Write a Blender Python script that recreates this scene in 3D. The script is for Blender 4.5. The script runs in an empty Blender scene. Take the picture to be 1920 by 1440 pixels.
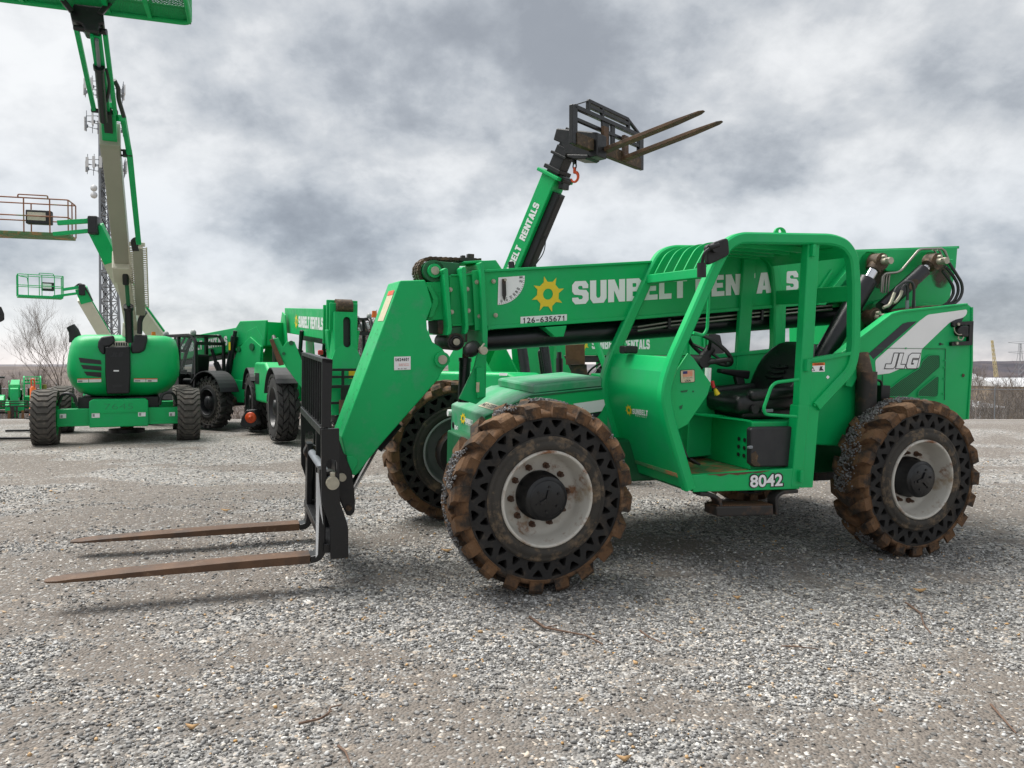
import bpy, bmesh, math, random
import numpy as np
from mathutils import Vector, Matrix

R = math.radians
scene = bpy.context.scene
COL = scene.collection

# ---------------------------------------------------------------- camera
F, CX, CY = 1450.0, 960.0, 720.0
CAMZ, PITCH = 1.517, math.atan(30.0 / 1450.0)
cam_d = bpy.data.cameras.new('camera')
cam_d.sensor_width = 36.0
cam_d.lens = 36.0 * F / 1920.0
cam_d.clip_start = 0.1
cam_d.clip_end = 6000.0
cam = bpy.data.objects.new('camera', cam_d)
cam.location = (0, 0, CAMZ)
cam.rotation_euler = (math.pi / 2 - PITCH, 0, 0)
COL.objects.link(cam)
scene.camera = cam

# ---------------------------------------------------------------- light and sky
scene.view_settings.view_transform = 'Standard'
scene.view_settings.look = 'None'
scene.view_settings.gamma = 1.0
scene.view_settings.use_curve_mapping = False
scene.view_settings.exposure = 1.0

SUN_EL, SUN_AZ = R(60), R(-62)          # azimuth measured from +Y towards +X
sun_d = bpy.data.lights.new('sun', 'SUN')
sun_d.energy = 2.8
sun_d.angle = R(40)
sun_d.color = (1.0, 0.97, 0.92)
sun = bpy.data.objects.new('sun', sun_d)
sd = Vector((math.sin(SUN_AZ) * math.cos(SUN_EL), math.cos(SUN_AZ) * math.cos(SUN_EL), math.sin(SUN_EL)))
sun.rotation_euler = (-sd).to_track_quat('-Z', 'Y').to_euler()
COL.objects.link(sun)

world = bpy.data.worlds.new('World')
scene.world = world
world.use_nodes = True
def build_world():
    nt = world.node_tree
    nt.nodes.clear()
    N = nt.nodes.new
    L = nt.links.new
    out = N('ShaderNodeOutputWorld')
    bg = N('ShaderNodeBackground')
    L(bg.outputs[0], out.inputs[0])
    sky = N('ShaderNodeTexSky')
    sky.sky_type = 'NISHITA'
    sky.sun_disc = False
    sky.sun_elevation = SUN_EL
    sky.sun_rotation = SUN_AZ
    sky.air_density = 1.0
    tc = N('ShaderNodeTexCoord')
    sep = N('ShaderNodeSeparateXYZ')
    L(tc.outputs['Generated'], sep.inputs[0])
    def math_n(op, a, b=None, c=None, clamp=False):
        n = N('ShaderNodeMath'); n.operation = op; n.use_clamp = clamp
        for i, q in enumerate((a, b, c)):
            if q is None: continue
            if isinstance(q, (int, float)): n.inputs[i].default_value = q
            else: L(q, n.inputs[i])
        return n.outputs[0]
    zz = math_n('MAXIMUM', sep.outputs[2], 0.0)
    den = math_n('ADD', zz, 0.55)
    px = math_n('DIVIDE', sep.outputs[0], den)
    py = math_n('DIVIDE', sep.outputs[1], den)
    comb = N('ShaderNodeCombineXYZ')
    L(px, comb.inputs[0]); L(py, comb.inputs[1])
    def noise(scale, detail, rough, off, dist=0.0):
        mp = N('ShaderNodeMapping')
        mp.inputs['Location'].default_value = off
        L(comb.outputs[0], mp.inputs[0])
        n = N('ShaderNodeTexNoise')
        n.inputs['Scale'].default_value = scale
        n.inputs['Detail'].default_value = detail
        n.inputs['Roughness'].default_value = rough
        n.inputs['Distortion'].default_value = dist
        L(mp.outputs[0], n.inputs['Vector'])
        return n.outputs[0]
    n1 = noise(2.7, 10.0, 0.53, (5.35, 1.9, 0.6), 0.12)
    n2 = noise(1.3, 2.0, 0.5, (7.3, 2.2, 4.0))
    n3 = noise(7.5, 9.0, 0.6, (1.0, 6.2, 2.0), 0.1)
    s = math_n('ADD', math_n('MULTIPLY', n1, 0.64), math_n('MULTIPLY', n2, 0.20))
    s = math_n('ADD', s, math_n('MULTIPLY', n3, 0.26))
    ramp = N('ShaderNodeValToRGB')
    cr = ramp.color_ramp
    cr.interpolation = 'CARDINAL'
    cr.elements[0].position = 0.43; cr.elements[0].color = (0.190, 0.204, 0.224, 1)
    cr.elements[1].position = 0.64; cr.elements[1].color = (0.525, 0.530, 0.532, 1)
    e = cr.elements.new(0.50); e.color = (0.285, 0.301, 0.320, 1)
    e = cr.elements.new(0.56); e.color = (0.405, 0.415, 0.424, 1)
    L(s, ramp.inputs[0])
    # a darker, bluer layer low over the horizon; brighter strip right at it
    hz = N('ShaderNodeValToRGB')
    ch = hz.color_ramp
    ch.interpolation = 'EASE'
    ch.elements[0].position = 0.0; ch.elements[0].color = (1.10, 1.02, 1.0, 1)
    ch.elements[1].position = 0.5; ch.elements[1].color = (0.98, 0.98, 0.98, 1)
    e = ch.elements.new(0.05); e.color = (0.94, 0.95, 0.965, 1)
    e = ch.elements.new(0.14); e.color = (0.86, 0.885, 0.92, 1)
    e = ch.elements.new(0.28); e.color = (1.0, 1.0, 1.0, 1)
    L(zz, hz.inputs[0])
    mul = N('ShaderNodeMix'); mul.data_type = 'RGBA'; mul.blend_type = 'MULTIPLY'
    mul.inputs[0].default_value = 1.0
    L(ramp.outputs[0], mul.inputs[6]); L(hz.outputs[0], mul.inputs[7])
    # clouds in the units of the (physically bright) sky, then one strength for both
    sc = N('ShaderNodeMix'); sc.data_type = 'RGBA'; sc.blend_type = 'MULTIPLY'
    sc.inputs[0].default_value = 1.0
    sc.inputs[7].default_value = (9.0, 9.0, 9.0, 1)
    L(mul.outputs[2], sc.inputs[6])
    mx = N('ShaderNodeMix'); mx.data_type = 'RGBA'
    mx.inputs[0].default_value = 0.95
    L(sky.outputs[0], mx.inputs[6]); L(sc.outputs[2], mx.inputs[7])
    L(mx.outputs[2], bg.inputs[0])
    bg.inputs[1].default_value = 0.10
build_world()

# ---------------------------------------------------------------- pixel rays and frames
_cp, _sp = math.cos(PITCH), math.sin(PITCH)
CAM = Vector((0, 0, CAMZ))
def ray(px, py):
    x = (px - CX) / F
    y = -(py - CY) / F
    return Vector((x, _cp + y * _sp, -_sp + y * _cp))
def W(px, py, d):
    """world point seen at a pixel of the photograph, d metres in front of the camera"""
    r = ray(px, py)
    return CAM + r * (d / r.y)

class Frame:
    """a thing's own axes; x, y, z find the point a measured pixel has on one of its planes"""
    def __init__(self, origin, yaw, roll=0, pitch=0):
        self.m = Matrix.Translation(origin) @ (Matrix.Rotation(R(yaw), 4, 'Z') @ Matrix.Rotation(R(roll), 4, 'X') @ Matrix.Rotation(R(pitch), 4, 'Y'))
        self.i = self.m.inverted()
        self.c = self.i @ CAM
    def hit(self, px, py, ax, val):
        d = self.i.to_3x3() @ ray(px, py)
        t = (val - self.c[ax]) / d[ax]
        return self.c + d * t
    def x(self, px, py, v): return self.hit(px, py, 0, v)
    def y(self, px, py, v): return self.hit(px, py, 1, v)
    def z(self, px, py, v): return self.hit(px, py, 2, v)
    def w(self, px, py, d): return self.i @ W(px, py, d)

# ---------------------------------------------------------------- mesh building
class MB:
    def __init__(self):
        self.v, self.f, self.s = [], [], []
    def add(self, vs, fs, smooth=False):
        b = len(self.v)
        self.v.extend(tuple(p) for p in vs)
        for f in fs:
            self.f.append(tuple(b + i for i in f)); self.s.append(smooth)
        return self
    def box(self, c, s, m=None):
        c = Vector(c); hx, hy, hz = s[0] / 2, s[1] / 2, s[2] / 2
        vs = [Vector((x, y, z)) for x in (-hx, hx) for y in (-hy, hy) for z in (-hz, hz)]
        if m is not None: vs = [m @ v for v in vs]
        return self.add([c + v for v in vs], [(0, 1, 3, 2), (4, 6, 7, 5), (0, 4, 5, 1), (2, 3, 7, 6), (0, 2, 6, 4), (1, 5, 7, 3)])
    def bb(self, x0, x1, y0, y1, z0, z1):
        return self.box(((x0 + x1) / 2, (y0 + y1) / 2, (z0 + z1) / 2), (abs(x1 - x0), abs(y1 - y0), abs(z1 - z0)))
    def beam(self, p, q, w, h, side=(0, 1, 0), w2=None, h2=None):
        """box section from p to q; w along 'side', h across it"""
        p, q = Vector(p), Vector(q)
        d = (q - p).normalized(); s = Vector(side); s = (s - d * s.dot(d)).normalized(); u = s.cross(d)
        w2 = w if w2 is None else w2; h2 = h if h2 is None else h2
        vs = []
        for c, a, b in ((p, w / 2, h / 2), (q, w2 / 2, h2 / 2)):
            vs += [c - s * a - u * b, c + s * a - u * b, c + s * a + u * b, c - s * a + u * b]
        return self.add(vs, [(3, 2, 1, 0), (4, 5, 6, 7), (0, 1, 5, 4), (1, 2, 6, 5), (2, 3, 7, 6), (3, 0, 4, 7)])
    def prism(self, pts, d):
        """closed outline (3-D points) pushed along the vector d"""
        n = len(pts); d = Vector(d)
        vs = [Vector(p) for p in pts] + [Vector(p) + d for p in pts]
        nrm = Vector((0, 0, 0))
        for i in range(n):
            nrm += Vector(pts[i]).cross(Vector(pts[(i + 1) % n]))
        if nrm.dot(d) > 0:
            fs = [tuple(reversed(range(n))), tuple(range(n, 2 * n))]
            fs += [(i, (i + 1) % n, n + (i + 1) % n, n + i) for i in range(n)]
        else:
            fs = [tuple(range(n)), tuple(reversed(range(n, 2 * n)))]
            fs += [((i + 1) % n, i, n + i, n + (i + 1) % n) for i in range(n)]
        return self.add(vs, fs)
    def cyl(self, p, q, r, n=16, r2=None, cap=True):
        p, q = Vector(p), Vector(q); r2 = r if r2 is None else r2
        d = (q - p).normalized(); a = d.orthogonal().normalized(); b = d.cross(a)
        vs = []
        for c, rr in ((p, r), (q, r2)):
            vs += [c + (a * math.cos(2 * math.pi * i / n) + b * math.sin(2 * math.pi * i / n)) * rr for i in range(n)]
        self.add(vs, [(i, (i + 1) % n, n + (i + 1) % n, n + i) for i in range(n)], n > 7)
        if cap:
            self.add(vs, [tuple(reversed(range(n))), tuple(range(n, 2 * n))])
        return self
    def tube(self, pts, r, n=8, fil=0.0, closed=False, sec=None, cap=True):
        """swept section along a polyline; fil rounds the corners; sec=(w,h) makes it square with the side along +y"""
        pts = [Vector(p) for p in pts]
        if fil > 0: pts = fillet(pts, fil, 5, closed)
        m = len(pts)
        rings = []
        prev = None
        for i, p in enumerate(pts):
            a = pts[(i - 1) % m] if (i > 0 or closed) else None
            b = pts[(i + 1) % m] if (i < m - 1 or closed) else None
            t = Vector((0, 0, 0))
            if a is not None: t += (p - a).normalized()
            if b is not None: t += (b - p).normalized()
            t = t.normalized()
            if sec is not None:
                s = Vector((0, 1, 0)); s = (s - t * s.dot(t)).normalized(); u = s.cross(t)
                k = 1.0
                if a is not None and b is not None:
                    c = (p - a).normalized().dot((b - p).normalized()); k = 1 / max(0.4, math.sqrt(max(0.05, (1 + c) / 2)))
                w, h = sec[0] / 2, sec[1] / 2 * k; ch = min(sec) * 0.16
                rings.append([p - s * w - u * (h - ch), p - s * (w - ch) - u * h, p + s * (w - ch) - u * h, p + s * w - u * (h - ch),
                              p + s * w + u * (h - ch), p + s * (w - ch) + u * h, p - s * (w - ch) + u * h, p - s * w + u * (h - ch)])
            else:
                if prev is None: s = t.orthogonal().normalized()
                else: s = (prev - t * prev.dot(t)).normalized()
                prev = s; u = t.cross(s)
                rr = r[i] if isinstance(r, (list, tuple)) else r
                rings.append([p + (s * math.cos(2 * math.pi * k / n) + u * math.sin(2 * math.pi * k / n)) * rr for k in range(n)])
        n = len(rings[0])
        vs = [v for g in rings for v in g]
        fs = []
        for i in range(m if closed else m - 1):
            j = (i + 1) % m
            for k in range(n):
                fs.append((i * n + k, i * n + (k + 1) % n, j * n + (k + 1) % n, j * n + k))
        self.add(vs, fs, sec is None and n > 4)
        if not closed and cap:
            self.add(vs, [tuple(reversed(range(n))), tuple(range((m - 1) * n, m * n))])
        return self
    def lathe(self, prof, n=48, closed=False, smooth=True, m=None):
        """profile of (radius, y) turned about the y axis"""
        vs = []; k = len(prof)
        for i in range(n):
            a = 2 * math.pi * i / n
            for r, y in prof: vs.append(Vector((r * math.cos(a), y, r * math.sin(a))))
        if m is not None: vs = [m @ v for v in vs]
        fs = []
        for i in range(n):
            j = (i + 1) % n
            for q in range(k if closed else k - 1):
                w = (q + 1) % k
                fs.append((i * k + q, j * k + q, j * k + w, i * k + w))
        return self.add(vs, fs, smooth)
    def loft(self, rings, smooth=True, cap=True):
        n = len(rings[0]); vs = [v for g in rings for v in g]; fs = []
        for i in range(len(rings) - 1):
            for k in range(n):
                fs.append((i * n + k, i * n + (k + 1) % n, (i + 1) * n + (k + 1) % n, (i + 1) * n + k))
        self.add(vs, fs, smooth)
        if cap: self.add(vs, [tuple(reversed(range(n))), tuple(range((len(rings) - 1) * n, len(rings) * n))])
        return self
    def flat2d(self, outlines, fn, thick=0.0, ext=0.0):
        """filled 2-D outlines (holes allowed); fn maps (u, v, w) to 3-D"""
        cu = bpy.data.curves.new('tmp', 'CURVE'); cu.dimensions = '2D'; cu.fill_mode = 'BOTH'
        cu.extrude = thick / 2
        for o in outlines:
            sp = cu.splines.new('POLY'); sp.points.add(len(o) - 1)
            for i, p in enumerate(o): sp.points[i].co = (p[0], p[1], 0, 1)
            sp.use_cyclic_u = True
        ob = bpy.data.objects.new('tmp', cu)
        me = bpy.data.meshes.new_from_object(ob)
        self.add([fn(v.co.x, v.co.y, v.co.z) for v in me.vertices], [tuple(p.vertices) for p in me.polygons])
        bpy.data.objects.remove(ob); bpy.data.curves.remove(cu); bpy.data.meshes.remove(me)
        return self
    def text(self, s, o, ux, uy, bold=0.0, shear=0.0, lift=None, space=1.0):
        """text stretched over the parallelogram o, o+ux, o+uy"""
        cu = bpy.data.curves.new('tmp', 'FONT'); cu.body = s; cu.offset = bold; cu.shear = shear; cu.resolution_u = 3
        cu.space_character = space
        ob = bpy.data.objects.new('tmp', cu)
        me = bpy.data.meshes.new_from_object(ob)
        if len(me.vertices):
            xs = [v.co.x for v in me.vertices]; ys = [v.co.y for v in me.vertices]
            x0, x1, y0, y1 = min(xs), max(xs), min(ys), max(ys)
            o, ux, uy = Vector(o), Vector(ux), Vector(uy)
            if lift is not None: o = o + Vector(lift)
            self.add([o + ux * ((v.co.x - x0) / (x1 - x0)) + uy * ((v.co.y - y0) / (y1 - y0)) for v in me.vertices],
                     [tuple(p.vertices) for p in me.polygons])
        bpy.data.objects.remove(ob); bpy.data.curves.remove(cu); bpy.data.meshes.remove(me)
        return self
    def mesh(self, name):
        me = bpy.data.meshes.new(name)
        me.from_pydata(self.v, [], self.f)
        me.polygons.foreach_set('use_smooth', self.s)
        me.update()
        return me
    def build(self, name, mat, parent=None, bevel=0.0, seg=2, label=None):
        me = self.mesh(name); me.materials.append(mat)
        o = bpy.data.objects.new(name, me); COL.objects.link(o)
        if parent is not None: o.parent = parent
        if bevel > 0:
            b = o.modifiers.new('bevel', 'BEVEL'); b.width = bevel; b.segments = seg; b.limit_method = 'ANGLE'; b.angle_limit = R(38)
        if label: o['label'] = label
        return o

def fillet(pts, rad, k=5, closed=False):
    out = []; m = len(pts)
    for i, p in enumerate(pts):
        if not closed and i in (0, m - 1): out.append(p); continue
        a, b = pts[(i - 1) % m], pts[(i + 1) % m]
        d1, d2 = (a - p), (b - p); l1, l2 = d1.length, d2.length
        r = min(rad, l1 * 0.45, l2 * 0.45)
        s, e = p + d1 / l1 * r, p + d2 / l2 * r
        for j in range(k + 1):
            t = j / k
            out.append(s * (1 - t) ** 2 + p * 2 * t * (1 - t) + e * t * t)
    return out

def tag(o, label, cat, group=None, kind=None):
    if label: o['label'] = label
    if cat: o['category'] = cat
    if group: o['group'] = group
    if kind: o['kind'] = kind
    return o
def thing(name, label, cat, m=None, group=None):
    o = bpy.data.objects.new(name, None); COL.objects.link(o)
    o.empty_display_size = 0.2
    if m is not None: o.matrix_world = m
    return tag(o, label, cat, group)
def kids(o): return [c for c in list(COL.objects) if c.parent is o]
def copy_part(src, parent, loc=None, rot=None):
    c = src.copy(); COL.objects.link(c); c.parent = parent
    if loc is not None: c.location = loc
    if rot is not None: c.rotation_euler = rot
    for ch in src.children:
        d = ch.copy(); COL.objects.link(d); d.parent = c
    return c

# ---------------------------------------------------------------- materials
def mat(name, col, rough=0.5, metal=0.0, var=0.0, vscale=3.0, second=None, sec_lo=0.5, sec_hi=0.6, sscale=4.0, bump=0.0, bscale=60.0, coat=0.0, spec=0.5, third=None, t_lo=0.6, t_hi=0.7, tscale=12.0):
    m = bpy.data.materials.new(name); m.use_nodes = True
    nt = m.node_tree; b = nt.nodes['Principled BSDF']
    N, L = nt.nodes.new, nt.links.new
    b.inputs['Roughness'].default_value = rough; b.inputs['Metallic'].default_value = metal
    b.inputs['Specular IOR Level'].default_value = spec
    if coat: b.inputs['Coat Weight'].default_value = coat; b.inputs['Coat Roughness'].default_value = 0.12
    tc = N('ShaderNodeTexCoord')
    def noise(sc, det=5.0, rg=0.6):
        n = N('ShaderNodeTexNoise'); n.inputs['Scale'].default_value = sc; n.inputs['Detail'].default_value = det; n.inputs['Roughness'].default_value = rg
        L(tc.outputs['Object'], n.inputs['Vector']); return n.outputs[0]
    def rng(src, lo, hi, a=0.0, c=1.0):
        r = N('ShaderNodeMapRange'); r.inputs[1].default_value = lo; r.inputs[2].default_value = hi; r.inputs[3].default_value = a; r.inputs[4].default_value = c
        L(src, r.inputs[0]); return r.outputs[0]
    cur = None
    base = N('ShaderNodeRGB'); base.outputs[0].default_value = (*col, 1); cur = base.outputs[0]
    def mix(fac, a, bcol):
        x = N('ShaderNodeMix'); x.data_type = 'RGBA'; L(fac, x.inputs[0]); L(a, x.inputs[6])
        if isinstance(bcol, tuple): x.inputs[7].default_value = (*bcol, 1)
        else: L(bcol, x.inputs[7])
        return x.outputs[2]
    if var > 0:
        dk = tuple(c * (1 - var) for c in col)
        cur = mix(rng(noise(vscale), 0.35, 0.7), cur, dk)
    if second is not None:
        fac = rng(noise(sscale, 7.0, 0.65), sec_lo, sec_hi)
        cur = mix(fac, cur, second)
    if third is not None:
        fac = rng(noise(tscale, 7.0, 0.7), t_lo, t_hi)
        cur = mix(fac, cur, third)
    L(cur, b.inputs['Base Color'])
    if var > 0 or second is not None:
        L(rng(noise(vscale * 2.3), 0.3, 0.7, max(0.02, rough - 0.08), min(1, rough + 0.12)), b.inputs['Roughness'])
    if bump > 0:
        bn = N('ShaderNodeBump'); bn.inputs['Strength'].default_value = bump; bn.inputs['Distance'].default_value = 0.01
        L(noise(bscale, 6.0, 0.65), bn.inputs['Height']); L(bn.outputs[0], b.inputs['Normal'])
    return m

G = (0.002, 0.44, 0.122)
M = {}
M['green'] = mat('green paint', G, 0.40, var=0.13, vscale=1.7, coat=0.0, spec=0.35, second=(0.018, 0.39, 0.145), sec_lo=0.50, sec_hi=0.80, sscale=3.5, third=(0.05, 0.13, 0.06), t_lo=0.69, t_hi=0.80, tscale=34.0)
M['green_worn'] = mat('green paint, scuffed', G, 0.44, var=0.12, vscale=3.0, spec=0.35, second=(0.06, 0.36, 0.17), sec_lo=0.52, sec_hi=0.75, sscale=6.0, third=(0.03, 0.06, 0.025), t_lo=0.66, t_hi=0.78, tscale=30.0)
M['green_dusty'] = mat('green paint, dusty', (0.02, 0.36, 0.14), 0.5, var=0.15, vscale=4.0, second=(0.17, 0.33, 0.24), sec_lo=0.42, sec_hi=0.68, sscale=3.5, third=(0.03, 0.09, 0.045), t_lo=0.64, t_hi=0.75, tscale=22.0)
M['green_deep'] = mat('deep green steel', (0.004, 0.13, 0.045), 0.4, var=0.25, vscale=4.0, second=(0.04, 0.05, 0.02), sec_lo=0.62, sec_hi=0.75)
M['floor'] = mat('green cab floor with rubbed through rust', (0.05, 0.20, 0.075), 0.6, var=0.2, vscale=6.0, second=(0.27, 0.13, 0.055), sec_lo=0.44, sec_hi=0.52, sscale=4.2, third=(0.30, 0.30, 0.17), t_lo=0.60, t_hi=0.68, tscale=5.0)
M['black'] = mat('black painted steel', (0.005, 0.0055, 0.007), 0.38, var=0.3, vscale=6.0, second=(0.035, 0.034, 0.033), sec_lo=0.62, sec_hi=0.8, sscale=11.0)
M['black_rust'] = mat('black steel with rust', (0.02, 0.018, 0.017), 0.55, var=0.2, second=(0.11, 0.055, 0.03), sec_lo=0.5, sec_hi=0.68, sscale=6.0)
M['plastic'] = mat('black plastic', (0.008, 0.0085, 0.0095), 0.5, var=0.2, vscale=8.0)
M['charcoal'] = mat('charcoal plastic', (0.02, 0.021, 0.025), 0.5, var=0.2, vscale=6.0)
M['vinyl'] = mat('black seat vinyl', (0.006, 0.0068, 0.008), 0.34, var=0.25, vscale=9.0, bump=0.15, bscale=160.0)
M['fork'] = mat('rusty fork steel', (0.125, 0.064, 0.032), 0.62, var=0.45, vscale=5.0, second=(0.05, 0.034, 0.026), sec_lo=0.50, sec_hi=0.66, sscale=3.0, third=(0.24, 0.15, 0.09), t_lo=0.60, t_hi=0.72, tscale=9.0, bump=0.2, bscale=50)
M['fork_tip'] = mat('bright rust', (0.20, 0.085, 0.028), 0.65, var=0.35, vscale=9.0, second=(0.10, 0.06, 0.04), sec_lo=0.5, sec_hi=0.65, sscale=6.0, bump=0.2, bscale=50)
M['rust'] = mat('rust brown', (0.15, 0.07, 0.035), 0.75, var=0.4, vscale=8.0, second=(0.07, 0.045, 0.035), sec_lo=0.5, sec_hi=0.65, bump=0.2)
M['grime'] = mat('greasy brown grime', (0.075, 0.045, 0.025), 0.65, var=0.5, vscale=14.0, second=(0.17, 0.10, 0.05), sec_lo=0.52, sec_hi=0.66, sscale=16.0, bump=0.3)
M['zinc'] = mat('yellowed zinc pin', (0.46, 0.43, 0.34), 0.42, 0.35, var=0.25, vscale=20.0)
M['chrome'] = mat('chrome rod', (0.62, 0.63, 0.66), 0.14, 1.0)
M['pipe'] = mat('dull steel pipe', (0.33, 0.31, 0.28), 0.36, 0.8, var=0.2)
M['hose'] = mat('black rubber hose', (0.03, 0.03, 0.033), 0.55)
M['cyl'] = mat('black cylinder paint', (0.006, 0.0065, 0.010), 0.33, var=0.2, vscale=5.0)
M['white'] = mat('white vinyl', (0.86, 0.865, 0.87), 0.45, var=0.05)
M['ink'] = mat('black ink', (0.014, 0.014, 0.016), 0.5)
M['yellow'] = mat('yellow vinyl', (0.78, 0.58, 0.02), 0.45)
M['beige'] = mat('beige decal', (0.62, 0.56, 0.38), 0.5, var=0.2, vscale=30.0)
M['orange'] = mat('orange plastic', (0.85, 0.16, 0.015), 0.45, var=0.1)
M['redorange'] = mat('orange red enamel', (0.75, 0.09, 0.02), 0.4, var=0.15)
M['red'] = mat('red vinyl', (0.55, 0.03, 0.03), 0.5)
M['navy'] = mat('navy vinyl', (0.02, 0.03, 0.14), 0.5)
M['stripe'] = mat('dark navy stripe', (0.014, 0.017, 0.026), 0.4)
M['cream'] = mat('cream boom paint', (0.60, 0.58, 0.47), 0.42, var=0.08, vscale=2.0, second=(0.42, 0.40, 0.33), sec_lo=0.6, sec_hi=0.85)
M['greybeige'] = mat('grey beige boom paint', (0.36, 0.36, 0.29), 0.42, var=0.08, vscale=1.5)
M['rim'] = mat('off white wheel rim with rust stains', (0.54, 0.52, 0.47), 0.5, var=0.12, vscale=6.0, second=(0.20, 0.085, 0.035), sec_lo=0.535, sec_hi=0.65, sscale=6.5, third=(0.34, 0.27, 0.19), t_lo=0.55, t_hi=0.7, tscale=5.0)
M['rim_grey'] = mat('grey wheel rim', (0.30, 0.31, 0.31), 0.5, var=0.15, vscale=5.0)
M['hub'] = mat('black hub', (0.005, 0.0055, 0.007), 0.33, var=0.2)
M['mudlug'] = mat('tyre rubber caked with brown mud', (0.15, 0.078, 0.036), 0.92, var=0.35, vscale=9.0, second=(0.03, 0.023, 0.018), sec_lo=0.46, sec_hi=0.60, sscale=7.0, third=(0.27, 0.17, 0.10), t_lo=0.55, t_hi=0.75, tscale=5.0, bump=0.8, bscale=40)
M['rubber'] = mat('black tyre rubber', (0.016, 0.015, 0.0145), 0.8, var=0.3, vscale=5.0, second=(0.08, 0.062, 0.045), sec_lo=0.52, sec_hi=0.75, sscale=6.0, bump=0.25, bscale=40)
M['bead'] = mat('dusty tyre bead', (0.045, 0.040, 0.034), 0.85, var=0.3, second=(0.19, 0.135, 0.085), sec_lo=0.50, sec_hi=0.66, sscale=8.0, bump=0.35, bscale=40)
M['tyre_grey'] = mat('grey worn tyre rubber', (0.085, 0.078, 0.07), 0.85, var=0.25, vscale=5.0, second=(0.15, 0.13, 0.11), sec_lo=0.5, sec_hi=0.7, sscale=8.0, bump=0.3, bscale=50)
M['tyre_dark'] = mat('dark tyre rubber', (0.03, 0.029, 0.029), 0.75, var=0.25, vscale=5.0, second=(0.07, 0.062, 0.055), sec_lo=0.52, sec_hi=0.7, bump=0.25, bscale=50)
M['grit'] = mat('grey grit stuck to rubber', (0.27, 0.27, 0.275), 0.95, var=0.5, vscale=60.0, second=(0.05, 0.05, 0.051), sec_lo=0.5, sec_hi=0.62, sscale=45.0, bump=1.0, bscale=70)
M['galv'] = mat('galvanised steel', (0.26, 0.28, 0.31), 0.5, 0.3, var=0.2)
M['antenna'] = mat('antenna grey', (0.62, 0.63, 0.65), 0.5)
M['bark'] = mat('bare grey brown bark', (0.20, 0.165, 0.145), 0.9, var=0.3)
M['twig'] = mat('brown brush twigs', (0.105, 0.083, 0.071), 0.9, var=0.4, vscale=0.6, second=(0.16, 0.125, 0.095), sec_lo=0.45, sec_hi=0.6, sscale=1.3)
M['leafred'] = mat('russet leaves', (0.22, 0.10, 0.075), 0.8)
M['paleyellow'] = mat('pale yellow crane paint', (0.55, 0.47, 0.27), 0.6)
M['concrete'] = mat('pale cladding', (0.55, 0.56, 0.58), 0.7, var=0.1, vscale=0.2)
M['mossy'] = mat('yellow green post', (0.24, 0.24, 0.05), 0.8, var=0.4, vscale=3.0)
M['deadleaf'] = mat('tan dead leaf', (0.42, 0.26, 0.12), 0.8, var=0.3, vscale=40)
M['stick'] = mat('brown twig bark', (0.16, 0.10, 0.07), 0.9, var=0.3, vscale=30)
M['rusty_rail'] = mat('rusty basket rail', (0.33, 0.13, 0.07), 0.7, var=0.3, vscale=3.0, second=(0.12, 0.24, 0.09), sec_lo=0.55, sec_hi=0.66, sscale=1.6)
M['rusty_floor'] = mat('rusty green basket floor', (0.10, 0.20, 0.08), 0.7, var=0.2, second=(0.38, 0.17, 0.07), sec_lo=0.5, sec_hi=0.62, sscale=2.2)
def glass(name, tint, a):
    m = bpy.data.materials.new(name); m.use_nodes = True
    nt = m.node_tree; b = nt.nodes['Principled BSDF']
    b.inputs['Base Color'].default_value = (*tint, 1); b.inputs['Roughness'].default_value = 0.05
    tr = nt.nodes.new('ShaderNodeBsdfTransparent'); tr.inputs[0].default_value = (0.62, 0.72, 0.68, 1)
    mx = nt.nodes.new('ShaderNodeMixShader'); mx.inputs[0].default_value = a
    nt.links.new(tr.outputs[0], mx.inputs[1]); nt.links.new(b.outputs[0], mx.inputs[2])
    nt.links.new(mx.outputs[0], nt.nodes['Material Output'].inputs[0])
    return m
M['glass'] = glass('cab window glass', (0.03, 0.05, 0.05), 0.35)
def mesh_mat(name, col, hole, scale):
    """expanded metal: real openings through a procedural pattern"""
    m = bpy.data.materials.new(name); m.use_nodes = True
    nt = m.node_tree; b = nt.nodes['Principled BSDF']; N, L = nt.nodes.new, nt.links.new
    b.inputs['Base Color'].default_value = (*col, 1); b.inputs['Roughness'].default_value = 0.45
    tc = N('ShaderNodeTexCoord'); mp = N('ShaderNodeMapping'); mp.inputs['Rotation'].default_value = (0, 0, 0)
    L(tc.outputs['Object'], mp.inputs[0])
    outs = []
    for sgn in (1, -1):
        w = N('ShaderNodeVectorMath'); w.operation = 'DOT_PRODUCT'
        w.inputs[1].default_value = (scale, sgn * scale * (1.0 if 'floor' in name else 0.0), 0.0 if 'floor' in name else sgn * scale * 1.5)
        L(mp.outputs[0], w.inputs[0])
        s = N('ShaderNodeMath'); s.operation = 'FRACT'; L(w.outputs['Value'], s.inputs[0])
        g = N('ShaderNodeMath'); g.operation = 'LESS_THAN'; g.inputs[1].default_value = hole; L(s.outputs[0], g.inputs[0])
        outs.append(g.outputs[0])
    mx = N('ShaderNodeMath'); mx.operation = 'MAXIMUM'; L(outs[0], mx.inputs[0]); L(outs[1], mx.inputs[1])
    tr = N('ShaderNodeBsdfTransparent'); ms = N('ShaderNodeMixShader')
    L(mx.outputs[0], ms.inputs[0]); L(tr.outputs[0], ms.inputs[1]); L(b.outputs[0], ms.inputs[2])
    L(ms.outputs[0], nt.nodes['Material Output'].inputs[0])
    return m
M['grille'] = mesh_mat('green grille mesh', (0.006, 0.20, 0.065), 0.34, 38.0)
M['basketmesh'] = mesh_mat('green basket mesh', (0.006, 0.20, 0.07), 0.42, 24.0)
M['floormesh'] = mesh_mat('green expanded floor mesh', (0.006, 0.20, 0.07), 0.36, 30.0)
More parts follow.
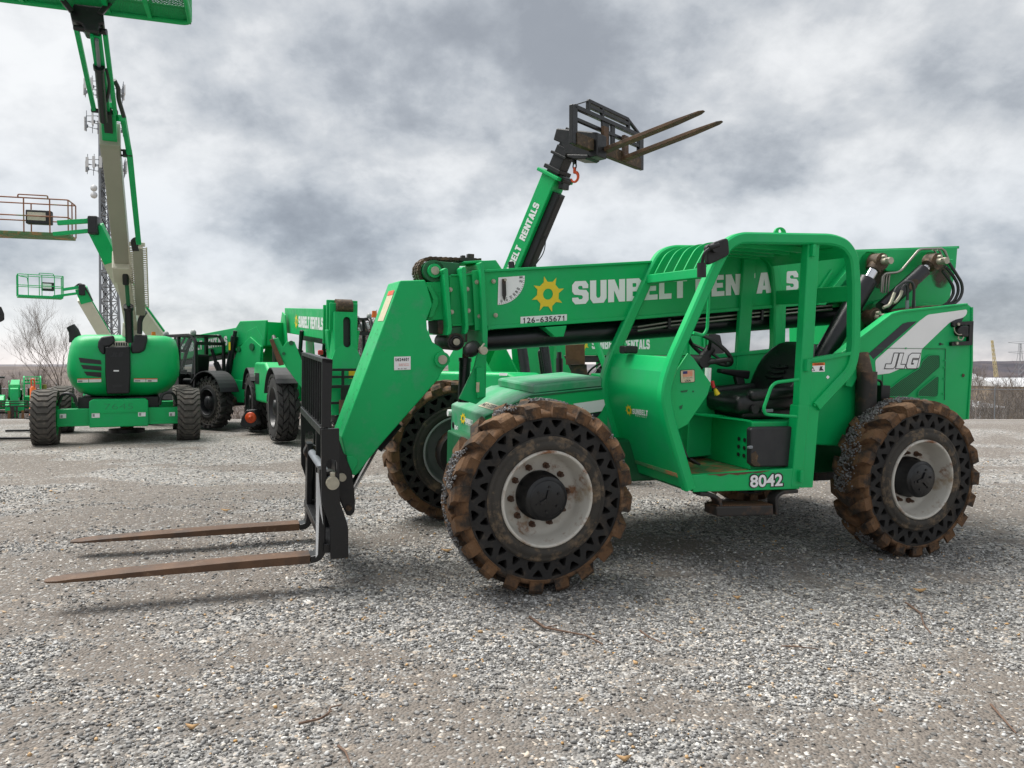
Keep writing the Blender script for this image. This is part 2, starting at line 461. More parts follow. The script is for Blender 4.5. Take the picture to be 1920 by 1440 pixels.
M['faint'] = mat('faint finger writing in dust', (0.006, 0.27, 0.088), 0.5)
# ---------------------------------------------------------------- frames of the machines
def axes_frame(px, py, d, h, yaw, roll=0, pitch=0):
    f0 = Frame((0, 0, 0), yaw, roll, pitch)
    up = f0.m.to_3x3() @ Vector((0, 0, 1))
    return Frame(W(px, py, d) - up * h, yaw, roll, pitch)
FM = axes_frame(1027.5, 936.5, 5.1, 0.65, 20.2, 2.7, 0.6)      # main telehandler: x to its rear, y away from the camera, z up

# ---------------------------------------------------------------- ground
from mathutils import noise as mnoise
def sstep(a, b, x):
    t = min(1.0, max(0.0, (x - a) / (b - a))); return t * t * (3 - 2 * t)
_o = FM.m.translation; _rx = FM.m.to_3x3() @ Vector((1, 0, 0)); _ry = FM.m.to_3x3() @ Vector((0, 1, 0))
_cy, _sy = math.cos(R(20.2)), math.sin(R(20.2))
def gz(X, Y):
    dx, dy = X - _o.x, Y - _o.y
    lx, ly = dx * _cy + dy * _sy, -dx * _sy + dy * _cy
    cx, cy_ = min(4.5, max(-3.0, lx)), min(2.8, max(-0.4, ly))
    dist = math.hypot(lx - cx, ly - cy_)
    w = 1 - sstep(0.0, 3.5, dist)
    z = w * (_rx.z * cx + _ry.z * cy_)
    z += -1.5 * sstep(20, 46, Y)
    if Y > 46: z -= min(24.0, (Y - 46) * 0.11)
    if Y > 320: z -= 10 * sstep(320, 700, Y)
    if Y < 30 and abs(X) < 40:
        z += 0.012 * mnoise.noise((X * 0.9, Y * 0.9, 0)) + 0.006 * mnoise.noise((X * 3.1, Y * 3.1, 5))
    return z

def worn_at(X, Y):
    """how worn the yard is: 0 = covered with stones, 1 = bare trodden dirt"""
    q = mnoise.noise((X * 0.36, Y * 0.75, 3.3)) + 0.6 * mnoise.noise((X * 1.3, Y * 2.1, 8.0)) + 0.3 * mnoise.noise((X * 3.9, Y * 5.2, 1.0))
    return min(1.0, max(0.0, 0.5 + q * 2.0 - 0.20))
def ground():
    def axis(lo, hi, fine_lo, fine_hi, st):
        a = list(np.arange(fine_lo, fine_hi + 1e-6, st)); s = st; v = fine_hi
        while v < hi: s *= 1.22; v += s; a.append(min(v, hi))
        s = st; v = fine_lo
        while v > lo: s *= 1.22; v -= s; a.insert(0, max(v, lo))
        return a
    xs = axis(-2600, 2600, -9, 9, 0.16); ys = axis(-40, 3200, 1.0, 13.0, 0.16)
    vs = [(x, y, gz(x, y)) for y in ys for x in xs]
    n = len(xs)
    fs = [(j * n + i, j * n + i + 1, (j + 1) * n + i + 1, (j + 1) * n + i) for j in range(len(ys) - 1) for i in range(n - 1)]
    b = MB(); b.add(vs, fs, True)
    worn = [worn_at(x, y) for x, y, z in vs]
    m = bpy.data.materials.new('gravel yard'); m.use_nodes = True
    nt = m.node_tree; bs = nt.nodes['Principled BSDF']; N, L = nt.nodes.new, nt.links.new
    bs.inputs['Roughness'].default_value = 0.95; bs.inputs['Specular IOR Level'].default_value = 0.25
    tc = N('ShaderNodeTexCoord')
    def ramp(src, stops):
        r = N('ShaderNodeValToRGB'); e = r.color_ramp
        e.elements[0].position, e.elements[0].color = stops[0][0], (*stops[0][1], 1)
        e.elements[1].position, e.elements[1].color = stops[-1][0], (*stops[-1][1], 1)
        for p, c in stops[1:-1]:
            q = e.elements.new(p); q.color = (*c, 1)
        L(src, r.inputs[0]); return r.outputs[0]
    def noise(scale, det, vec=(1, 1, 1), off=(0, 0, 0)):
        mp = N('ShaderNodeMapping'); mp.inputs['Scale'].default_value = vec; mp.inputs['Location'].default_value = off
        L(tc.outputs['Object'], mp.inputs[0])
        t = N('ShaderNodeTexNoise'); t.inputs['Scale'].default_value = scale; t.inputs['Detail'].default_value = det; t.inputs['Roughness'].default_value = 0.62
        L(mp.outputs[0], t.inputs['Vector']); return t.outputs[0]
    def mix(fac, a, c):
        x = N('ShaderNodeMix'); x.data_type = 'RGBA'
        for s, i in ((fac, 0), (a, 6), (c, 7)):
            if isinstance(s, (int, float)): x.inputs[i].default_value = s
            elif isinstance(s, tuple): x.inputs[i].default_value = (*s, 1)
            else: L(s, x.inputs[i])
        return x.outputs[2]
    def rng(src, lo, hi, a=0.0, c=1.0):
        r = N('ShaderNodeMapRange'); r.inputs[1].default_value = lo; r.inputs[2].default_value = hi; r.inputs[3].default_value = a; r.inputs[4].default_value = c
        L(src, r.inputs[0]); return r.outputs[0]
    def vor(scale):
        v = N('ShaderNodeTexVoronoi'); v.inputs['Scale'].default_value = scale
        L(tc.outputs['Object'], v.inputs['Vector'])
        w = N('ShaderNodeSeparateColor'); L(v.outputs['Color'], w.inputs[0])
        return v, w
    v1, c1 = vor(62.0); v2, c2 = vor(26.0)
    stones = [(0.0, (0.09, 0.084, 0.077)), (0.3, (0.18, 0.174, 0.166)), (0.62, (0.31, 0.302, 0.29)), (0.86, (0.50, 0.49, 0.47)), (0.94, (0.42, 0.33, 0.24)), (1.0, (0.72, 0.71, 0.68))]
    small = ramp(c1.outputs[0], stones); big = ramp(c2.outputs[1], stones)
    isbig = rng(c2.outputs[2], 0.70, 0.72)
    st = mix(isbig, small, big)
    dirt = mix(noise(9.0, 6.0), (0.142, 0.123, 0.108), (0.25, 0.223, 0.197))
    # wheel tracks and worn patches run across the yard
    wa = N('ShaderNodeAttribute'); wa.attribute_name = 'worn'
    wn = N('ShaderNodeMath'); wn.operation = 'MULTIPLY_ADD'; wn.inputs[1].default_value = 0.45; L(noise(7.0, 6.0), wn.inputs[0]); L(wa.outputs['Fac'], wn.inputs[2])
    wm = rng(wn.outputs[0], 0.42, 0.95)
    fac = N('ShaderNodeMath'); fac.operation = 'MULTIPLY'; L(wm, fac.inputs[0]); L(rng(c1.outputs[1], 0.18, 0.24), fac.inputs[1])
    col = mix(fac.outputs[0], st, dirt)
    dry = mix(noise(0.35, 5.0, (1, 1, 1), (9, 1, 0)), (0.24, 0.20, 0.13), (0.15, 0.13, 0.10))     # dead grass outside the yard
    sp = N('ShaderNodeSeparateXYZ'); L(tc.outputs['Object'], sp.inputs[0])
    ed = N('ShaderNodeMath'); ed.operation = 'ADD'; L(sp.outputs[1], ed.inputs[0]); L(rng(noise(0.3, 4.0), 0, 1, -3.0, 3.0), ed.inputs[1])
    col = mix(rng(ed.outputs[0], 41.0, 42.5), col, dry)
    L(col, bs.inputs['Base Color'])
    hmix = N('ShaderNodeMath'); hmix.operation = 'MULTIPLY_ADD'; hmix.inputs[1].default_value = -0.9; hmix.inputs[2].default_value = 0.5
    L(v1.outputs['Distance'], hmix.inputs[0])
    bp = N('ShaderNodeBump'); bp.inputs['Strength'].default_value = 0.85; bp.inputs['Distance'].default_value = 0.02
    L(hmix.outputs[0], bp.inputs['Height']); L(bp.outputs[0], bs.inputs['Normal'])
    o = b.build('ground', m)
    at = o.data.attributes.new('worn', 'FLOAT', 'POINT'); at.data.foreach_set('value', worn)
    o['kind'] = 'structure'
    return o
ground()

def gravel():
    """loose stones lying on the yard round the front of the picture"""
    rs = np.random.RandomState(7)
    t = (1 + 5 ** 0.5) / 2
    iv = np.array([(-1, t, 0), (1, t, 0), (-1, -t, 0), (1, -t, 0), (0, -1, t), (0, 1, t), (0, -1, -t), (0, 1, -t), (t, 0, -1), (t, 0, 1), (-t, 0, -1), (-t, 0, 1)], float)
    iv /= np.linalg.norm(iv[0])
    itri = np.array([(0, 11, 5), (0, 5, 1), (0, 1, 7), (0, 7, 10), (0, 10, 11), (1, 5, 9), (5, 11, 4), (11, 10, 2), (10, 7, 6), (7, 1, 8), (3, 9, 4), (3, 4, 2), (3, 2, 6), (3, 6, 8), (3, 8, 9), (4, 9, 5), (2, 4, 11), (6, 2, 10), (8, 6, 7), (9, 8, 1)])
    P = []
    def band(y0, y1, per_m2, smin, smax, xr=0.82):
        area = xr * (y1 * y1 - y0 * y0)
        n = int(area * per_m2)
        Y = np.sqrt(rs.uniform(y0 * y0, y1 * y1, n)); X = rs.uniform(-1, 1, n) * Y * xr
        S = smin + (smax - smin) * rs.rand(n) ** 2.6
        return X, Y, S
    for args in ((2.2, 4.2, 5600, 0.0032, 0.0115), (4.2, 6.5, 2500, 0.0038, 0.0125), (6.5, 10.0, 600, 0.0055, 0.014), (10.0, 15.0, 50, 0.008, 0.018)):
        P.append(band(*args))
    X = np.concatenate([p[0] for p in P]); Y = np.concatenate([p[1] for p in P]); S = np.concatenate([p[2] for p in P])
    big = rs.rand(len(X)) < 0.004
    S[big] *= rs.uniform(1.2, 1.7, big.sum())
    keep = np.ones(len(X), bool)
    for i in range(len(X)):
        if rs.rand() < 0.93 * worn_at(X[i], Y[i]) ** 0.7: keep[i] = False
    X, Y, S = X[keep], Y[keep], S[keep]
    n = len(X)
    Z = np.array([gz(x, y) for x, y in zip(X, Y)])
    V = np.repeat(iv[None], n, 0) * (1 + 0.30 * rs.randn(n, 12, 1)).clip(0.55, 1.5)
    V *= np.stack([rs.uniform(0.8, 1.45, n), rs.uniform(0.7, 1.1, n), rs.uniform(0.42, 0.8, n)], 1)[:, None, :]
    a = rs.uniform(0, 6.283, n); ti = rs.randn(n) * 0.3
    ca, sa, ct, stt = np.cos(a), np.sin(a), np.cos(ti), np.sin(ti)
    x = V[:, :, 0] * ct[:, None] + V[:, :, 2] * stt[:, None]; z = -V[:, :, 0] * stt[:, None] + V[:, :, 2] * ct[:, None]; y = V[:, :, 1]
    Vx = x * ca[:, None] - y * sa[:, None]; Vy = x * sa[:, None] + y * ca[:, None]
    out = np.stack([Vx * S[:, None] + X[:, None], Vy * S[:, None] + Y[:, None], z * S[:, None] + (Z + S * 0.34)[:, None]], 2)
    me = bpy.data.meshes.new('gravel')
    me.vertices.add(n * 12); me.vertices.foreach_set('co', out.reshape(-1).astype(np.float32))
    tri = (itri[None] + (np.arange(n) * 12)[:, None, None]).reshape(-1, 3)
    me.loops.add(tri.size); me.loops.foreach_set('vertex_index', tri.reshape(-1).astype(np.int32))
    me.polygons.add(len(tri)); me.polygons.foreach_set('loop_start', np.arange(0, tri.size, 3).astype(np.int32)); me.polygons.foreach_set('loop_total', np.full(len(tri), 3, np.int32))
    at = me.attributes.new('tint', 'FLOAT', 'FACE'); at.data.foreach_set('value', np.repeat(rs.rand(n), 20).astype(np.float32))
    me.update()
    m = bpy.data.materials.new('loose stones'); m.use_nodes = True
    nt = m.node_tree; b = nt.nodes['Principled BSDF']; N, L = nt.nodes.new, nt.links.new
    b.inputs['Roughness'].default_value = 0.85; b.inputs['Specular IOR Level'].default_value = 0.3
    an = N('ShaderNodeAttribute'); an.attribute_name = 'tint'
    r = N('ShaderNodeValToRGB'); e = r.color_ramp; e.interpolation = 'LINEAR'
    e.elements[0].position = 0; e.elements[0].color = (0.11, 0.105, 0.10, 1); e.elements[1].position = 1.0; e.elements[1].color = (0.46, 0.27, 0.10, 1)
    for p, c in ((0.35, (0.21, 0.207, 0.203)), (0.70, (0.335, 0.331, 0.325)), (0.90, (0.60, 0.595, 0.585)), (0.935, (0.48, 0.43, 0.36)), (0.965, (0.74, 0.73, 0.70)), (0.985, (0.48, 0.33, 0.19))):
        q = e.elements.new(p); q.color = (*c, 1)
    L(an.outputs['Fac'], r.inputs[0])
    tc = N('ShaderNodeTexCoord'); tn = N('ShaderNodeTexNoise'); tn.inputs['Scale'].default_value = 130; tn.inputs['Detail'].default_value = 4
    L(tc.outputs['Object'], tn.inputs['Vector'])
    mr = N('ShaderNodeMapRange'); mr.inputs[1].default_value = 0.3; mr.inputs[2].default_value = 0.7; mr.inputs[3].default_value = 0.78; mr.inputs[4].default_value = 1.15
    L(tn.outputs[0], mr.inputs[0])
    mu = N('ShaderNodeMix'); mu.data_type = 'RGBA'; mu.blend_type = 'MULTIPLY'; mu.inputs[0].default_value = 1.0
    L(r.outputs[0], mu.inputs[6]); L(mr.outputs[0], mu.inputs[7]); L(mu.outputs[2], b.inputs['Base Color'])
    me.materials.append(m)
    o = bpy.data.objects.new('gravel', me); COL.objects.link(o)
    tag(o, 'loose grey gravel stones scattered over the yard in front', 'gravel', kind='stuff')
gravel()

def ground_litter():
    def G_(px, py):
        r = ray(px, py)
        X = Y = 0; t = CAMZ / max(1e-6, -r.z)
        for _ in range(6):
            p = CAM + r * t; t = (CAMZ - gz(p.x, p.y)) / -r.z
        return CAM + r * t
    for pts, r, lab in (([(993, 1160), (1021, 1182), (1060, 1188), (1098, 1197), (1131, 1212)], 0.008, 'longest brown twig lying on gravel right of the front tyre'),
                   ([(1200, 1186), (1216, 1200), (1243, 1210)], 0.006, 'short bent twig lying on gravel just right of the longest twig'),
                   ([(1698, 1133), (1726, 1155), (1732, 1175), (1746, 1194)], 0.007, 'crooked grey twig lying on gravel in front of the rear wheel'),
                   ([(1465, 1215), (1500, 1219), (1535, 1221)], 0.005, 'straight thin twig lying flat on a brown patch of gravel'),
                   ([(560, 1362), (598, 1356), (615, 1345), (620, 1334), (641, 1326)], 0.006, 'pale curled twig lying on gravel below the fork tips'),
                   ([(634, 1404), (648, 1418), (656, 1436)], 0.006, 'stubby twig at the very bottom edge of the gravel'),
                   ([(1858, 1326), (1878, 1352), (1905, 1380)], 0.006, 'dark forked twig lying on gravel at the lower right corner')):
        b = MB(); P = [G_(*p) + Vector((0, 0, 0.012 + 0.006 * (i % 2))) for i, p in enumerate(pts)]
        n = len(P)
        b.tube(P, [r * (1 - 0.45 * i / (n - 1)) for i in range(n)], 6)
        if n > 3: b.tube([P[1], P[1] + (P[2] - P[1]) * 0.4 + Vector((0.03, 0.04, 0.01))], r * 0.5, 5)
        tag(b.build('twig', M['stick']), lab, 'twig', 'twigs lying on the gravel')
    for px, py, s, k, lab in ((361, 1370, 0.03, 'deadleaf', 'small yellow leaf lying on gravel at lower left'), (838, 1036, 0.05, 'deadleaf', 'pale curled dead leaf lying on gravel right of the fork mast'), (424, 960, 0.05, 'deadleaf', 'tan dead leaf lying on gravel above the far fork'), (1170, 1430, 0.03, 'orange', 'orange brown leaf lying on the bottom edge of the gravel'),
                          (1382, 1125, 0.03, 'deadleaf', 'pale yellow leaf on gravel between the two near wheels'), (1724, 1111, 0.05, 'deadleaf', 'large beige leaf on gravel below the rear wheel')):
        c = G_(px, py) + Vector((0, 0, 0.02)); b = MB()
        ring = []
        for i in range(10):
            a = 2 * math.pi * i / 10; q = s * (0.55 + 0.45 * abs(math.cos(a)) ** 1.5) * (1 + 0.2 * math.sin(5 * a))
            ring.append(c + Vector((q * math.cos(a), 0.55 * q * math.sin(a), 0.012 * math.cos(2 * a))))
        b.add([c + Vector((0, 0, 0.006))] + ring, [(0, 1 + i, 1 + (i + 1) % 10) for i in range(10)], True)
        o = b.build('dead_leaf', M['deadleaf'] if k == 'orange' else M[k]); so = o.modifiers.new('thickness', 'SOLIDIFY'); so.thickness = 0.002
        tag(o, lab, 'leaf', 'leaves lying on the gravel')
ground_litter()

# ---------------------------------------------------------------- far setting
def hills():
    def ridge(name, y, x0, x1, top, seed, col1, col2, depth=260, sc=0.02):
        b = MB(); n = 160; rows = 8; vs = []
        for j in range(rows):
            f = j / (rows - 1)
            for i in range(n):
                x = x0 + (x1 - x0) * i / (n - 1)
                e = min(1, i / 10, (n - 1 - i) / 10)
                h = top(x) * (0.86 + 0.2 * mnoise.noise((x * 0.004, seed, 0)) + 0.05 * mnoise.noise((x * 0.05, seed, j * 0.7)))
                vs.append((x, y + depth * f + 8 * mnoise.noise((x * 0.03, f * 4, seed)), -36 + (h + 36) * math.sin(f * math.pi / 2) ** 0.8 * (0.3 + 0.7 * e)))
        b.add(vs, [(j * n + i, j * n + i + 1, (j + 1) * n + i + 1, (j + 1) * n + i) for j in range(rows - 1) for i in range(n - 1)], True)
        m = mat(name + ' winter woods', col1, 0.95, var=0.3, vscale=sc * 0.6, second=col2, sec_lo=0.45, sec_hi=0.62, sscale=sc, bump=0.0, spec=0.1)
        o = b.build('hills', m); o['kind'] = 'structure'
    ridge('right', 760, 330, 1150, lambda x: 13.5 + 0 * x, 1.7, (0.075, 0.071, 0.085), (0.11, 0.095, 0.10))  # purple grey tint puts the haze of distance into the woods' colour
    ridge('left', 420, -900, 120, lambda x: 3.4 + 0.0 * x, 4.2, (0.135, 0.115, 0.11), (0.185, 0.155, 0.135))
    ridge('far', 1500, -1600, 1900, lambda x: 12.0 + 0 * x, 9.9, (0.16, 0.155, 0.17), (0.20, 0.185, 0.19))
hills()

def tree(name, label, cat, base, height, spread, seed, m, depth=6, leaves=None, lean=(0, 0), group=None, r0=None):
    rnd = random.Random(seed)
    t = thing(name, label, cat, Matrix.Translation(base), group)
    trunk, crown, leaf = MB(), MB(), MB()
    def branch(p, d, ln, r, lv):
        n = 4; pts = [p]; dd = d.copy()
        for i in range(n):
            dd = (dd + Vector((rnd.gauss(0, 0.13), rnd.gauss(0, 0.13), rnd.gauss(0.05, 0.08)))).normalized()
            pts.append(pts[-1] + dd * (ln / n))
        tgt = trunk if lv <= 1 else crown
        tgt.tube(pts, [r * (1 - 0.45 * i / n) for i in range(n + 1)], 6 if lv < 2 else (4 if lv < 4 else 3), cap=False)
        if lv >= depth:
            if leaves:
                for _ in range(leaves):
                    c = pts[-1] + Vector((rnd.gauss(0, 0.08), rnd.gauss(0, 0.08), rnd.gauss(0, 0.08))); s = rnd.uniform(0.03, 0.06)
                    u = Vector((rnd.gauss(0, 1), rnd.gauss(0, 1), rnd.gauss(0, 1))).normalized(); w = u.orthogonal().normalized()
                    leaf.add([c - u * s, c + w * s * .6, c + u * s, c - w * s * .6], [(0, 1, 2, 3)])
            return
        for k in range(rnd.choice((2, 3, 3)) if lv else 4):
            j = rnd.randint(2, n); q = pts[j]
            ax = Vector((rnd.gauss(0, 1), rnd.gauss(0, 1), rnd.gauss(0.0, 0.4))).normalized()
            nd = (dd * 1.0 + ax * spread + Vector((0, 0, 0.28))).normalized()
            branch(q, nd, ln * rnd.uniform(0.58, 0.8), r * 0.56, lv + 1)
        branch(pts[-1], (dd + Vector((rnd.gauss(0, .2), rnd.gauss(0, .2), .1))).normalized(), ln * 0.7, r * 0.58, lv + 1)
    branch(Vector((0, 0, 0)), Vector((lean[0], lean[1], 1)).normalized(), height * 0.30, r0 or height * 0.016, 0)
    trunk.build('trunk', m, t); crown.build('crown', m, t)
    if leaves: leaf.build('leaves', M['leafred'], t)
    return t

def brush(name, label, x0, x1, y0, y1, n, hmin, hmax, seed, kindstuff=True):
    rnd = random.Random(seed); b = MB()
    for _ in range(n):
        x, y = rnd.uniform(x0, x1), rnd.uniform(y0, y1); z = gz(x, y); h = rnd.uniform(hmin, hmax) * (0.75 + 0.5 * abs(mnoise.noise((x * 0.25, y * 0.3, seed))) * 2)
        d = Vector((rnd.gauss(0, 0.16), rnd.gauss(0, 0.16), 1)).normalized(); p = Vector((x, y, z))
        pts = [p]
        for i in range(3):
            d = (d + Vector((rnd.gauss(0, .16), rnd.gauss(0, .16), 0))).normalized(); pts.append(pts[-1] + d * h / 3)
        r = 0.010 + 0.008 * rnd.random()
        b.tube(pts, [r * (1 - .28 * i) for i in range(4)], 3, cap=False)
        for _k in range(8):
            i = rnd.randint(1, 3); q = pts[i] - (pts[i] - pts[i - 1]) * rnd.random(); dd = (d + Vector((rnd.gauss(0, .7), rnd.gauss(0, .7), rnd.gauss(.15, .3)))).normalized(); ln = h * rnd.uniform(.16, .38)
            e = q + dd * ln
            b.tube([q, q + dd * ln * .5 + Vector((0, 0, .02)), e], [r * .55, r * .4, r * .25], 3, cap=False)
            for _j in range(2):
                q2 = q + dd * ln * rnd.uniform(.3, .9); d2 = (dd + Vector((rnd.gauss(0, .7), rnd.gauss(0, .7), rnd.gauss(.1, .4)))).normalized()
                b.tube([q2, q2 + d2 * ln * .5], [r * .35, r * .2], 3, cap=False)
    o = b.build(name, M['twig']); tag(o, label, 'brush', kind='stuff')
brush('brush', 'dense brown leafless brush along the fence at far left', -46, -20, 47, 66, 900, 1.6, 3.4, 3)
brush('brush', 'tangled bare brush behind the chain link fence at right', 24, 42, 47.5, 66, 1000, 1.3, 3.3, 5)
brush('brush', 'low bare brush seen under the boom behind the parked machines', -16, 24, 50, 66, 600, 1.4, 2.9, 9)

def place(px, py, d): 
    p = W(px, py, d); return Vector((p.x, p.y, gz(p.x, p.y)))
tree('bare_tree', 'large spreading bare tree left of the lattice tower', 'tree', place(118, 700, 52), 10.0, 0.62, 11, M['bark'], 6, r0=0.055, lean=(0.08, 0))
tree('bare_tree', 'thin bare tree at far left behind the brush', 'tree', place(62, 700, 56), 5.2, 0.6, 21, M['bark'], 5, r0=0.05)
tree('bare_tree', 'small bare tree with a few russet leaves behind the telehandler fork guard', 'tree', place(700, 700, 48), 7.4, 0.42, 5, M['bark'], 6, leaves=1, r0=0.06)
tree('bare_tree', 'bare sapling behind the fence beside the rear of the main machine', 'tree', place(1832, 700, 49), 4.6, 0.6, 8, M['bark'], 5, r0=0.04)
tree('bare_tree', 'low bare tree behind the fence at the right picture edge', 'tree', place(1905, 700, 56), 4.9, 0.7, 17, M['bark'], 5, r0=0.05)
tree('bare_tree', 'small bare tree seen through the open cab past the steering wheel', 'tree', place(1375, 700, 58), 4.4, 0.6, 31, M['bark'], 5, r0=0.045)

for i, (px, d, h, sp) in enumerate(((16, 60, 4.6, .55), (92, 70, 5.4, .6), (146, 62, 5.0, .6), (172, 74, 5.6, .55), (205, 66, 4.2, .6), (560, 72, 5.0, .6), (622, 66, 4.4, .55), (1305, 70, 4.6, .6), (1420, 74, 4.8, .6), (1850, 64, 4.8, .6), (1880, 72, 5.4, .6), (1918, 66, 4.6, .55))):
    tree('bare_tree', 'slim leafless tree in the far brush line behind the yard', 'tree', place(px, 700, d), h, sp, 40 + i, M['bark'], 5, group='leafless trees in the far brush line', r0=.04)
def fence(name, label, xa, xb, y, h, posts):
    t = thing(name, label, 'fence', Matrix.Translation(Vector((0, 0, 0))))
    def g(x): return gz(x, y)
    for x in posts:
        b = MB(); b.cyl((x, y, g(x) - 0.1), (x, y, g(x) + h + 0.04), 0.03, 8); b.beam((x, y, g(x) + h), (x, y - 0.22, g(x) + h + 0.26), 0.03, 0.03, (1, 0, 0)); b.build('fence_post', M['galv'], t)
    b = MB(); n = 24
    b.tube([(xa + (xb - xa) * i / n, y, g(xa + (xb - xa) * i / n) + h - 0.06) for i in range(n + 1)], 0.02, 6); b.build('top_rail', M['galv'], t)
    b = MB(); n = int((xb - xa) / 0.09); k = 20
    for i in range(-k, n):
        for s in (0, 1):
            pa = (xa + 0.09 * i + (h - 0.1) * s, y, 0); pb = (xa + 0.09 * i + (h - 0.1) * (1 - s), y, 0)
            za = g(pa[0]) + 0.03; zb = g(pb[0]) + h - 0.07
            if pa[0] < xa or pa[0] > xb or pb[0] < xa or pb[0] > xb: continue
            b.tube([(pa[0], y, za), (pb[0], y, zb)], 0.0022, 3, cap=False)
    b.build('chain_link_mesh', M['galv'], t)
fence('chain_link_fence', 'galvanised chain link fence in front of the brush at right', 24.5, 40, 46.5, 1.85, [24.9, 27.3, 29.05, 31.5, 34, 36.5, 39])
fence('chain_link_fence', 'chain link fence in front of the brush at far left', -42, -18, 46.0, 1.85, [-41, -37.5, -34, -30.5, -27, -23.5, -20])

def far_things():
    # crawler crane jib
    t = thing('lattice_crane', 'pale yellow lattice crane standing far off before the wooded hill', 'crane', Matrix.Translation(W(1866, 700, 420) - Vector((0, 0, 3))))
    top = FrameAt(t).w(1860, 638, 420); bot = FrameAt(t).w(1868, 707, 420)
    b = MB(); ch = []
    for sx, sy in ((-1, -1), (1, -1), (1, 1), (-1, 1)):
        p = bot + Vector((sx * .7, sy * .7, 0)); q = top + Vector((sx * .35, sy * .35, 0)); ch.append((p, q)); b.tube([p, q], 0.15, 4)
    for i in range(9):
        for k in range(4):
            p = ch[k][0].lerp(ch[k][1], i / 9); q = ch[(k + 1) % 4][0].lerp(ch[(k + 1) % 4][1], (i + 1) / 9); b.tube([p, q], 0.10, 3)
    b.build('jib', M['paleyellow'], t)
    b = MB(); b.bb(bot.x - 3.2, bot.x + 2.2, -2, 2, bot.z - 4.6, bot.z - 0.6); b.bb(bot.x - 3.6, bot.x + 3.6, -2.6, -1.4, bot.z - 6.8, bot.z - 4.8); b.bb(bot.x - 3.6, bot.x + 3.6, 1.4, 2.6, bot.z - 6.8, bot.z - 4.8); b.build('crane_body', M['paleyellow'], t, 0.2)
    # power pylon
    base = W(1912, 700, 640) - Vector((0, 0, 6)); t = thing('power_pylon', 'grey steel power pylon standing on the hill at right', 'pylon', Matrix.Translation(base)); b = MB()
    H = 31.0
    def leg(z, s): return max(0.6, 3.2 * (1 - z / H * .95)) * s
    for sx in (-1, 1):
        for sy in (-1, 1): b.tube([(leg(0, sx), leg(0, sy), 0), (leg(H * .7, sx), leg(H * .7, sy), H * .7), (leg(H, sx), leg(H, sy), H)], 0.15, 4)
    for i in range(7):
        z0, z1 = H * i / 7, H * (i + 1) / 7
        for s in (-1, 1):
            b.tube([(leg(z0, s), leg(z0, -1), z0), (leg(z1, -s), leg(z1, -1), z1)], 0.09, 3)
    for z in (H * .98, H * .72):
        b.tube([(-10, 0, z + 1.2), (0, 0, z), (10, 0, z + 1.2)], 0.14, 4); b.tube([(-10, 0, z + 1.2), (0, 0, z + 2), (10, 0, z + 1.2)], 0.12, 4)
    b.build('lattice', M['galv'], t)
    # long sheds below the hill
    def shed(px0, px1, pyt, pyb, d, label, m, m2):
        p0, p1 = W(px0, pyb, d), W(px1, pyb, d); zt = W(px0, pyt, d).z; z0 = gz(p0.x, d) - 1
        t = thing('industrial_shed', label, 'building', Matrix.Translation(Vector((p0.x, d, z0)))); w = p1.x - p0.x; h = zt - z0
        b = MB(); b.bb(0, w, 0, 30, 0, h * .86); b.build('wall', m, t)
        b = MB(); b.prism([(-0.5, -0.5, h * .862), (-0.5, 30.5, h * .862), (-0.5, 15, h)], (w + 1, 0, 0)); b.build('roof', m2, t)
        b = MB()
        for i in range(6): b.bb(w * (i + .3) / 6, w * (i + .62) / 6, -0.06, -0.01, h * .2, h * .55)
        b.build('door', M['rim_grey'], t)
    shed(1822, 1846, 694, 712, 330, 'pale grey clad shed standing below the hill beside the main machine', M['concrete'], M['concrete'])
    shed(1880, 1990, 709, 722, 300, 'long low white roofed shed below the yellow crane', mat('tan cladding', (0.36, 0.28, 0.20), .8, var=.2, vscale=.3), M['concrete'])
    shed(1838, 1888, 752, 776, 130, 'low pale roofed shed close behind the brush at right', mat('grey shed cladding', (0.40, 0.40, 0.41), .8, var=.2, vscale=.4), M['antenna'])
    shed(1370, 1400, 676, 694, 260, 'small pale shed far off seen through the cab', M['concrete'], M['antenna'])

class FrameAt(Frame):
    def __init__(self, o):
        self.m = o.matrix_world.copy() if o.parent is None else o.matrix_world.copy()
        self.m = Matrix.Translation(o.location) if self.m.is_identity else self.m
        self.i = self.m.inverted(); self.c = self.i @ CAM
far_things()

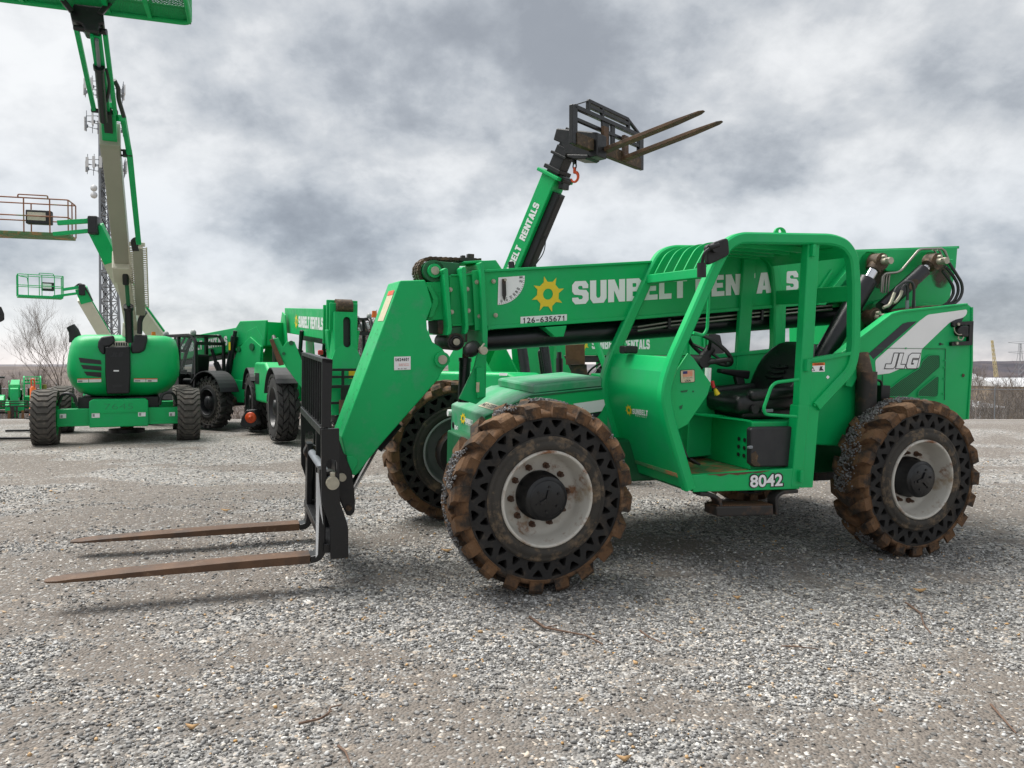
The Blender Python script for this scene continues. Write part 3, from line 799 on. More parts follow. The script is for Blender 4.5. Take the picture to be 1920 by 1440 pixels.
def tower():
    D = 150.0
    base = W(211, 690, D); z0 = gz(base.x, D)
    t = thing('cell_tower', 'tall grey lattice phone tower with antenna arrays behind the boom lifts', 'tower', Matrix.Translation(Vector((base.x, D, z0))))
    fr = Frame(Vector((base.x, D, z0)), 0)
    H = W(200, 138, D).z - z0; cx = lambda z: -1.0 * z / H
    wd = lambda z: 2.35 - 1.45 * z / H
    def corner(k, z):
        a = R(90 + 120 * k + 22); return Vector((cx(z) + wd(z) * math.cos(a), wd(z) * math.sin(a), z))
    b = MB()
    for k in range(3): b.tube([corner(k, H * i / 12) for i in range(13)], 0.24, 6)
    b.build('leg', M['galv'], t)
    b = MB(); n = 26
    for i in range(n):
        z0_, z1_ = H * i / n, H * (i + 1) / n
        for k in range(3):
            b.tube([corner(k, z0_), corner((k + 1) % 3, z1_)], 0.11, 3); b.tube([corner((k + 1) % 3, z0_), corner(k, z1_)], 0.11, 3); b.tube([corner(k, z1_), corner((k + 1) % 3, z1_)], 0.09, 3)
    b.build('bracing', M['galv'], t)
    b = MB()
    for dx in (-1.2, -.9, -.6, -.3): b.tube([(dx + cx(0), -0.6, 0), (dx * .6 + cx(H), -0.3, H * .96)], 0.09, 4)
    b.build('feed_cable', M['charcoal'], t)
    rnd = random.Random(4)
    for py in (168, 232, 312):
        z = (W(205, py, D).z - z0)
        fr_b = MB()
        for k in range(3):
            a = R(30 + 120 * k); c = Vector((cx(z), 0, z)); d = Vector((math.cos(a), math.sin(a), 0)); s = Vector((-d.y, d.x, 0))
            for dz in (-0.5, 0.5):
                fr_b.tube([c + d * .9 + Vector((0, 0, dz)), c + d * 3.1 + Vector((0, 0, dz))], 0.07, 4)
                fr_b.tube([c + d * 3.1 - s * 2.0 + Vector((0, 0, dz)), c + d * 3.1 + s * 2.0 + Vector((0, 0, dz))], 0.07, 4)
            for q in (-1.9, -.65, .65, 1.9):
                p = c + d * 3.15 + s * q; hh = rnd.uniform(1.0, 1.7)
                fr_b.tube([p - Vector((0, 0, 1.5)), p + Vector((0, 0, 1.5))], 0.06, 4)
                if rnd.random() < .85:
                    ab = MB(); rot = Matrix.Rotation(a, 3, 'Z'); ab.box(p + d * .22, (0.2, rnd.choice((0.35, 0.5)), hh * 1.6), rot); ab.build('panel_antenna', M['antenna'], t, 0.05)
                    if rnd.random() < .7: ab = MB(); ab.box(p - d * .25 - Vector((0, 0, .5)), (0.3, 0.36, .6), rot); ab.build('radio_unit', M['galv'], t, 0.03)
        fr_b.build('antenna_frame', M['galv'], t)
    for py in (355, 368):
        z = W(200, py, D).z - z0; b = MB(); b.lathe([(0.0, -.30), (.62, -.22), (.64, .0), (.3, .3), (0, .34)], 20); o = b.build('dish', M['antenna'], t); o.location = (-2.7, -0.9, z)
    b = MB(); b.tube([(cx(H), 0, H), (cx(H), 0, H + 2.6)], 0.05, 4); b.build('lightning_rod', M['galv'], t)
tower()
# ---------------------------------------------------------------- heavy block capitals
GLY = {
 'U': (.82, [[(0, 1), (.37, 1), (.37, .32), (.43, .23), (.57, .23), (.63, .32), (.63, 1), (1, 1), (1, .2), (.82, 0), (.18, 0), (0, .2)]]),
 'S': (.80, [[(.98, .68), (.98, .84), (.82, 1), (.18, 1), (0, .84), (0, .56), (.14, .42), (.58, .38), (.64, .33), (.64, .27), (.58, .21), (.42, .21), (.36, .29), (0, .29), (0, .16), (.18, 0), (.82, 0), (1, .16), (1, .46), (.86, .6), (.44, .63), (.36, .68), (.36, .74), (.42, .79), (.58, .79), (.63, .74), (.63, .68)]]),
 'N': (.86, [[(0, 0), (0, 1), (.38, 1), (.65, .50), (.65, 1), (1, 1), (1, 0), (.64, 0), (.35, .52), (.35, 0)]]),
 'B': (.82, [[(0, 0), (0, 1), (.78, 1), (.97, .84), (.97, .62), (.84, .52), (1, .42), (1, .16), (.82, 0)], [(.38, .62), (.38, .79), (.58, .79), (.61, .76), (.61, .66), (.58, .62)], [(.38, .21), (.38, .42), (.59, .42), (.63, .38), (.63, .25), (.59, .21)]]),
 'E': (.72, [[(0, 0), (0, 1), (.95, 1), (.95, .77), (.40, .77), (.40, .62), (.88, .62), (.88, .40), (.40, .40), (.40, .23), (1, .23), (1, 0)]]),
 'L': (.66, [[(0, 0), (0, 1), (.42, 1), (.42, .24), (1, .24), (1, 0)]]),
 'T': (.76, [[(.29, 0), (.29, .76), (0, .76), (0, 1), (1, 1), (1, .76), (.71, .76), (.71, 0)]]),
 'R': (.82, [[(0, 0), (0, 1), (.80, 1), (.98, .84), (.98, .58), (.84, .46), (1, 0), (.62, 0), (.52, .40), (.38, .40), (.38, 0)], [(.38, .60), (.38, .79), (.57, .79), (.61, .75), (.61, .64), (.57, .60)]]),
 'A': (.90, [[(0, 0), (.29, 1), (.71, 1), (1, 0), (.64, 0), (.60, .17), (.40, .17), (.36, 0)], [(.45, .37), (.5, .70), (.55, .37)]]),
 'J': (.74, [[(.58, 1), (1, 1), (1, .14), (.88, 0), (0, 0), (0, .27), (.52, .27), (.58, .33)]]),
 'G': (.86, [[(1, .70), (1, 1), (.2, 1), (0, .84), (0, .16), (.16, 0), (1, 0), (1, .56), (.5, .56), (.5, .36), (.64, .36), (.64, .25), (.42, .25), (.38, .30), (.38, .66), (.44, .71)]]),
}
def block_text(b, s, o, ux, uy, lift=None, grow=0.0, gap=.075):
    """one filled outline per letter, fitted to the parallelogram o, o+ux, o+uy"""
    o, ux, uy = Vector(o), Vector(ux), Vector(uy)
    if lift is not None: o = o + Vector(lift)
    tot = sum(GLY[c][0] for c in s) + gap * (len(s) - 1); x = 0
    for c in s:
        w, outs = GLY[c]
        q = [[(p[0] * w, p[1]) for p in ol] for ol in outs]
        if grow:
            q = [grow_poly(ol, grow) for ol in q]
        b.flat2d(q, lambda u, v, z, x=x: o + ux * ((x + u) / tot) + uy * v)
        x += w + gap
def grow_poly(pts, g):
    """push an outline outwards (holes inwards) by g"""
    n = len(pts); A = sum(pts[i][0] * pts[(i + 1) % n][1] - pts[(i + 1) % n][0] * pts[i][1] for i in range(n)); sg = 1 if A > 0 else -1
    out = []
    for i in range(n):
        p, a, c = Vector(pts[i]), Vector(pts[i - 1]), Vector(pts[(i + 1) % n])
        d1, d2 = (p - a).normalized(), (c - p).normalized(); n1, n2 = Vector((d1.y, -d1.x)) * sg, Vector((d2.y, -d2.x)) * sg
        m = (n1 + n2); m = m / max(.5, m.length_squared / 2) if m.length > 1e-3 else n1
        out.append(tuple(p + m * g))
    return out
def stain_mat(name, col):
    """a smear that thins out round its own middle"""
    m = bpy.data.materials.new(name); m.use_nodes = True; nt = m.node_tree; b = nt.nodes['Principled BSDF']; N, L = nt.nodes.new, nt.links.new
    b.inputs['Base Color'].default_value = (*col, 1); b.inputs['Roughness'].default_value = .6
    tc = N('ShaderNodeTexCoord'); ln = N('ShaderNodeVectorMath'); ln.operation = 'LENGTH'; L(tc.outputs['Object'], ln.inputs[0])
    nz = N('ShaderNodeTexNoise'); nz.inputs['Scale'].default_value = 14; nz.inputs['Detail'].default_value = 6; L(tc.outputs['Object'], nz.inputs['Vector'])
    ad = N('ShaderNodeMath'); ad.operation = 'MULTIPLY_ADD'; ad.inputs[1].default_value = -.28; L(nz.outputs[0], ad.inputs[0]); L(ln.outputs['Value'], ad.inputs[2])
    mr = N('ShaderNodeMapRange'); mr.inputs[1].default_value = -.10; mr.inputs[2].default_value = .045; mr.inputs[3].default_value = .92; mr.inputs[4].default_value = 0.0; L(ad.outputs[0], mr.inputs[0])
    L(mr.outputs[0], b.inputs['Alpha'])
    return m
M['stain'] = stain_mat('grease smear', (0.05, 0.030, 0.016))

def mono_text(b, s, o, ux, uy, bold=0.0):
    """even spaced figures; the one gets a flag and the dash a bar"""
    o, ux, uy = Vector(o), Vector(ux), Vector(uy); n = len(s); k = 1.0 / n
    for i, ch in enumerate(s):
        p = o + ux * (k * (i + .09)); w = ux * (k * .82)
        if ch == '1':
            q = lambda a, c: p + w * a + uy * c
            b.add([q(.42, 0), q(.66, 0), q(.66, 1), q(.48, 1), q(.18, .80), q(.18, .64), q(.42, .76)], [tuple(range(7))])
        elif ch == '-':
            b.add([p + w * .1 + uy * .38, p + w * .9 + uy * .38, p + w * .9 + uy * .54, p + w * .1 + uy * .54], [(0, 1, 2, 3)])
        else: b.text(ch, p, w, uy, bold)
# ---------------------------------------------------------------- wheels
def annulus_holes(r0, r1, tri_outer, tri_inner, n, y0, y1, m=None):
    """flat ring with two interlocking rings of triangular openings"""
    seg = 96
    outs = [[(r1 * math.cos(2 * math.pi * i / seg), r1 * math.sin(2 * math.pi * i / seg)) for i in range(seg)],
            [(r0 * math.cos(-2 * math.pi * i / seg), r0 * math.sin(-2 * math.pi * i / seg)) for i in range(seg)]]
    st = 2 * math.pi / n
    def P(r, a): return (r * math.cos(a), r * math.sin(a))
    for k in range(n):
        a = k * st
        ro, ri = tri_outer
        outs.append([P(ro, a - st * .26), P(ro, a + st * .26), P(ro - (ro - ri) * .3, a + st * .25), P(ri, a + st * .05), P(ri, a - st * .05), P(ro - (ro - ri) * .3, a - st * .25)])
        a += st / 2; ro, ri = tri_inner
        outs.append([P(ro, a - st * .05), P(ro, a + st * .05), P(ri + (ro - ri) * .2, a + st * .23), P(ri, a + st * .22), P(ri, a - st * .22), P(ri + (ro - ri) * .25, a - st * .23)])
    b = MB(); t = abs(y1 - y0)
    b.flat2d(outs, lambda u, v, w: (u, (y0 + y1) / 2 - w, v), t)
    return b

def wheel_meshes(style):
    out = {}
    if style in ('mud', 'black'):
        Rr, Wd, N = 0.65, 0.345, 20
        h = Wd / 2
        b = MB()
        b.lathe([(.545, -h + .012), (.566, -h + .006), (.582, -h + .03), (.597, -.06), (.600, 0), (.597, .06), (.582, h - .03), (.566, h - .006), (.545, h - .012), (.535, 0)], 102, closed=True)
        st = 2 * math.pi / N; rnd = random.Random(3)
        for side in (-1, 1):
            for k in range(N):
                a0 = k * st + (st / 2 if side > 0 else 0)
                rings = []
                for y, rt, rb, lead, wd in ((-.035, .634, .585, .27, .18), (.05, .645, .585, .15, .19), (.115, .650, .575, .05, .215), (.152, .642, .560, .0, .235), (.177, .618, .550, -.015, .26), (.172, .575, .546, -.02, .275)):
                    ac = a0 + lead * st * 2.1; j = rnd.uniform(-.004, .004); w2 = wd * st
                    def P(r, a): return Vector((r * math.cos(a), side * y, r * math.sin(a)))
                    ring = [P(rb, ac - w2 * 1.12), P(rb, ac + w2 * 1.12), P(rt + j, ac + w2), P(rt + j, ac - w2)]
                    rings.append(ring if side > 0 else ring[::-1])
                b.loft(rings, smooth=False)
        out['wheel'] = b
        s = annulus_holes(.405, .553, (.530, .480), (.482, .430), 24, -.158, -.085)
        s2 = annulus_holes(.405, .553, (.530, .480), (.482, .430), 24, .085, .158)
        s.add(s2.v, s2.f)
        s.lathe([(.553, -.02), (.40, -.02)], 48); 
        out['sidewall'] = s
        b = MB()
        for q in (-1, 1):
            pr = [(.423, .140), (.420, .165), (.405, .178), (.392, .170), (.384, .181), (.355, .183), (.335, .172), (.322, .162), (.318, .12)]
            b.lathe([(r, q * y) for r, y in pr], 72)
        b.lathe([(.32, -.15), (.32, .15)], 48)
        out['bead'] = b
        b = MB()
        b.lathe([(.328, -.158), (.327, -.176), (.318, -.183), (.308, -.178), (.305, -.160), (.300, -.13), (.288, -.08), (.282, -.03), (.266, -.006), (.24, -.002), (.10, -.004)], 72)
        b.lathe([(.10, .02), (.24, .02), (.27, .06), (.30, .13), (.308, .178), (.318, .183), (.327, .176), (.328, .15)], 72)
        out['rim'] = b
        b = MB()
        b.lathe([(.168, -.004), (.166, -.055), (.150, -.060), (.150, -.150), (.146, -.156), (.128, -.158), (.126, -.166), (.118, -.172), (.0, -.172)], 48)
        for k in range(3):
            a = R(90 + 120 * k); b.beam((0, -.176, 0), (.062 * math.cos(a), -.176, .062 * math.sin(a)), .022, .034, (0, 1, 0), w2=.014, h2=.020)
        for k in range(6):
            a = R(30 + 60 * k); b.cyl((.085 * math.cos(a), -.17, .085 * math.sin(a)), (.085 * math.cos(a), -.179, .085 * math.sin(a)), .009, 8)
        b.lathe([(.15, .02), (.14, .10), (.10, .16), (.0, .16)], 24)
        out['hub_cap'] = b
        b = MB(); b.cyl((0, -.002, 0), (0, -.022, 0), .023, 6); b.cyl((0, -.022, 0), (0, -.055, 0), .0125, 8); b.cyl((0, -.055, 0), (0, -.064, 0), .009, 8)
        out['lug_nut'] = b
    elif style == 'chevron':
        Rr, Wd, N = 0.565, 0.43, 26; h = Wd / 2; st = 2 * math.pi / N; b = MB()
        b.lathe([(.36, -h + .02), (.48, -h), (.525, -h + .03), (.532, 0), (.525, h - .03), (.48, h), (.36, h - .02)], 78)
        for k in range(N):
            rings = []
            for y, rt, sh in ((-h - .004, .542, -1.05), (-.175, .556, -.9), (-.085, .565, 0), (.085, .565, 0), (.175, .556, -.9), (h + .004, .542, -1.05)):
                ac = k * st + sh * st; w2 = st * .33
                rings.append([Vector((r * math.cos(a), y, r * math.sin(a))) for r, a in ((.515, ac - w2 * 1.15), (.515, ac + w2 * 1.15), (rt, ac + w2), (rt, ac - w2))])
            b.loft(rings, smooth=False)
        out['wheel'] = b
        b = MB(); b.lathe([(.36, -h + .02), (.345, -h + .03), (.33, -h + .12), (.0, -h + .12)], 40); b.lathe([(.36, h - .02), (.345, h - .03), (.33, h - .12), (.0, h - .12)], 40)
        b.lathe([(.0, -h + .06), (.12, -h + .06), (.12, -h + .13)], 20); b.lathe([(.0, h - .06), (.12, h - .06), (.12, h - .13)], 20)
        out['rim'] = b
    elif style == 'block':
        Rr, Wd, N = 0.68, 0.40, 20; h = Wd / 2; st = 2 * math.pi / N; b = MB()
        b.lathe([(.40, -h + .015), (.56, -h), (.63, -h + .03), (.642, 0), (.63, h - .03), (.56, h), (.40, h - .015)], 80)
        for k in range(N):
            for col, (ya, yb, off, sk) in enumerate(((-h - .002, -.115, 0.0, -.25), (-.10, -.005, .5, .30), (.005, .10, 0.0, -.30), (.115, h + .002, .5, .25))):
                rings = []
                for y, f in ((ya, -1), ((ya + yb) / 2, 0), (yb, 1)):
                    ac = (k + off + sk * f) * st; rt = .68 - .9 * max(0, abs(y) - .1) ** 1.3 * .35; w2 = st * .36
                    rings.append([Vector((r * math.cos(a), y, r * math.sin(a))) for r, a in ((.615, ac - w2 * 1.1), (.615, ac + w2 * 1.1), (rt, ac + w2), (rt, ac - w2))])
                b.loft(rings, smooth=False)
        out['wheel'] = b
        b = MB()
        for q in (-1, 1):
            b.lathe([(r, q * y) for r, y in ((.41, h - .02), (.40, h), (.385, h - .01), (.37, h - .12), (.30, h - .16), (.0, h - .15))], 40); b.lathe([(.16, q * (h - .17)), (.15, q * (h - .03)), (.0, q * (h - .02))], 24)
        out['rim'] = b
    return {k: v.mesh(k) for k, v in out.items()}
WM = {s: wheel_meshes(s) for s in ('mud', 'chevron', 'block')}
def mesh_variant(me, m):
    c = me.copy(); c.materials.clear(); c.materials.append(m); return c
def wheel_kit(style, mats): return {k: mesh_variant(me, mats[k]) for k, me in WM[style].items() if k in mats}
KIT_MUD = wheel_kit('mud', dict(wheel=M['mudlug'], sidewall=M['rubber'], bead=M['bead'], rim=M['rim'], hub_cap=M['hub'], lug_nut=M['rust']))
KIT_MUDGREY = wheel_kit('mud', dict(wheel=M['mudlug'], sidewall=M['rubber'], bead=M['bead'], rim=M['rim_grey'], hub_cap=M['hub']))
KIT_BLACK = wheel_kit('mud', dict(wheel=M['tyre_dark'], sidewall=M['tyre_grey'], bead=M['tyre_dark'], rim=M['charcoal'], hub_cap=M['charcoal']))
KIT_CHEV = wheel_kit('chevron', dict(wheel=M['tyre_grey'], rim=M['green']))
KIT_BLOCK = wheel_kit('block', dict(wheel=M['tyre_dark'], rim=M['black']))
def put_wheel(kit, parent, loc, rotz=0.0, spin=0.0, scale=1.0, nuts=False, label=None, grit=0):
    """wheel > sidewall, bead, rim, hub_cap, lug_nut; its outer face looks along -y"""
    w = bpy.data.objects.new('wheel', kit['wheel']); COL.objects.link(w); w.parent = parent; w.location = loc
    w.rotation_mode = 'ZYX' if False else 'XYZ'
    w.rotation_euler = (Matrix.Rotation(rotz, 3, 'Z') @ Matrix.Rotation(spin, 3, 'Y')).to_euler()
    w.scale = (scale, scale, scale)
    if label: w['label'] = label
    for k in ('sidewall', 'bead', 'rim', 'hub_cap'):
        if k in kit:
            o = bpy.data.objects.new(k, kit[k]); COL.objects.link(o); o.parent = w
    if nuts:
        for k in range(10):
            a = 2 * math.pi * (k + .3) / 10; o = bpy.data.objects.new('lug_nut', kit['lug_nut']); COL.objects.link(o); o.parent = w; o.location = (.205 * math.cos(a), 0, .205 * math.sin(a))
    if grit:
        rnd = random.Random(grit); b = MB()
        for _ in range(5200):
            a = rnd.uniform(0, 2 * math.pi); y = max(-.09, min(.16, rnd.gauss(.045, .065))); q = mnoise.noise((math.cos(a) * 2.3, y * 5, math.sin(a) * 2.3 + grit))
            if q < -.06: continue
            s = rnd.uniform(.004, .013); r = rnd.uniform(.628, .652) - .9 * max(0, abs(y) - .10)
            c = Vector((r * math.cos(a), y, r * math.sin(a)))
            rot = Matrix.Rotation(rnd.uniform(0, 6), 3, Vector((rnd.random(), rnd.random(), rnd.random())).normalized())
            vs = [c + rot @ Vector(v) * s * rnd.uniform(.7, 1.2) for v in ((1, 0, 0), (-1, 0, 0), (0, 1.2, 0), (0, -1.2, 0), (0, 0, .8), (0, 0, -.8))]
            b.add(vs, [(0, 2, 4), (2, 1, 4), (1, 3, 4), (3, 0, 4), (2, 0, 5), (1, 2, 5), (3, 1, 5), (0, 3, 5)])
        o = b.build('stuck_grit', M['grit'], w); o['kind'] = 'stuff'
    return w

def sun_emblem(b, o, ux, uy, lift=None, n=8):
    """eight toothed sun wheel with a round hole, in the plane of ux, uy (its full width and height)"""
    o, ux, uy = Vector(o), Vector(ux), Vector(uy)
    if lift is not None: o = o + Vector(lift)
    out = []
    for k in range(n):
        a = 2 * math.pi * k / n + .25
        out.append((.5 * math.cos(a), .5 * math.sin(a))); out.append((.35 * math.cos(a + .12), .35 * math.sin(a + .12)))
        out.append((.33 * math.cos(a + 2 * math.pi / n * .72), .33 * math.sin(a + 2 * math.pi / n * .72)))
    hole = [(.15 * math.cos(-2 * math.pi * i / 20), .15 * math.sin(-2 * math.pi * i / 20)) for i in range(20)]
    b.flat2d([out, hole], lambda u, v, w: o + ux * u + uy * v)

# ---------------------------------------------------------------- the telehandler in front
TH = thing('telehandler', 'large muddy green telehandler with open cab and lowered forks in front', 'telehandler', FM.m)
def Y(px, py, y): return FM.y(px, py, y)
def YL(pts, y): return [FM.y(px, py, y) for px, py in pts]
def plate(b, pts, y, t): return b.prism(YL(pts, y), (0, t, 0))

def th_wheels():
    for lx, ly, rz, kit, nuts, lab, sp, gr in ((0, .1725, 0, KIT_MUD, True, 'largest front wheel nearest the camera', 0.1, 2), (3.289, .1725, 0, KIT_MUD, True, 'muddy rear wheel on the near side', 0.33, 5),
                                     (0, 2.30, math.pi, KIT_MUDGREY, False, 'front wheel on the far side seen from inside', 0.2, 0), (3.289, 2.30, math.pi, KIT_MUDGREY, False, None, 0.5, 0)):
        put_wheel(kit, TH, (lx, ly, .65), rz, sp, 1.0, nuts, lab, gr)
    for lx in (0, 3.289):
        b = MB(); b.cyl((lx, .32, .65), (lx, 2.14, .65), .115, 16); b.bb(lx - .2, lx + .2, 1.0, 1.5, .46, .86)
        b.cyl((lx, .36, .65), (lx, .52, .65), .22, 20); b.cyl((lx, 1.94, .65), (lx, 2.12, .65), .22, 20)
        b.tube([(lx + .25, .45, .72), (lx + .25, 1.9, .72)], .035, 8)
        b.build('axle', M['black_rust'], TH, .012)
th_wheels()

def th_frame():
    FY = .95
    xn = Y(910, 779, FY).x
    far = FM.x(846, 755, xn)
    # front box over the axle, its top sloping up to the hood
    b = MB()
    prof = YL([(910, 779), (994, 739), (1142, 724)], FY)
    z0 = .80; xe = prof[2].x + .25
    pts = prof + [Vector((xe, FY, prof[2].z)), Vector((xe, FY, z0)), Vector((xn, FY, z0 + .02))]
    b.prism(pts, (0, far.y - FY, 0))
    b.build('front_frame', M['green_dusty'], TH, .012)
    # near side skin and decals
    b = MB(); sk = YL([(910, 781), (995, 741), (1141, 726)], FY - .005)
    b.prism([sk[0], sk[1], sk[2], Vector((sk[2].x, FY - .005, z0)), Vector((sk[0].x, FY - .005, z0))], (0, .003, 0)); b.build('side_panel', M['green'], TH)
    b = MB(); plate(b, [(1075, 757), (1136, 748.5), (1138, 752), (1128, 771), (1092, 776)], FY - .009, .003); b.build('white_stripe', M['white'], TH)
    b = MB(); plate(b, [(1100, 776), (1128, 772), (1122, 780), (1116, 786)], FY - .009, .003); b.build('dark_stripe', M['stripe'], TH)
    b = MB(); plate(b, [(909, 781), (996, 741), (1142, 726), (1142, 729), (997, 744.5), (910, 786)], FY - .011, .003); b.build('panel_seam', M['green_deep'], TH)
    # front face: emblem, lettering, lamp, lifting hole
    fx = lambda px, py: FM.x(px, py, xn - .004)
    b = MB(); o = fx(868, 784.5); sun_emblem(b, o, fx(874, 784.5) - o + (o - fx(862.5, 784.5)), fx(868, 773) - fx(868, 797)); b.build('sun_emblem', M['yellow'], TH)
    b = MB(); block_text(b, 'SUNBELT', fx(871.5, 792), fx(886, 797.5) - fx(871.5, 792), fx(871.5, 783) - fx(871.5, 792)); b.build('lettering', M['white'], TH); b = MB(); b.text('RENTALS', fx(873, 796), fx(885, 800.5) - fx(873, 796), fx(873, 793) - fx(873, 796), .0)
    b.build('lettering', M['white'], TH); b = MB(); b.text('8042', fx(852, 805), fx(859, 808) - fx(852, 805), fx(852, 796) - fx(852, 805), .03); b.build('lettering', M['white'], TH)
    b = MB(); c = fx(844.5, 774); b.cyl(c + Vector((.02, 0, 0)), c - Vector((.025, 0, 0)), .03, 16); b.build('headlamp', M['white'], TH, .005)
    b = MB(); c = fx(849.5, 797); b.cyl(c + Vector((.005, 0, 0)), c - Vector((.002, 0, 0)), .028, 16); b.build('tie_down_hole', M['ink'], TH)
    # notice on the sloping top
    p0, p1 = prof[0], prof[1]; sl = (p1 - p0).normalized(); nz = Vector((0, 1, 0)).cross(sl) * -1; nz = nz if nz.z > 0 else -nz
    b = MB(); q = p0 + sl * .08 + nz * .004 + Vector((0, .05, 0)); b.add([q, q + Vector((0, .36, 0)), q + Vector((0, .36, 0)) + sl * .075, q + sl * .075], [(0, 1, 2, 3)]); b.build('notice_plate', M['beige'], TH)
    b = MB(); q = q + nz * .002 + Vector((0, .34, 0)) + sl * .012; b.text('NO STEP', q, Vector((0, -.32, 0)), sl * .05, .02); b.build('notice_text', M['ink'], TH)
    # hood lid
    c0 = Y(1001, 738, FY + .01); c1 = Y(1139, 723.5, FY + .01); fr_ = FM.x(934, 723, c0.x); yb = fr_.y
    s = (c1 - c0).normalized(); u = Vector((-s.z, 0, s.x))
    b = MB(); h = .072
    rings = []
    for k, (ins, up) in enumerate(((0, .006), (0, h * .72), (.008, h * .90), (.026, h))):
        a = c0 + s * ins + u * up; e = c1 - s * ins + u * up
        rings.append([a + Vector((0, ins, 0)), e + Vector((0, ins, 0)), Vector((e.x, yb - ins, e.z)), Vector((a.x, yb - ins, a.z))])
    b.loft(rings, smooth=False); b.build('hood_lid', M['green_dusty'], TH, .005, 2)
    # central spine, belly and rear chassis
    b = MB(); b.bb(-.25, 4.1, .78, 1.62, .58, .92); b.bb(.2, 3.9, 1.62, 2.05, .62, .95); b.build('chassis', M['green_deep'], TH, .015)
    b = MB(); b.bb(1.0, 2.75, 1.62, 2.42, .72, 1.18); b.build('engine_hood', M['green'], TH, .05, 3)
    # boom rest: gusset and upright
    b = MB(); plate(b, [(861, 748), (889, 690), (899, 650), (913, 640), (911, 744), (893, 758)], 1.02, .03); b.build('boom_rest', M['green'], TH, .004)
    b = MB(); plate(b, [(893, 690), (908, 688), (911, 744), (895, 747)], .99, .03); b.build('boom_rest_upright', M['green_worn'], TH, .004)
    b = MB(); p, q = Y(872, 678, 1.2), Y(869, 754, 1.2); b.cyl(q, p, .046, 16); b.cyl(p, p + (p - q).normalized() * .03, .052, 16); b.build('sway_cylinder', M['cyl'], TH, .004)
    b = MB(); b.cyl(p, Y(874, 650, 1.2), .026, 12); b.build('sway_rod', M['grime'], TH)
    b = MB(); c = Y(884, 655, .84); b.lathe([(0, -.085), (.03, -.075), (.052, -.04), (.058, 0), (.05, .06), (0, .075)], 20); o = b.build('rubber_boot', M['plastic'], TH); o.location = c; o.rotation_euler = (.3, 0, -.7)
    b = MB(); c = Y(903, 657, .82); b.cyl(c, c - Vector((0, .06, 0)), .03, 12); b.cyl(c + Vector((.02, 0, .05)), c + Vector((-.03, -.02, .0)), .008, 8); b.build('lamp_plug', M['zinc'], TH, .003)
    b = MB(); plate(b, [(893, 717), (899, 716.5), (898.5, 735), (893, 735.5)], .985, .002); b.build('caution_decal', M['beige'], TH)
th_frame()

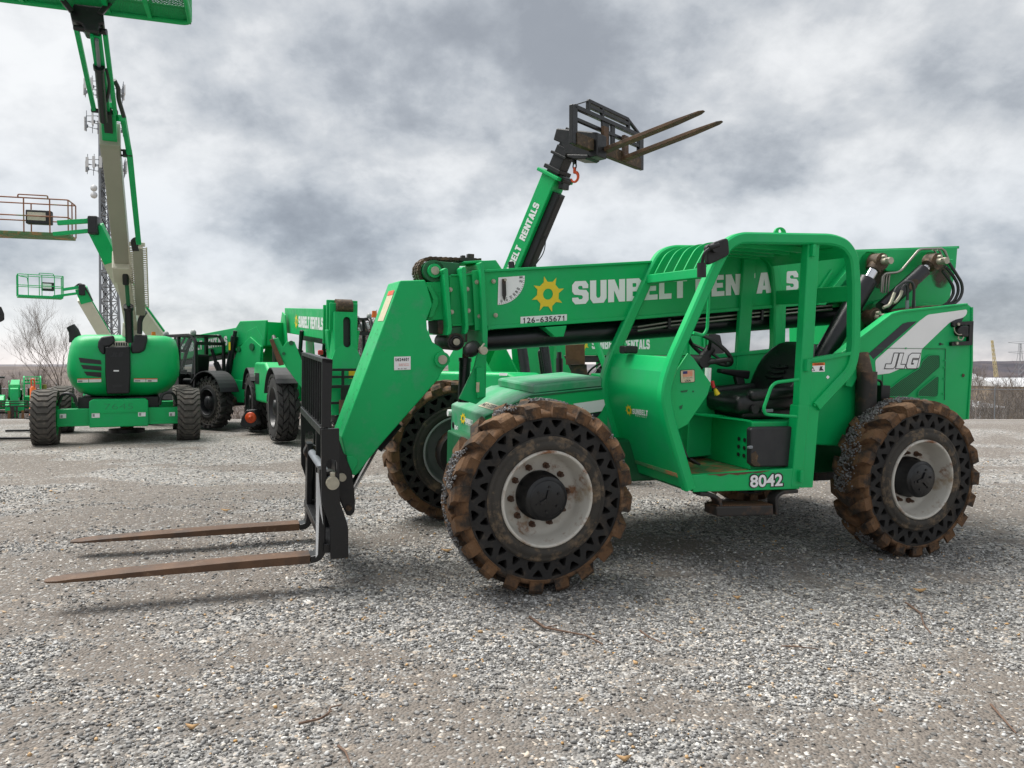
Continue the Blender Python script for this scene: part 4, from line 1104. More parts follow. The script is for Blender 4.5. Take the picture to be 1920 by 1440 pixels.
BY = .98
def th_boom():
    o = BY
    boom = MB()
    plate(boom, [(886.5, 507), (1230, 488.3), (1600, 468.3), (1796, 462), (1793, 500), (1779, 572), (1640, 592), (1582, 566), (1505, 573), (1200, 597), (891, 620)], o, .46)
    bm = boom.build('boom', M['green'], TH, .008)
    b = MB(); plate(b, [(909, 505.5), (1230, 488), (1600, 468), (1799, 461), (1799, 466), (1600, 473), (1230, 492.5), (909, 510.5)], o - .022, .05); b.build('boom_flange', M['green'], bm, .004); b = MB(); plate(b, [(915, 611), (1200, 592), (1505, 567), (1505, 573), (1200, 598.5), (915, 618)], o - .022, .05); b.build('boom_flange', M['green'], bm, .004)
    # wear pad panel at the front of the base section
    b = MB(); plate(b, [(885, 508), (907, 507), (912, 617), (891, 620)], o - .012, .012); b.build('wear_pad_panel', M['green'], bm, .003)
    # rear plate with its scalloped edge, and stiffener ribs
    b = MB(); plate(b, [(1600, 470), (1627, 469.5), (1796, 463), (1791, 508), (1781, 503), (1770, 480), (1752, 474), (1727, 474), (1714, 484), (1701, 497), (1690, 506), (1683, 508.5), (1663, 508.5), (1656, 500), (1648, 484), (1638, 474), (1626, 472.5), (1617, 480), (1606, 502), (1600, 512)], o - .10, .03); b.build('rear_plate', M['green'], bm, .006)
    b = MB(); plate(b, [(1533, 572), (1600, 494), (1600, 507), (1548, 572)], o - .09, .09); b.build('stiffener', M['green'], bm, .004)
    b = MB(); plate(b, [(1515, 562), (1532, 546), (1560, 505), (1564, 506), (1536, 550), (1518, 566)], o - .02, .02); b.build('weld_rib', M['green'], bm, .003)
    # telescoping sections inside the base section
    b = MB(); plate(b, [(842, 516.5), (887, 514), (893, 609.5), (846, 612)], o + .03, .40); b.build('fly_section', M['green'], bm, .006)
    b = MB(); plate(b, [(846, 514.5), (887, 512.5), (887, 516), (846, 518)], o + .018, .03); b.build('fly_flange', M['green'], bm, .003); b = MB(); plate(b, [(848, 607.5), (893, 605), (893, 610), (848, 612)], o + .018, .03); b.build('fly_flange', M['green'], bm, .003)
    b = MB(); plate(b, [(800, 529), (846, 526), (850, 599), (800, 601)], o + .06, .34); b.build('tip_section', M['green_worn'], bm, .006)
    b = MB(); plate(b, [(800, 536), (808, 535), (822, 560), (822, 570), (812, 594), (803, 597), (806, 585), (812, 563), (808, 552)], o + .035, .03); b.build('tip_gusset', M['green'], bm, .004)
    # collar bars that stand proud of each section
    for pts in ([(829, 506), (835, 502), (840, 504), (841, 516), (848, 617), (845, 627), (838, 629), (840, 614), (833, 514)],
                [(865, 503), (869, 499), (874, 503), (879, 616), (876, 625), (871, 627), (873, 610), (866, 512)],
                [(899, 493), (904, 490.5), (908, 496), (915, 622), (914, 656), (910, 662), (905, 640), (901, 505)]):
        b = MB(); plate(b, pts, o - .075, .60); b.build('collar_bar', M['green'], bm, .006)
    b = MB(); plate(b, [(905, 497), (930, 495.5), (932, 490), (898, 488), (870, 490), (872, 494), (902, 493)], o + .03, .3); plate(b, [(899, 489), (930, 487.5), (942, 505), (905, 507)], o + .02, .35); b.build('top_bracket', M['green'], bm, .005)
    # chain roller at the tip
    c = Y(813.5, 508, o + .06)
    b = MB(); b.cyl(c, c + Vector((0, .30, 0)), .082, 24); d = Y(850, 505, o + .06); b.prism([c + Vector((0, 0, .075)), d + Vector((.05, 0, .05)), d + Vector((.05, 0, -.03)), c + Vector((0, 0, -.075))], (0, .3, 0)); b.build('chain_roller', M['green_deep'], bm, .006)
    b = MB(); b.cyl(c - Vector((0, .03, 0)), c + Vector((0, .0, 0)), .052, 20); b.build('roller_boss', M['green'], bm, .004)
    b = MB(); b.cyl(c - Vector((0, .045, 0)), c - Vector((0, .03, 0)), .031, 16); b.build('roller_pin', M['zinc'], bm, .003)
    b = MB()
    cc = c + Vector((0, .15, 0)); link = []
    for i in range(15): a = R(262 - 11.5 * i - 0); link.append(cc + Vector((.102 * math.cos(a), 0, .102 * math.sin(a))))
    e = Y(897, 489, o + .2); e.y = cc.y; st_ = link[-1]
    for i in range(1, 22): link.append(st_.lerp(e, i / 21))
    for i in range(len(link) - 1):
        for q in (-.075, 0, .075):
            b.beam(link[i] + Vector((0, q, 0)), link[i].lerp(link[i + 1], .92) + Vector((0, q, 0)), .045 if i % 2 else .036, .020 if i % 2 else .026)
    b.build('lift_chain', M['grime'], bm)
    b = MB(); p = Y(876, 489, o + .1); b.box(p + Vector((0, .1, .01)), (.11, .22, .03)); b.box(p + Vector((.03, .02, .03)), (.05, .05, .05)); b.box(p + Vector((-.03, .02, .025)), (.03, .05, .03)); b.build('chain_anchor', M['black_rust'], bm, .004)
    # lower roller
    c = Y(855, 641, o + .0); b = MB(); b.cyl(c, c + Vector((0, .4, 0)), .066, 24); b.bb(c.x - .05, c.x + .10, o + .03, o + .35, c.z, c.z + .14); b.build('lower_roller', M['black_rust'], bm, .006)
    b = MB(); plate(b, [(838, 615), (874, 612), (872, 640), (866, 652), (853, 656), (842, 646)], o + .01, .03); b.build('roller_bracket', M['green_deep'], bm, .005)
    b = MB(); b.cyl(c - Vector((0, .02, 0)), c, .026, 16); b.build('lower_pin', M['zinc'], bm, .003)
    b = MB(); b.lathe([(.028, -.006), (.05, -.006), (.05, .006), (.028, .006)], 24, closed=True); x = b.build('pin_collar', M['hub'], bm); x.location = c + Vector((0, -.004, 0))
    # hydraulic barrel and pipes under the boom
    b = MB(); b.cyl(Y(893, 640, o + .14), Y(1600, 590, o + .14), .083, 20); b.bb(.1, 3.2, o + .05, o + .40, 0, .01) if False else None; b.build('extension_cylinder', M['cyl'], bm, .004)
    b = MB(); plate(b, [(930, 618), (1560, 568), (1560, 596), (930, 640)], o + .25, .15); b.build('boom_underside', M['black'], bm)
    for k, (y0_, dy) in enumerate(((0, 0.02), (7, .02))):
        b = MB(); b.tube([Y(1195, 613 + y0_, o + dy), Y(1260, 603 + y0_, o + dy), Y(1510, 577 + y0_, o + dy), Y(1560, 573 + y0_, o + dy)], .0105, 8); b.build('steel_pipe', M['pipe'], bm)
    for px in (1253, 1427):
        py = 603 + (px - 1253) * (577 - 601) / 255; b = MB(); b.box(Y(px, py + 4, o + .02), (.025, .045, .09)); b.build('pipe_clamp', M['black'], bm, .003)
    b = MB(); b.tube([Y(1165, 617, o + .1), Y(1110, 625, o + .1), Y(1040, 634, o + .12), Y(960, 637, o + .14)], .016, 8, .3); b.tube([Y(1195, 612, o + .04), Y(1165, 617, o + .1)], .014, 8); b.build('hose', M['hose'], bm)
    b = MB(); plate(b, [(1023, 613.5), (1063, 610.5), (1057, 631), (1042, 632)], o - .03, .02); plate(b, [(1022, 614), (1024, 613), (1043, 631), (1041, 632)], o - .03, .3); b.build('under_bracket', M['green'], bm, .004)
    b = MB(); plate(b, [(820, 601), (851, 599), (852, 628), (822, 626)], o + .05, .3); b.build('tip_dark_block', M['black_rust'], bm, .006)  # dark block added where the underside of the tip came out pale
    # bolts with washers
    for px, py in ((844.5, 543), (847, 585), (876, 542), (878.5, 582.5), (894, 529), (899, 593), (925.5, 527.5), (929.5, 591)):
        c = Y(px, py, o - .012); b = MB(); b.cyl(c + Vector((0, .06, 0)), c - Vector((0, .004, 0)), .017, 12); b.cyl(c - Vector((0, .004, 0)), c - Vector((0, .016, 0)), .010, 6); b.build('bolt', M['zinc'], bm)
    # ---- writing on the boom
    yl = o - .0045
    def par(x0, yb, x1, yb1, yt): p = Y(x0, yb, yl); return p, Y(x1, yb1, yl) - p, Y(x0, yt, yl) - p
    b = MB()
    def word(s, x0, yb, x1, yb1, yt, yt1, bold):
        p = Y(x0, yb, yl); block_text(b, s, p, Y(x1, yb1, yl) - p, (Y(x0, yt, yl) - p + Y(x1, yt1, yl) - Y(x1, yb1, yl)) / 2)
    word('SUNBELT', 1073, 571, 1288, 558, 529, 516, .034)
    b.build('lettering', M['white'], bm); b = MB()
    word('RENTALS', 1304, 558, 1497, 545.5, 517, 508.5, .034)
    b.build('lettering', M['white'], bm)
    b = MB(); p = Y(1027.5, 551.5, yl); sun_emblem(b, p, Y(1059, 549.5, yl) - Y(997, 553.5, yl), Y(1027.5, 517, yl) - Y(1027.5, 587, yl)); b.build('sun_emblem', M['yellow'], bm)
    b = MB(); b.add(YL([(976, 594), (1063, 589), (1063, 604), (976, 609)], yl), [(0, 1, 2, 3)]); b.build('number_plate', M['white'], bm)
    b = MB(); p = Y(979, 606.5, yl - .003); mono_text(b, '126-635671', p, Y(1061, 601.8, yl - .003) - p, Y(979, 596, yl - .003) - p, .012); b.build('number_text', M['ink'], bm)
    # angle gauge
    cg = Y(936.5, 524, yl); ux = Y(984, 521.5, yl) - cg; uy = cg - Y(936.5, 571.5, yl)
    b = MB(); ring = [Vector(cg)]
    P = lambda u, v: cg + ux * u + uy * v
    arc = [P(math.sin(R(a)) * 1.0, -math.cos(R(a)) * 1.0) for a in range(-4, 96, 6)]
    b.add([P(-.04, .08)] + arc + [P(1.0, .10)], [tuple(range(len(arc) + 2))]); b.build('angle_gauge', M['white'], bm)
    b = MB(); lf = Vector((0, -.003, 0))
    for a, s in ((2, '-10'), (16, '10'), (29, '20'), (40, '30'), (49, '40'), (58, '50'), (68, '60'), (79, '70'), (90, '80')):
        if s == '60': continue
        t = Vector((math.sin(R(a)), -math.cos(R(a)))); n_ = Vector((-t.y, t.x)); c2 = t * .78
        o2 = P(c2.x - n_.x * -.0 - t.x * .0, c2.y) ; w_ = (ux * t.x + uy * t.y) * .13; h_ = -(ux * -t.y * -1 + uy * t.x * 1) * 0
        b.text(s, P(c2.x, c2.y), w_, (ux * -t.y + uy * t.x) * .085, .015, lift=lf)
    for a in range(0, 94, 5):
        t = Vector((math.sin(R(a)), -math.cos(R(a)))); n_ = Vector((-t.y, t.x)) * .006
        b.add([P(t.x * .93 - n_.x, t.y * .93 - n_.y) + lf, P(t.x * .93 + n_.x, t.y * .93 + n_.y) + lf, P(t.x * .985 + n_.x, t.y * .985 + n_.y) + lf, P(t.x * .985 - n_.x, t.y * .985 - n_.y) + lf], [(0, 1, 2, 3)])
    b.build('gauge_marks', M['ink'], bm)
    b = MB(); plate(b, [(941.5, 523), (948.5, 523), (949.5, 553), (946, 565), (942, 554)], yl - .02, .006); b.build('gauge_needle', M['black_rust'], bm)
    b = MB(); c = Y(945, 525, yl); b.cyl(c, c - Vector((0, .035, 0)), .011, 8); b.build('gauge_pivot', M['zinc'], bm)
    # ---- down-turned boom head
    hy = o - .02
    b = MB(); plate(b, [(750, 526), (797, 524.7), (803, 543), (811, 571), (800, 600), (801, 617), (811, 641), (830, 654), (839, 668), (839, 684), (828, 699), (822, 711), (713, 835), (667, 892), (657, 889.5), (640, 820)], hy, .44)
    hd = b.build('boom_head', M['green_worn'], TH, .010, 3)
    c = Y(827.5, 674, hy); b = MB(); b.cyl(c + Vector((0, .01, 0)), c - Vector((0, .03, 0)), .058, 24); b.build('pin_boss', M['green'], hd, .006)
    b = MB(); b.cyl(c - Vector((0, .03, 0)), c - Vector((0, .045, 0)), .034, 20); b.build('pin', M['zinc'], hd, .003)
    b = MB(); plate(b, [(650, 856), (663, 855), (671, 862), (670, 871), (660, 889), (656, 890)], hy - .015, .015); b.build('ear_plate', M['green'], hd, .004)
    b = MB(); b.add(YL([(739, 669), (770, 668), (770, 693), (739, 694)], hy - .004), [(0, 1, 2, 3)]); b.build('white_tag', M['white'], hd)
    b = MB(); p = Y(741, 677.5, hy - .006); mono_text(b, 'U624601', p, Y(768, 676.5, hy - .006) - p, Y(741, 671.5, hy - .006) - p, .03); b.build('tag_text', M['ink'], hd); b = MB(); p = Y(746, 692.5, hy - .006); mono_text(b, '866-371-3661', p, Y(763, 692, hy - .006) - p, Y(746, 690.5, hy - .006) - p, .02); b.build('tag_text', M['ink'], hd)
    b = MB(); p = Y(748, 684, hy - .006); b.text('Inspection', p, Y(766, 683.5, hy - .006) - p, Y(748, 681.5, hy - .006) - p, 0); b.build('tag_line', M['redorange'], hd); b = MB(); b.text('Sticker Record', p - Vector((0, 0, .009)), Y(767, 683.5, hy - .006) - p, Y(748, 682, hy - .006) - p, 0); b.build('tag_line', M['redorange'], hd)
    A, Bq = Y(750, 526, hy), Y(640, 820, hy); nn = (Bq - A).cross(Vector((0, 1, 0))).normalized(); nn = nn if nn.x < 0 else -nn
    b = MB(); p0, p1 = A.lerp(Bq, .06), A.lerp(Bq, .26); lf = nn * .003
    b.add([p0 + lf + Vector((0, .05, 0)), p0 + lf + Vector((0, .28, 0)), p1 + lf + Vector((0, .28, 0)), p1 + lf + Vector((0, .05, 0))], [(0, 1, 2, 3)]); b.build('worn_decal', M['beige'], hd)
    b = MB(); b.add([p0 + lf * 1.8 + Vector((0, .06, 0)), p0 + lf * 1.8 + Vector((0, .27, 0)), A.lerp(Bq, .09) + lf * 1.8 + Vector((0, .27, 0)), A.lerp(Bq, .09) + lf * 1.8 + Vector((0, .06, 0))], [(0, 1, 2, 3)]); b.build('red_band', M['redorange'], hd)
    b = MB(); rnd = random.Random(6)
    for k in range(46):
        t = rnd.uniform(.3, .98); yy = rnd.uniform(.02, .40); s = rnd.uniform(.003, .011); q = A.lerp(Bq, t) + nn * .0025 + Vector((0, yy, 0)); dv = (Bq - A).normalized()
        b.add([q, q + dv * s * 1.5, q + dv * s + Vector((0, s, 0)), q + Vector((0, s * .8, 0))], [(0, 1, 2, 3)])
    b.build('paint_chips', M['black_rust'], hd)
    # tilt cylinder behind the head
    b = MB(); b.cyl(Y(742, 790, o + .2), Y(703, 838, o + .2), .062, 20); b.build('tilt_cylinder', M['cyl'], TH, .006)
    b = MB(); b.cyl(Y(703, 838, o + .2), Y(652, 930, o + .2), .030, 16); b.build('tilt_rod', M['chrome'], TH)
th_boom()

def th_carriage():
    yn, yf = .45, 1.93
    car = MB()
    pl = [(602.5, 805), (636, 803.5), (637, 940), (648.5, 973), (653, 990), (653.7, 1046), (620, 1049), (620, 990), (603, 941)]
    # side plates with a slot
    def slotted(y):
        q = [Y(px, py, yn) for px, py in pl]; s = [Y(px, py, yn) for px, py in ((612, 868), (615, 863), (622, 861), (629, 863), (632, 868), (632, 890), (630, 896), (613, 896), (612, 890))]
        car.flat2d([[(p.x, p.z) for p in q], [(p.x, p.z) for p in s[::-1]]], lambda u, v, w: (u, y + .02 - w, v), .035)
    slotted(yn); slotted(yf)
    for px, py, w, h in ((628, 1030, .13, .06), (612, 812, .05, .05)):
        p = Y(px, py, yn); car.bb(p.x - w / 2, p.x + w / 2, yn + .03, yf, p.z - h / 2, p.z + h / 2)
    p = Y(640, 1000, yn); car.bb(p.x - .02, p.x + .02, yn + .03, yf, p.z - .1, p.z + .1)
    for yy in (.95, 1.42):
        p0, p1 = Y(632, 806, yn), Y(640, 1046, yn); car.bb(p0.x - .03, p0.x + .03, yy, yy + .03, p1.z, p0.z)
    co = car.build('fork_carriage', M['black'], TH, .004)
    # load guard: end plates, rails and thin slats
    g = MB()
    eq = [Y(px, py, yn) for px, py in ((604, 671.5), (624, 674), (620, 802), (603, 801))]
    g.prism(eq, (0, .03, 0))
    g.prism([Vector((p.x, yf - .05, p.z)) for p in eq], (0, .03, 0))
    g.prism([eq[0], eq[1], eq[1] - Vector((0, 0, .03)), eq[0] - Vector((0, 0, .03))], (0, yf - yn - .02, 0))
    g.build('guard_frame', M['black'], co, .004)
    for k in range(9):
        yy = yn + .16 + k * .148; b = MB(); b.prism([Vector((p.x + (.004 if i in (0, 3) else -.004), yy, p.z - (.032 if i < 2 else -.002))) for i, p in enumerate(eq)], (0, .012, 0)); b.build('guard_slat', M['black'], co)
    b = MB(); p = Y(602.5, 806, yn); b.bb(p.x - .005, p.x + .05, yn + .035, yf - .002, p.z - .04, p.z + .012); b.build('top_rail', M['black'], co, .004)
    c = Y(622.5, 904, yn)
    b = MB(); b.cyl(c - Vector((0, .045, 0)), c + Vector((0, yf - yn + .04, 0)), .030, 16); b.build('fork_shaft', M['galv'], co, .004)
    b = MB(); b.cyl(c - Vector((0, .05, 0)), c - Vector((0, .004, 0)), .042, 24); b.box(c + Vector((0, -.02, .05)), (.03, .03, .04)); b.build('shaft_nut', M['zinc'], co, .005)
    c2 = Y(640, 893, .95); b = MB(); b.cyl(c2 - Vector((0, .06, 0)), c2 + Vector((0, .6, 0)), .028, 16); b.build('pivot_pin', M['zinc'], co, .004)
    # attachment plates behind the carriage
    b = MB()
    for yy in (.93, 1.40):
        plate(b, [(635, 820), (643, 845), (660, 884), (663, 905), (666, 945), (665, 960), (658, 968), (650, 966), (640, 945), (636, 930)], .93, .03) if yy < 1 else b.prism([q + Vector((0, yy - .93, 0)) for q in YL([(635, 820), (643, 845), (660, 884), (663, 905), (666, 945), (665, 960), (658, 968), (650, 966), (640, 945), (636, 930)], .93)], (0, .03, 0))
    q = Y(648, 890, .93); b.bb(q.x - .07, q.x + .02, .96, 1.40, q.z - .16, q.z + .14); b.build('attachment_plate', M['black'], co, .006)
    c3 = Y(654, 953, .92); b = MB(); b.cyl(c3, c3 + Vector((0, .54, 0)), .022, 12); b.build('rod_pin', M['grime'], co, .003)
    c4 = Y(613, 1000, .75); b = MB(); b.tube([c4 + Vector((.12, 0, .1)), c4 + Vector((.10, .02, -.05)), c4 + Vector((.14, .04, -.16))], .03, 10); b.build('plastic_sleeve', M['white'], co)
    # the two forks
    for yc, heel, tip, lab in ((.58, (588, 1056), (80, 1096), 'fork nearer the camera'), (1.80, (567, 994), (130, 1020), None)):
        H = Y(*heel, yc - .06); T = Y(*tip, yc - .06); hw = .068
        zt = c.z + .075; xs = c.x - .02
        b = MB()
        L_ = (T - H); d = L_.normalized(); n_ = Vector((-d.z, 0, d.x)); n_ = n_ if n_.z > 0 else -n_
        rings = []
        def sec(p, nn, th, w): return [Vector((p.x, yc - w, p.z)), Vector((p.x, yc + w, p.z)), Vector((p.x, yc + w, p.z)) + nn * th, Vector((p.x, yc - w, p.z)) + nn * th]
        fwd = Vector((-1, 0, 0))
        top = Vector((H.x + .035, 0, zt)); 
        rings.append(sec(Vector((H.x + .075, 0, zt)), fwd, .045, hw))
        rings.append(sec(Vector((H.x + .075, 0, H.z + .10)), fwd, .045, hw))
        for a in (20, 45, 70):
            nn = (fwd * math.cos(R(a)) + n_ * math.sin(R(a))).normalized(); cc = Vector((H.x + .0, 0, H.z + .075)); rings.append(sec(cc + Vector((.075 * math.cos(R(a)), 0, -.075 * math.sin(R(a)) * .95)), nn, .048, hw))
        rings.append(sec(H + d * .02, n_, .048, hw))
        b.loft(rings, smooth=False); fo = None
        shank = b.build('fork', M['black'], TH, .006, label=lab)
        b = MB(); rings = []
        for t, th, w in ((0.015, .057, 1), (.35, .050, 1), (.70, .034, 1), (.90, .022, 1), (.95, .015, .92), (.985, .012, .68), (1.0, .009, .42)):
            rings.append(sec(H + L_ * t, n_, th, hw * w))
        b.loft(rings, smooth=False); b.build('fork_blade', M['fork'], shank, .004)
        if yc < 1: b = MB(); b.prism(YL([(593, 886), (597, 888), (603, 950), (606, 985), (601, 962), (599, 945), (596, 1040), (592, 1046)], yc - hw - .004), (0, .002, 0)); b.build('paint_scrape', M['white'], shank)
        b = MB(); b.lathe([(.034, -.045), (.06, -.045), (.06, .045), (.034, .045)], 20, closed=True); o = b.build('fork_eye', M['black_rust'], shank, .004); o.location = (c.x - .0, yc, c.z)
        b = MB(); b.prism([Vector((c.x - .05, yc - .045, c.z + .03)), Vector((H.x + .032, yc - .045, c.z + .06)), Vector((H.x + .032, yc - .045, c.z - .10)), Vector((c.x - .04, yc - .045, c.z - .04))], (0, .09, 0)); b.build('fork_hook', M['black_rust'], shank, .004)
th_carriage()
# ---------------------------------------------------------------- open cab of the telehandler in front
CN, CF = .06, .97                        # near and far side of the cab
def th_cab():
    near_px = [(1291, 916), (1252, 785), (1244, 742), (1249, 712), (1262, 673), (1343, 492), (1362, 458), (1385, 446.5), (1555, 449), (1582, 459), (1597, 482), (1601, 530), (1600, 655), (1592, 692), (1527, 762)]
    path = [Y(px, py, CN) for px, py in near_px]
    tw = .082
    b = MB(); b.tube(path, 0, sec=(tw, tw), fil=.10)
    cab = b.build('cab_frame', M['green'], TH)
    cab.data.polygons.foreach_set('use_smooth', [True] * len(cab.data.polygons)) if False else None
    off = Vector((0, CF - CN, 0))
    b = MB(); b.tube([p + off for p in path[:-1]], 0, sec=(tw, tw), fil=.10); b.build('far_side_frame', M['green'], cab)
    # header bar, roof ribs, roof sheet
    hd = Y(1337, 506, CN)
    b = MB(); b.bb(hd.x - .035, hd.x + .035, CN + .03, CF - .03, hd.z - .05, hd.z + .02); b.build('header_bar', M['green'], cab, .006)
    roof = fillet(path, .10)
    iz = max(range(len(roof)), key=lambda i: roof[i].z)
    seg = [p for p in roof if p.z > hd.z + .0 and p.x < Y(1400, 448, CN).x]
    for k in range(6):
        yy = CN + .10 + k * (CF - CN - .2) / 5; b = MB()
        up = [Vector((p.x, yy, p.z + .012)) for p in seg]; dn = [Vector((min(p.x + .07, seg[-1].x), yy, p.z - .045)) for p in seg[::-1]]
        b.prism(up + dn, (0, .014, 0)); b.build('roof_slat', M['green'], cab)
    rs = [p for p in roof if p.z > path[8].z - .10 and p.x >= Y(1388, 448, CN).x]
    b = MB(); prof = [Vector((p.x, CN + .02, p.z + .005)) for p in rs]; b.prism(prof + [Vector((p.x - (.02 if p.z < path[8].z - .02 else 0), CN + .02, p.z - .03)) for p in rs[::-1]], (0, CF - CN - .04, 0)); b.build('roof_panel', M['green'], cab)
    x0, x1 = rs[0].x, path[8].x
    for k in range(4):
        yy = CN + .18 + k * .19; b = MB(); b.bb(x0 + .0, x1 - .05, yy, yy + .05, path[8].z - .085, path[8].z - .04); b.build('roof_rib', M['green'], cab, .004)
    b = MB(); zb = Y(1600, 560, CN).z; xb = path[11].x; b.bb(xb - .02, xb + .02, CN + .03, CF - .03, zb - .02, zb + .10); b.build('rear_header', M['green'], cab, .005)
    b = MB(); c = Y(1462, 437, .45); ring = [(0.055 * math.cos(R(a)), .045 * math.sin(R(a))) for a in range(0, 181, 15)]; ring = [(-.075, -.03)] + ring[::-1] + [(.075, -.03)]
    hl = [(.02 * math.cos(R(-a)), .012 + .02 * math.sin(R(-a))) for a in range(0, 360, 24)]
    b.flat2d([ring, hl], lambda u, v, w: (c.x + u, c.y - w, c.z + v), .02); b.build('lifting_eye', M['green'], cab, .003)
    # posts
    def post(px0, py0, px1, py1, wpx, y, t, nm='post', m='green'):
        b = MB(); plate(b, [(px0, py0), (px0 + wpx, py0), (px1 + wpx, py1), (px1, py1)], y, t); b.build(nm, M[m], cab, .008)
    post(1516, 450, 1498, 762, 22, CN - .015, .075)
    post(1498, 760, 1484, 914, 20, CN - .017, .10, 'lower_post')
    b = MB(); plate(b, [(1515, 672), (1600, 658), (1592, 691), (1525, 761), (1537, 757), (1524, 914), (1502, 915), (1512, 762)], CN - .010, .03); b.build('side_panel', M['green'], cab, .004)
    b = MB(); plate(b, [(1513.5, 674), (1600, 658.5), (1600, 665), (1514, 681)], CN - .03, .03); b.build('window_ledge', M['green'], cab, .004)
    b = MB(); b.tube([Y(1592, 692, CN - .02), Y(1526, 761, CN - .02)], .012, 8); b.build('edge_rail', M['green'], cab)
    for px, py in ((1510, 470), (1513, 685), (1501, 893)):
        b = MB(); c = Y(px + 14 if py == 470 else px, py, CN - .03); b.box(c, (.03, .04, .09)); b.build('hinge', M['green'], cab, .005)
    # far posts and far wall
    b = MB(); q = Y(1404, 560, CF - .04); zt, zb2 = path[8].z - .02, Y(1390, 690, CF).z; dx = (Y(1395, 690, CF).x - Y(1408, 480, CF).x)
    b.prism(YL([(1397, 462), (1419, 462), (1402, 720), (1379, 720)], CF - .03), (0, .05, 0)); b.build('post', M['green'], cab, .008)
    b = MB(); b.prism(YL([(1460, 462), (1477, 462), (1471, 720), (1456, 720)], CF - .02), (0, .04, 0)); b.build('post', M['green'], cab, .008)
    fl = Y(1400, 884, CN).z; fl2 = fl
    b = MB(); pts = YL([(1300, 668.5), (1442, 654.6), (1520, 647), (1560, 643)], CF - .02); b.prism(pts + [Vector((pts[-1].x, pts[-1].y, fl2)), Vector((pts[0].x - .3, pts[0].y, fl2)), Vector((pts[0].x - .3, pts[0].y, pts[0].z))], (0, .025, 0)); b.build('far_wall', M['green'], cab)
    b = MB(); b.prism([p + Vector((0, -.02, 0)) for p in pts] + [p + Vector((0, -.02, -.03)) for p in pts[::-1]], (0, .06, 0)); b.build('wall_cap', M['green'], cab, .004)
    # nose: dash top, bulging front sheet
    nose_px = [(1249.5, 698), (1243, 740), (1251, 785), (1290, 918)]
    nose = fillet([Y(px, py, CN + .01) for px, py in nose_px], .08)
    b = MB(); n = len(nose); d = Vector((0, CF - CN - .02, 0)); inner = Vector((.02, 0, .0))
    vs = nose + [p + d for p in nose]; b.add(vs, [(i, i + 1, n + i + 1, n + i) for i in range(n - 1)], True)
    bk = [Vector((p.x + .05, p.y, p.z)) for p in nose]; b.add(bk + [p + d for p in bk], [(n + i, n + i + 1, i + 1, i) for i in range(n - 1)], True)
    ns = b.build('nose_panel', M['green'], cab)
    b = MB(); a0 = Y(1263, 669, CN + .012); a1 = Y(1249, 702, CN + .012); back = Y(1292, 672, CN + .012); b.prism([q + Vector((0, .075, 0)) for q in (a1, a0, back, Vector((back.x, back.y, a1.z - .02)))], d - Vector((0, .075, 0))); b.build('dash_top', M['green'], cab, .010, 3)
    b = MB(); q = a0 + Vector((-.02, .62, .0)); b.box(q + Vector((.0, 0, .035)), (.12, .10, .06)); b.build('dash_lamp', M['plastic'], cab, .015, 3)
    # underside and sill
    s0, s1 = Y(1291, 919, CN), Y(1500, 917, CN)
    b = MB(); sill = YL([(1296, 891), (1494, 878), (1500, 917), (1300, 923)], CN - .012); b.prism(sill, (0, .05, 0)); b.build('sill', M['green'], cab, .006)
    b = MB(); z1 = min(sill[0].z, sill[1].z) - .004; b.bb(sill[0].x - .05, sill[1].x + .02, CN + .02, CF, z1 - .03, z1); b.build('floor', M['floor'], cab, .004)
    b = MB(); b.bb(sill[0].x, sill[1].x, CN + .05, CF, sill[2].z + .02, z1 - .031); b.build('underfloor', M['green_deep'], cab)
    b = MB(); p = sill[0].lerp(sill[1], .12) + Vector((0, -.001, 0)); rnd = random.Random(2); up = []; dn = []
    for i in range(22):
        t = i / 21; q = sill[0].lerp(sill[1], .14 + .60 * t) + Vector((0, -.004, -.002)); up.append(q); dn.append(q + Vector((0, 0, -(.006 + .022 * abs(math.sin(t * 9)) * rnd.uniform(.3, 1)) * math.sin(math.pi * t) ** .5)))
    b.prism(up + dn[::-1], (0, .003, 0)); b.build('rust_patch', M['rust'], cab)
    # dash side plate
    b = MB(); plate(b, [(1290, 662), (1301, 672), (1333, 718.5), (1327, 740), (1289, 796), (1270, 806), (1256, 770), (1250, 740), (1257, 712)], CN + .05, .012); b.build('dash_side', M['green'], cab, .003)
    b = MB(); plate(b, [(1300, 680), (1326, 718), (1322, 738), (1285, 790), (1275, 795), (1268, 740)], CN + .08, .60); b.build('dash_box', M['green'], cab, .006)
    b = MB(); plate(b, [(1284, 742), (1341, 742), (1338, 853), (1286, 858)], CF - .30, .02); b.build('kick_panel', M['green'], cab, .003)
    # seat pedestal
    xa = Y(1408, 830, .16).x; xe = Y(1500, 830, .16).x; zt = Y(1430, 791, .16).z
    b = MB(); b.bb(xa, xe + .02, .16, .90, z1, zt); b.bb(xa - .30, xa - .001, .34, .90, z1, zt - .001) if False else None; b.build('seat_pedestal', M['green'], cab, .008)
    b = MB(); b.prism([Vector((xa - .01, .15, zt + .002)), Vector((xa - .01, .95, zt + .002)), Vector((xa - .34, .95, zt + .012)), Vector((xa - .24, .60, zt + .012))], (0, 0, .012)); b.bb(xa - .26, xa - .245, .62, .95, z1, zt); b.build('seat_shelf', M['green'], cab)
    b = MB(); c = Vector((xa - .004, .27, z1 + .16))
    for r_ in range(3):
        for q in range(2): b = MB(); b.cyl(c + Vector((0, .07 * q - .04, .06 * r_ - .06)), c + Vector((-.004, .07 * q - .04, .06 * r_ - .06)), .016, 12); b.build('vent_hole', M['ink'], cab)
    
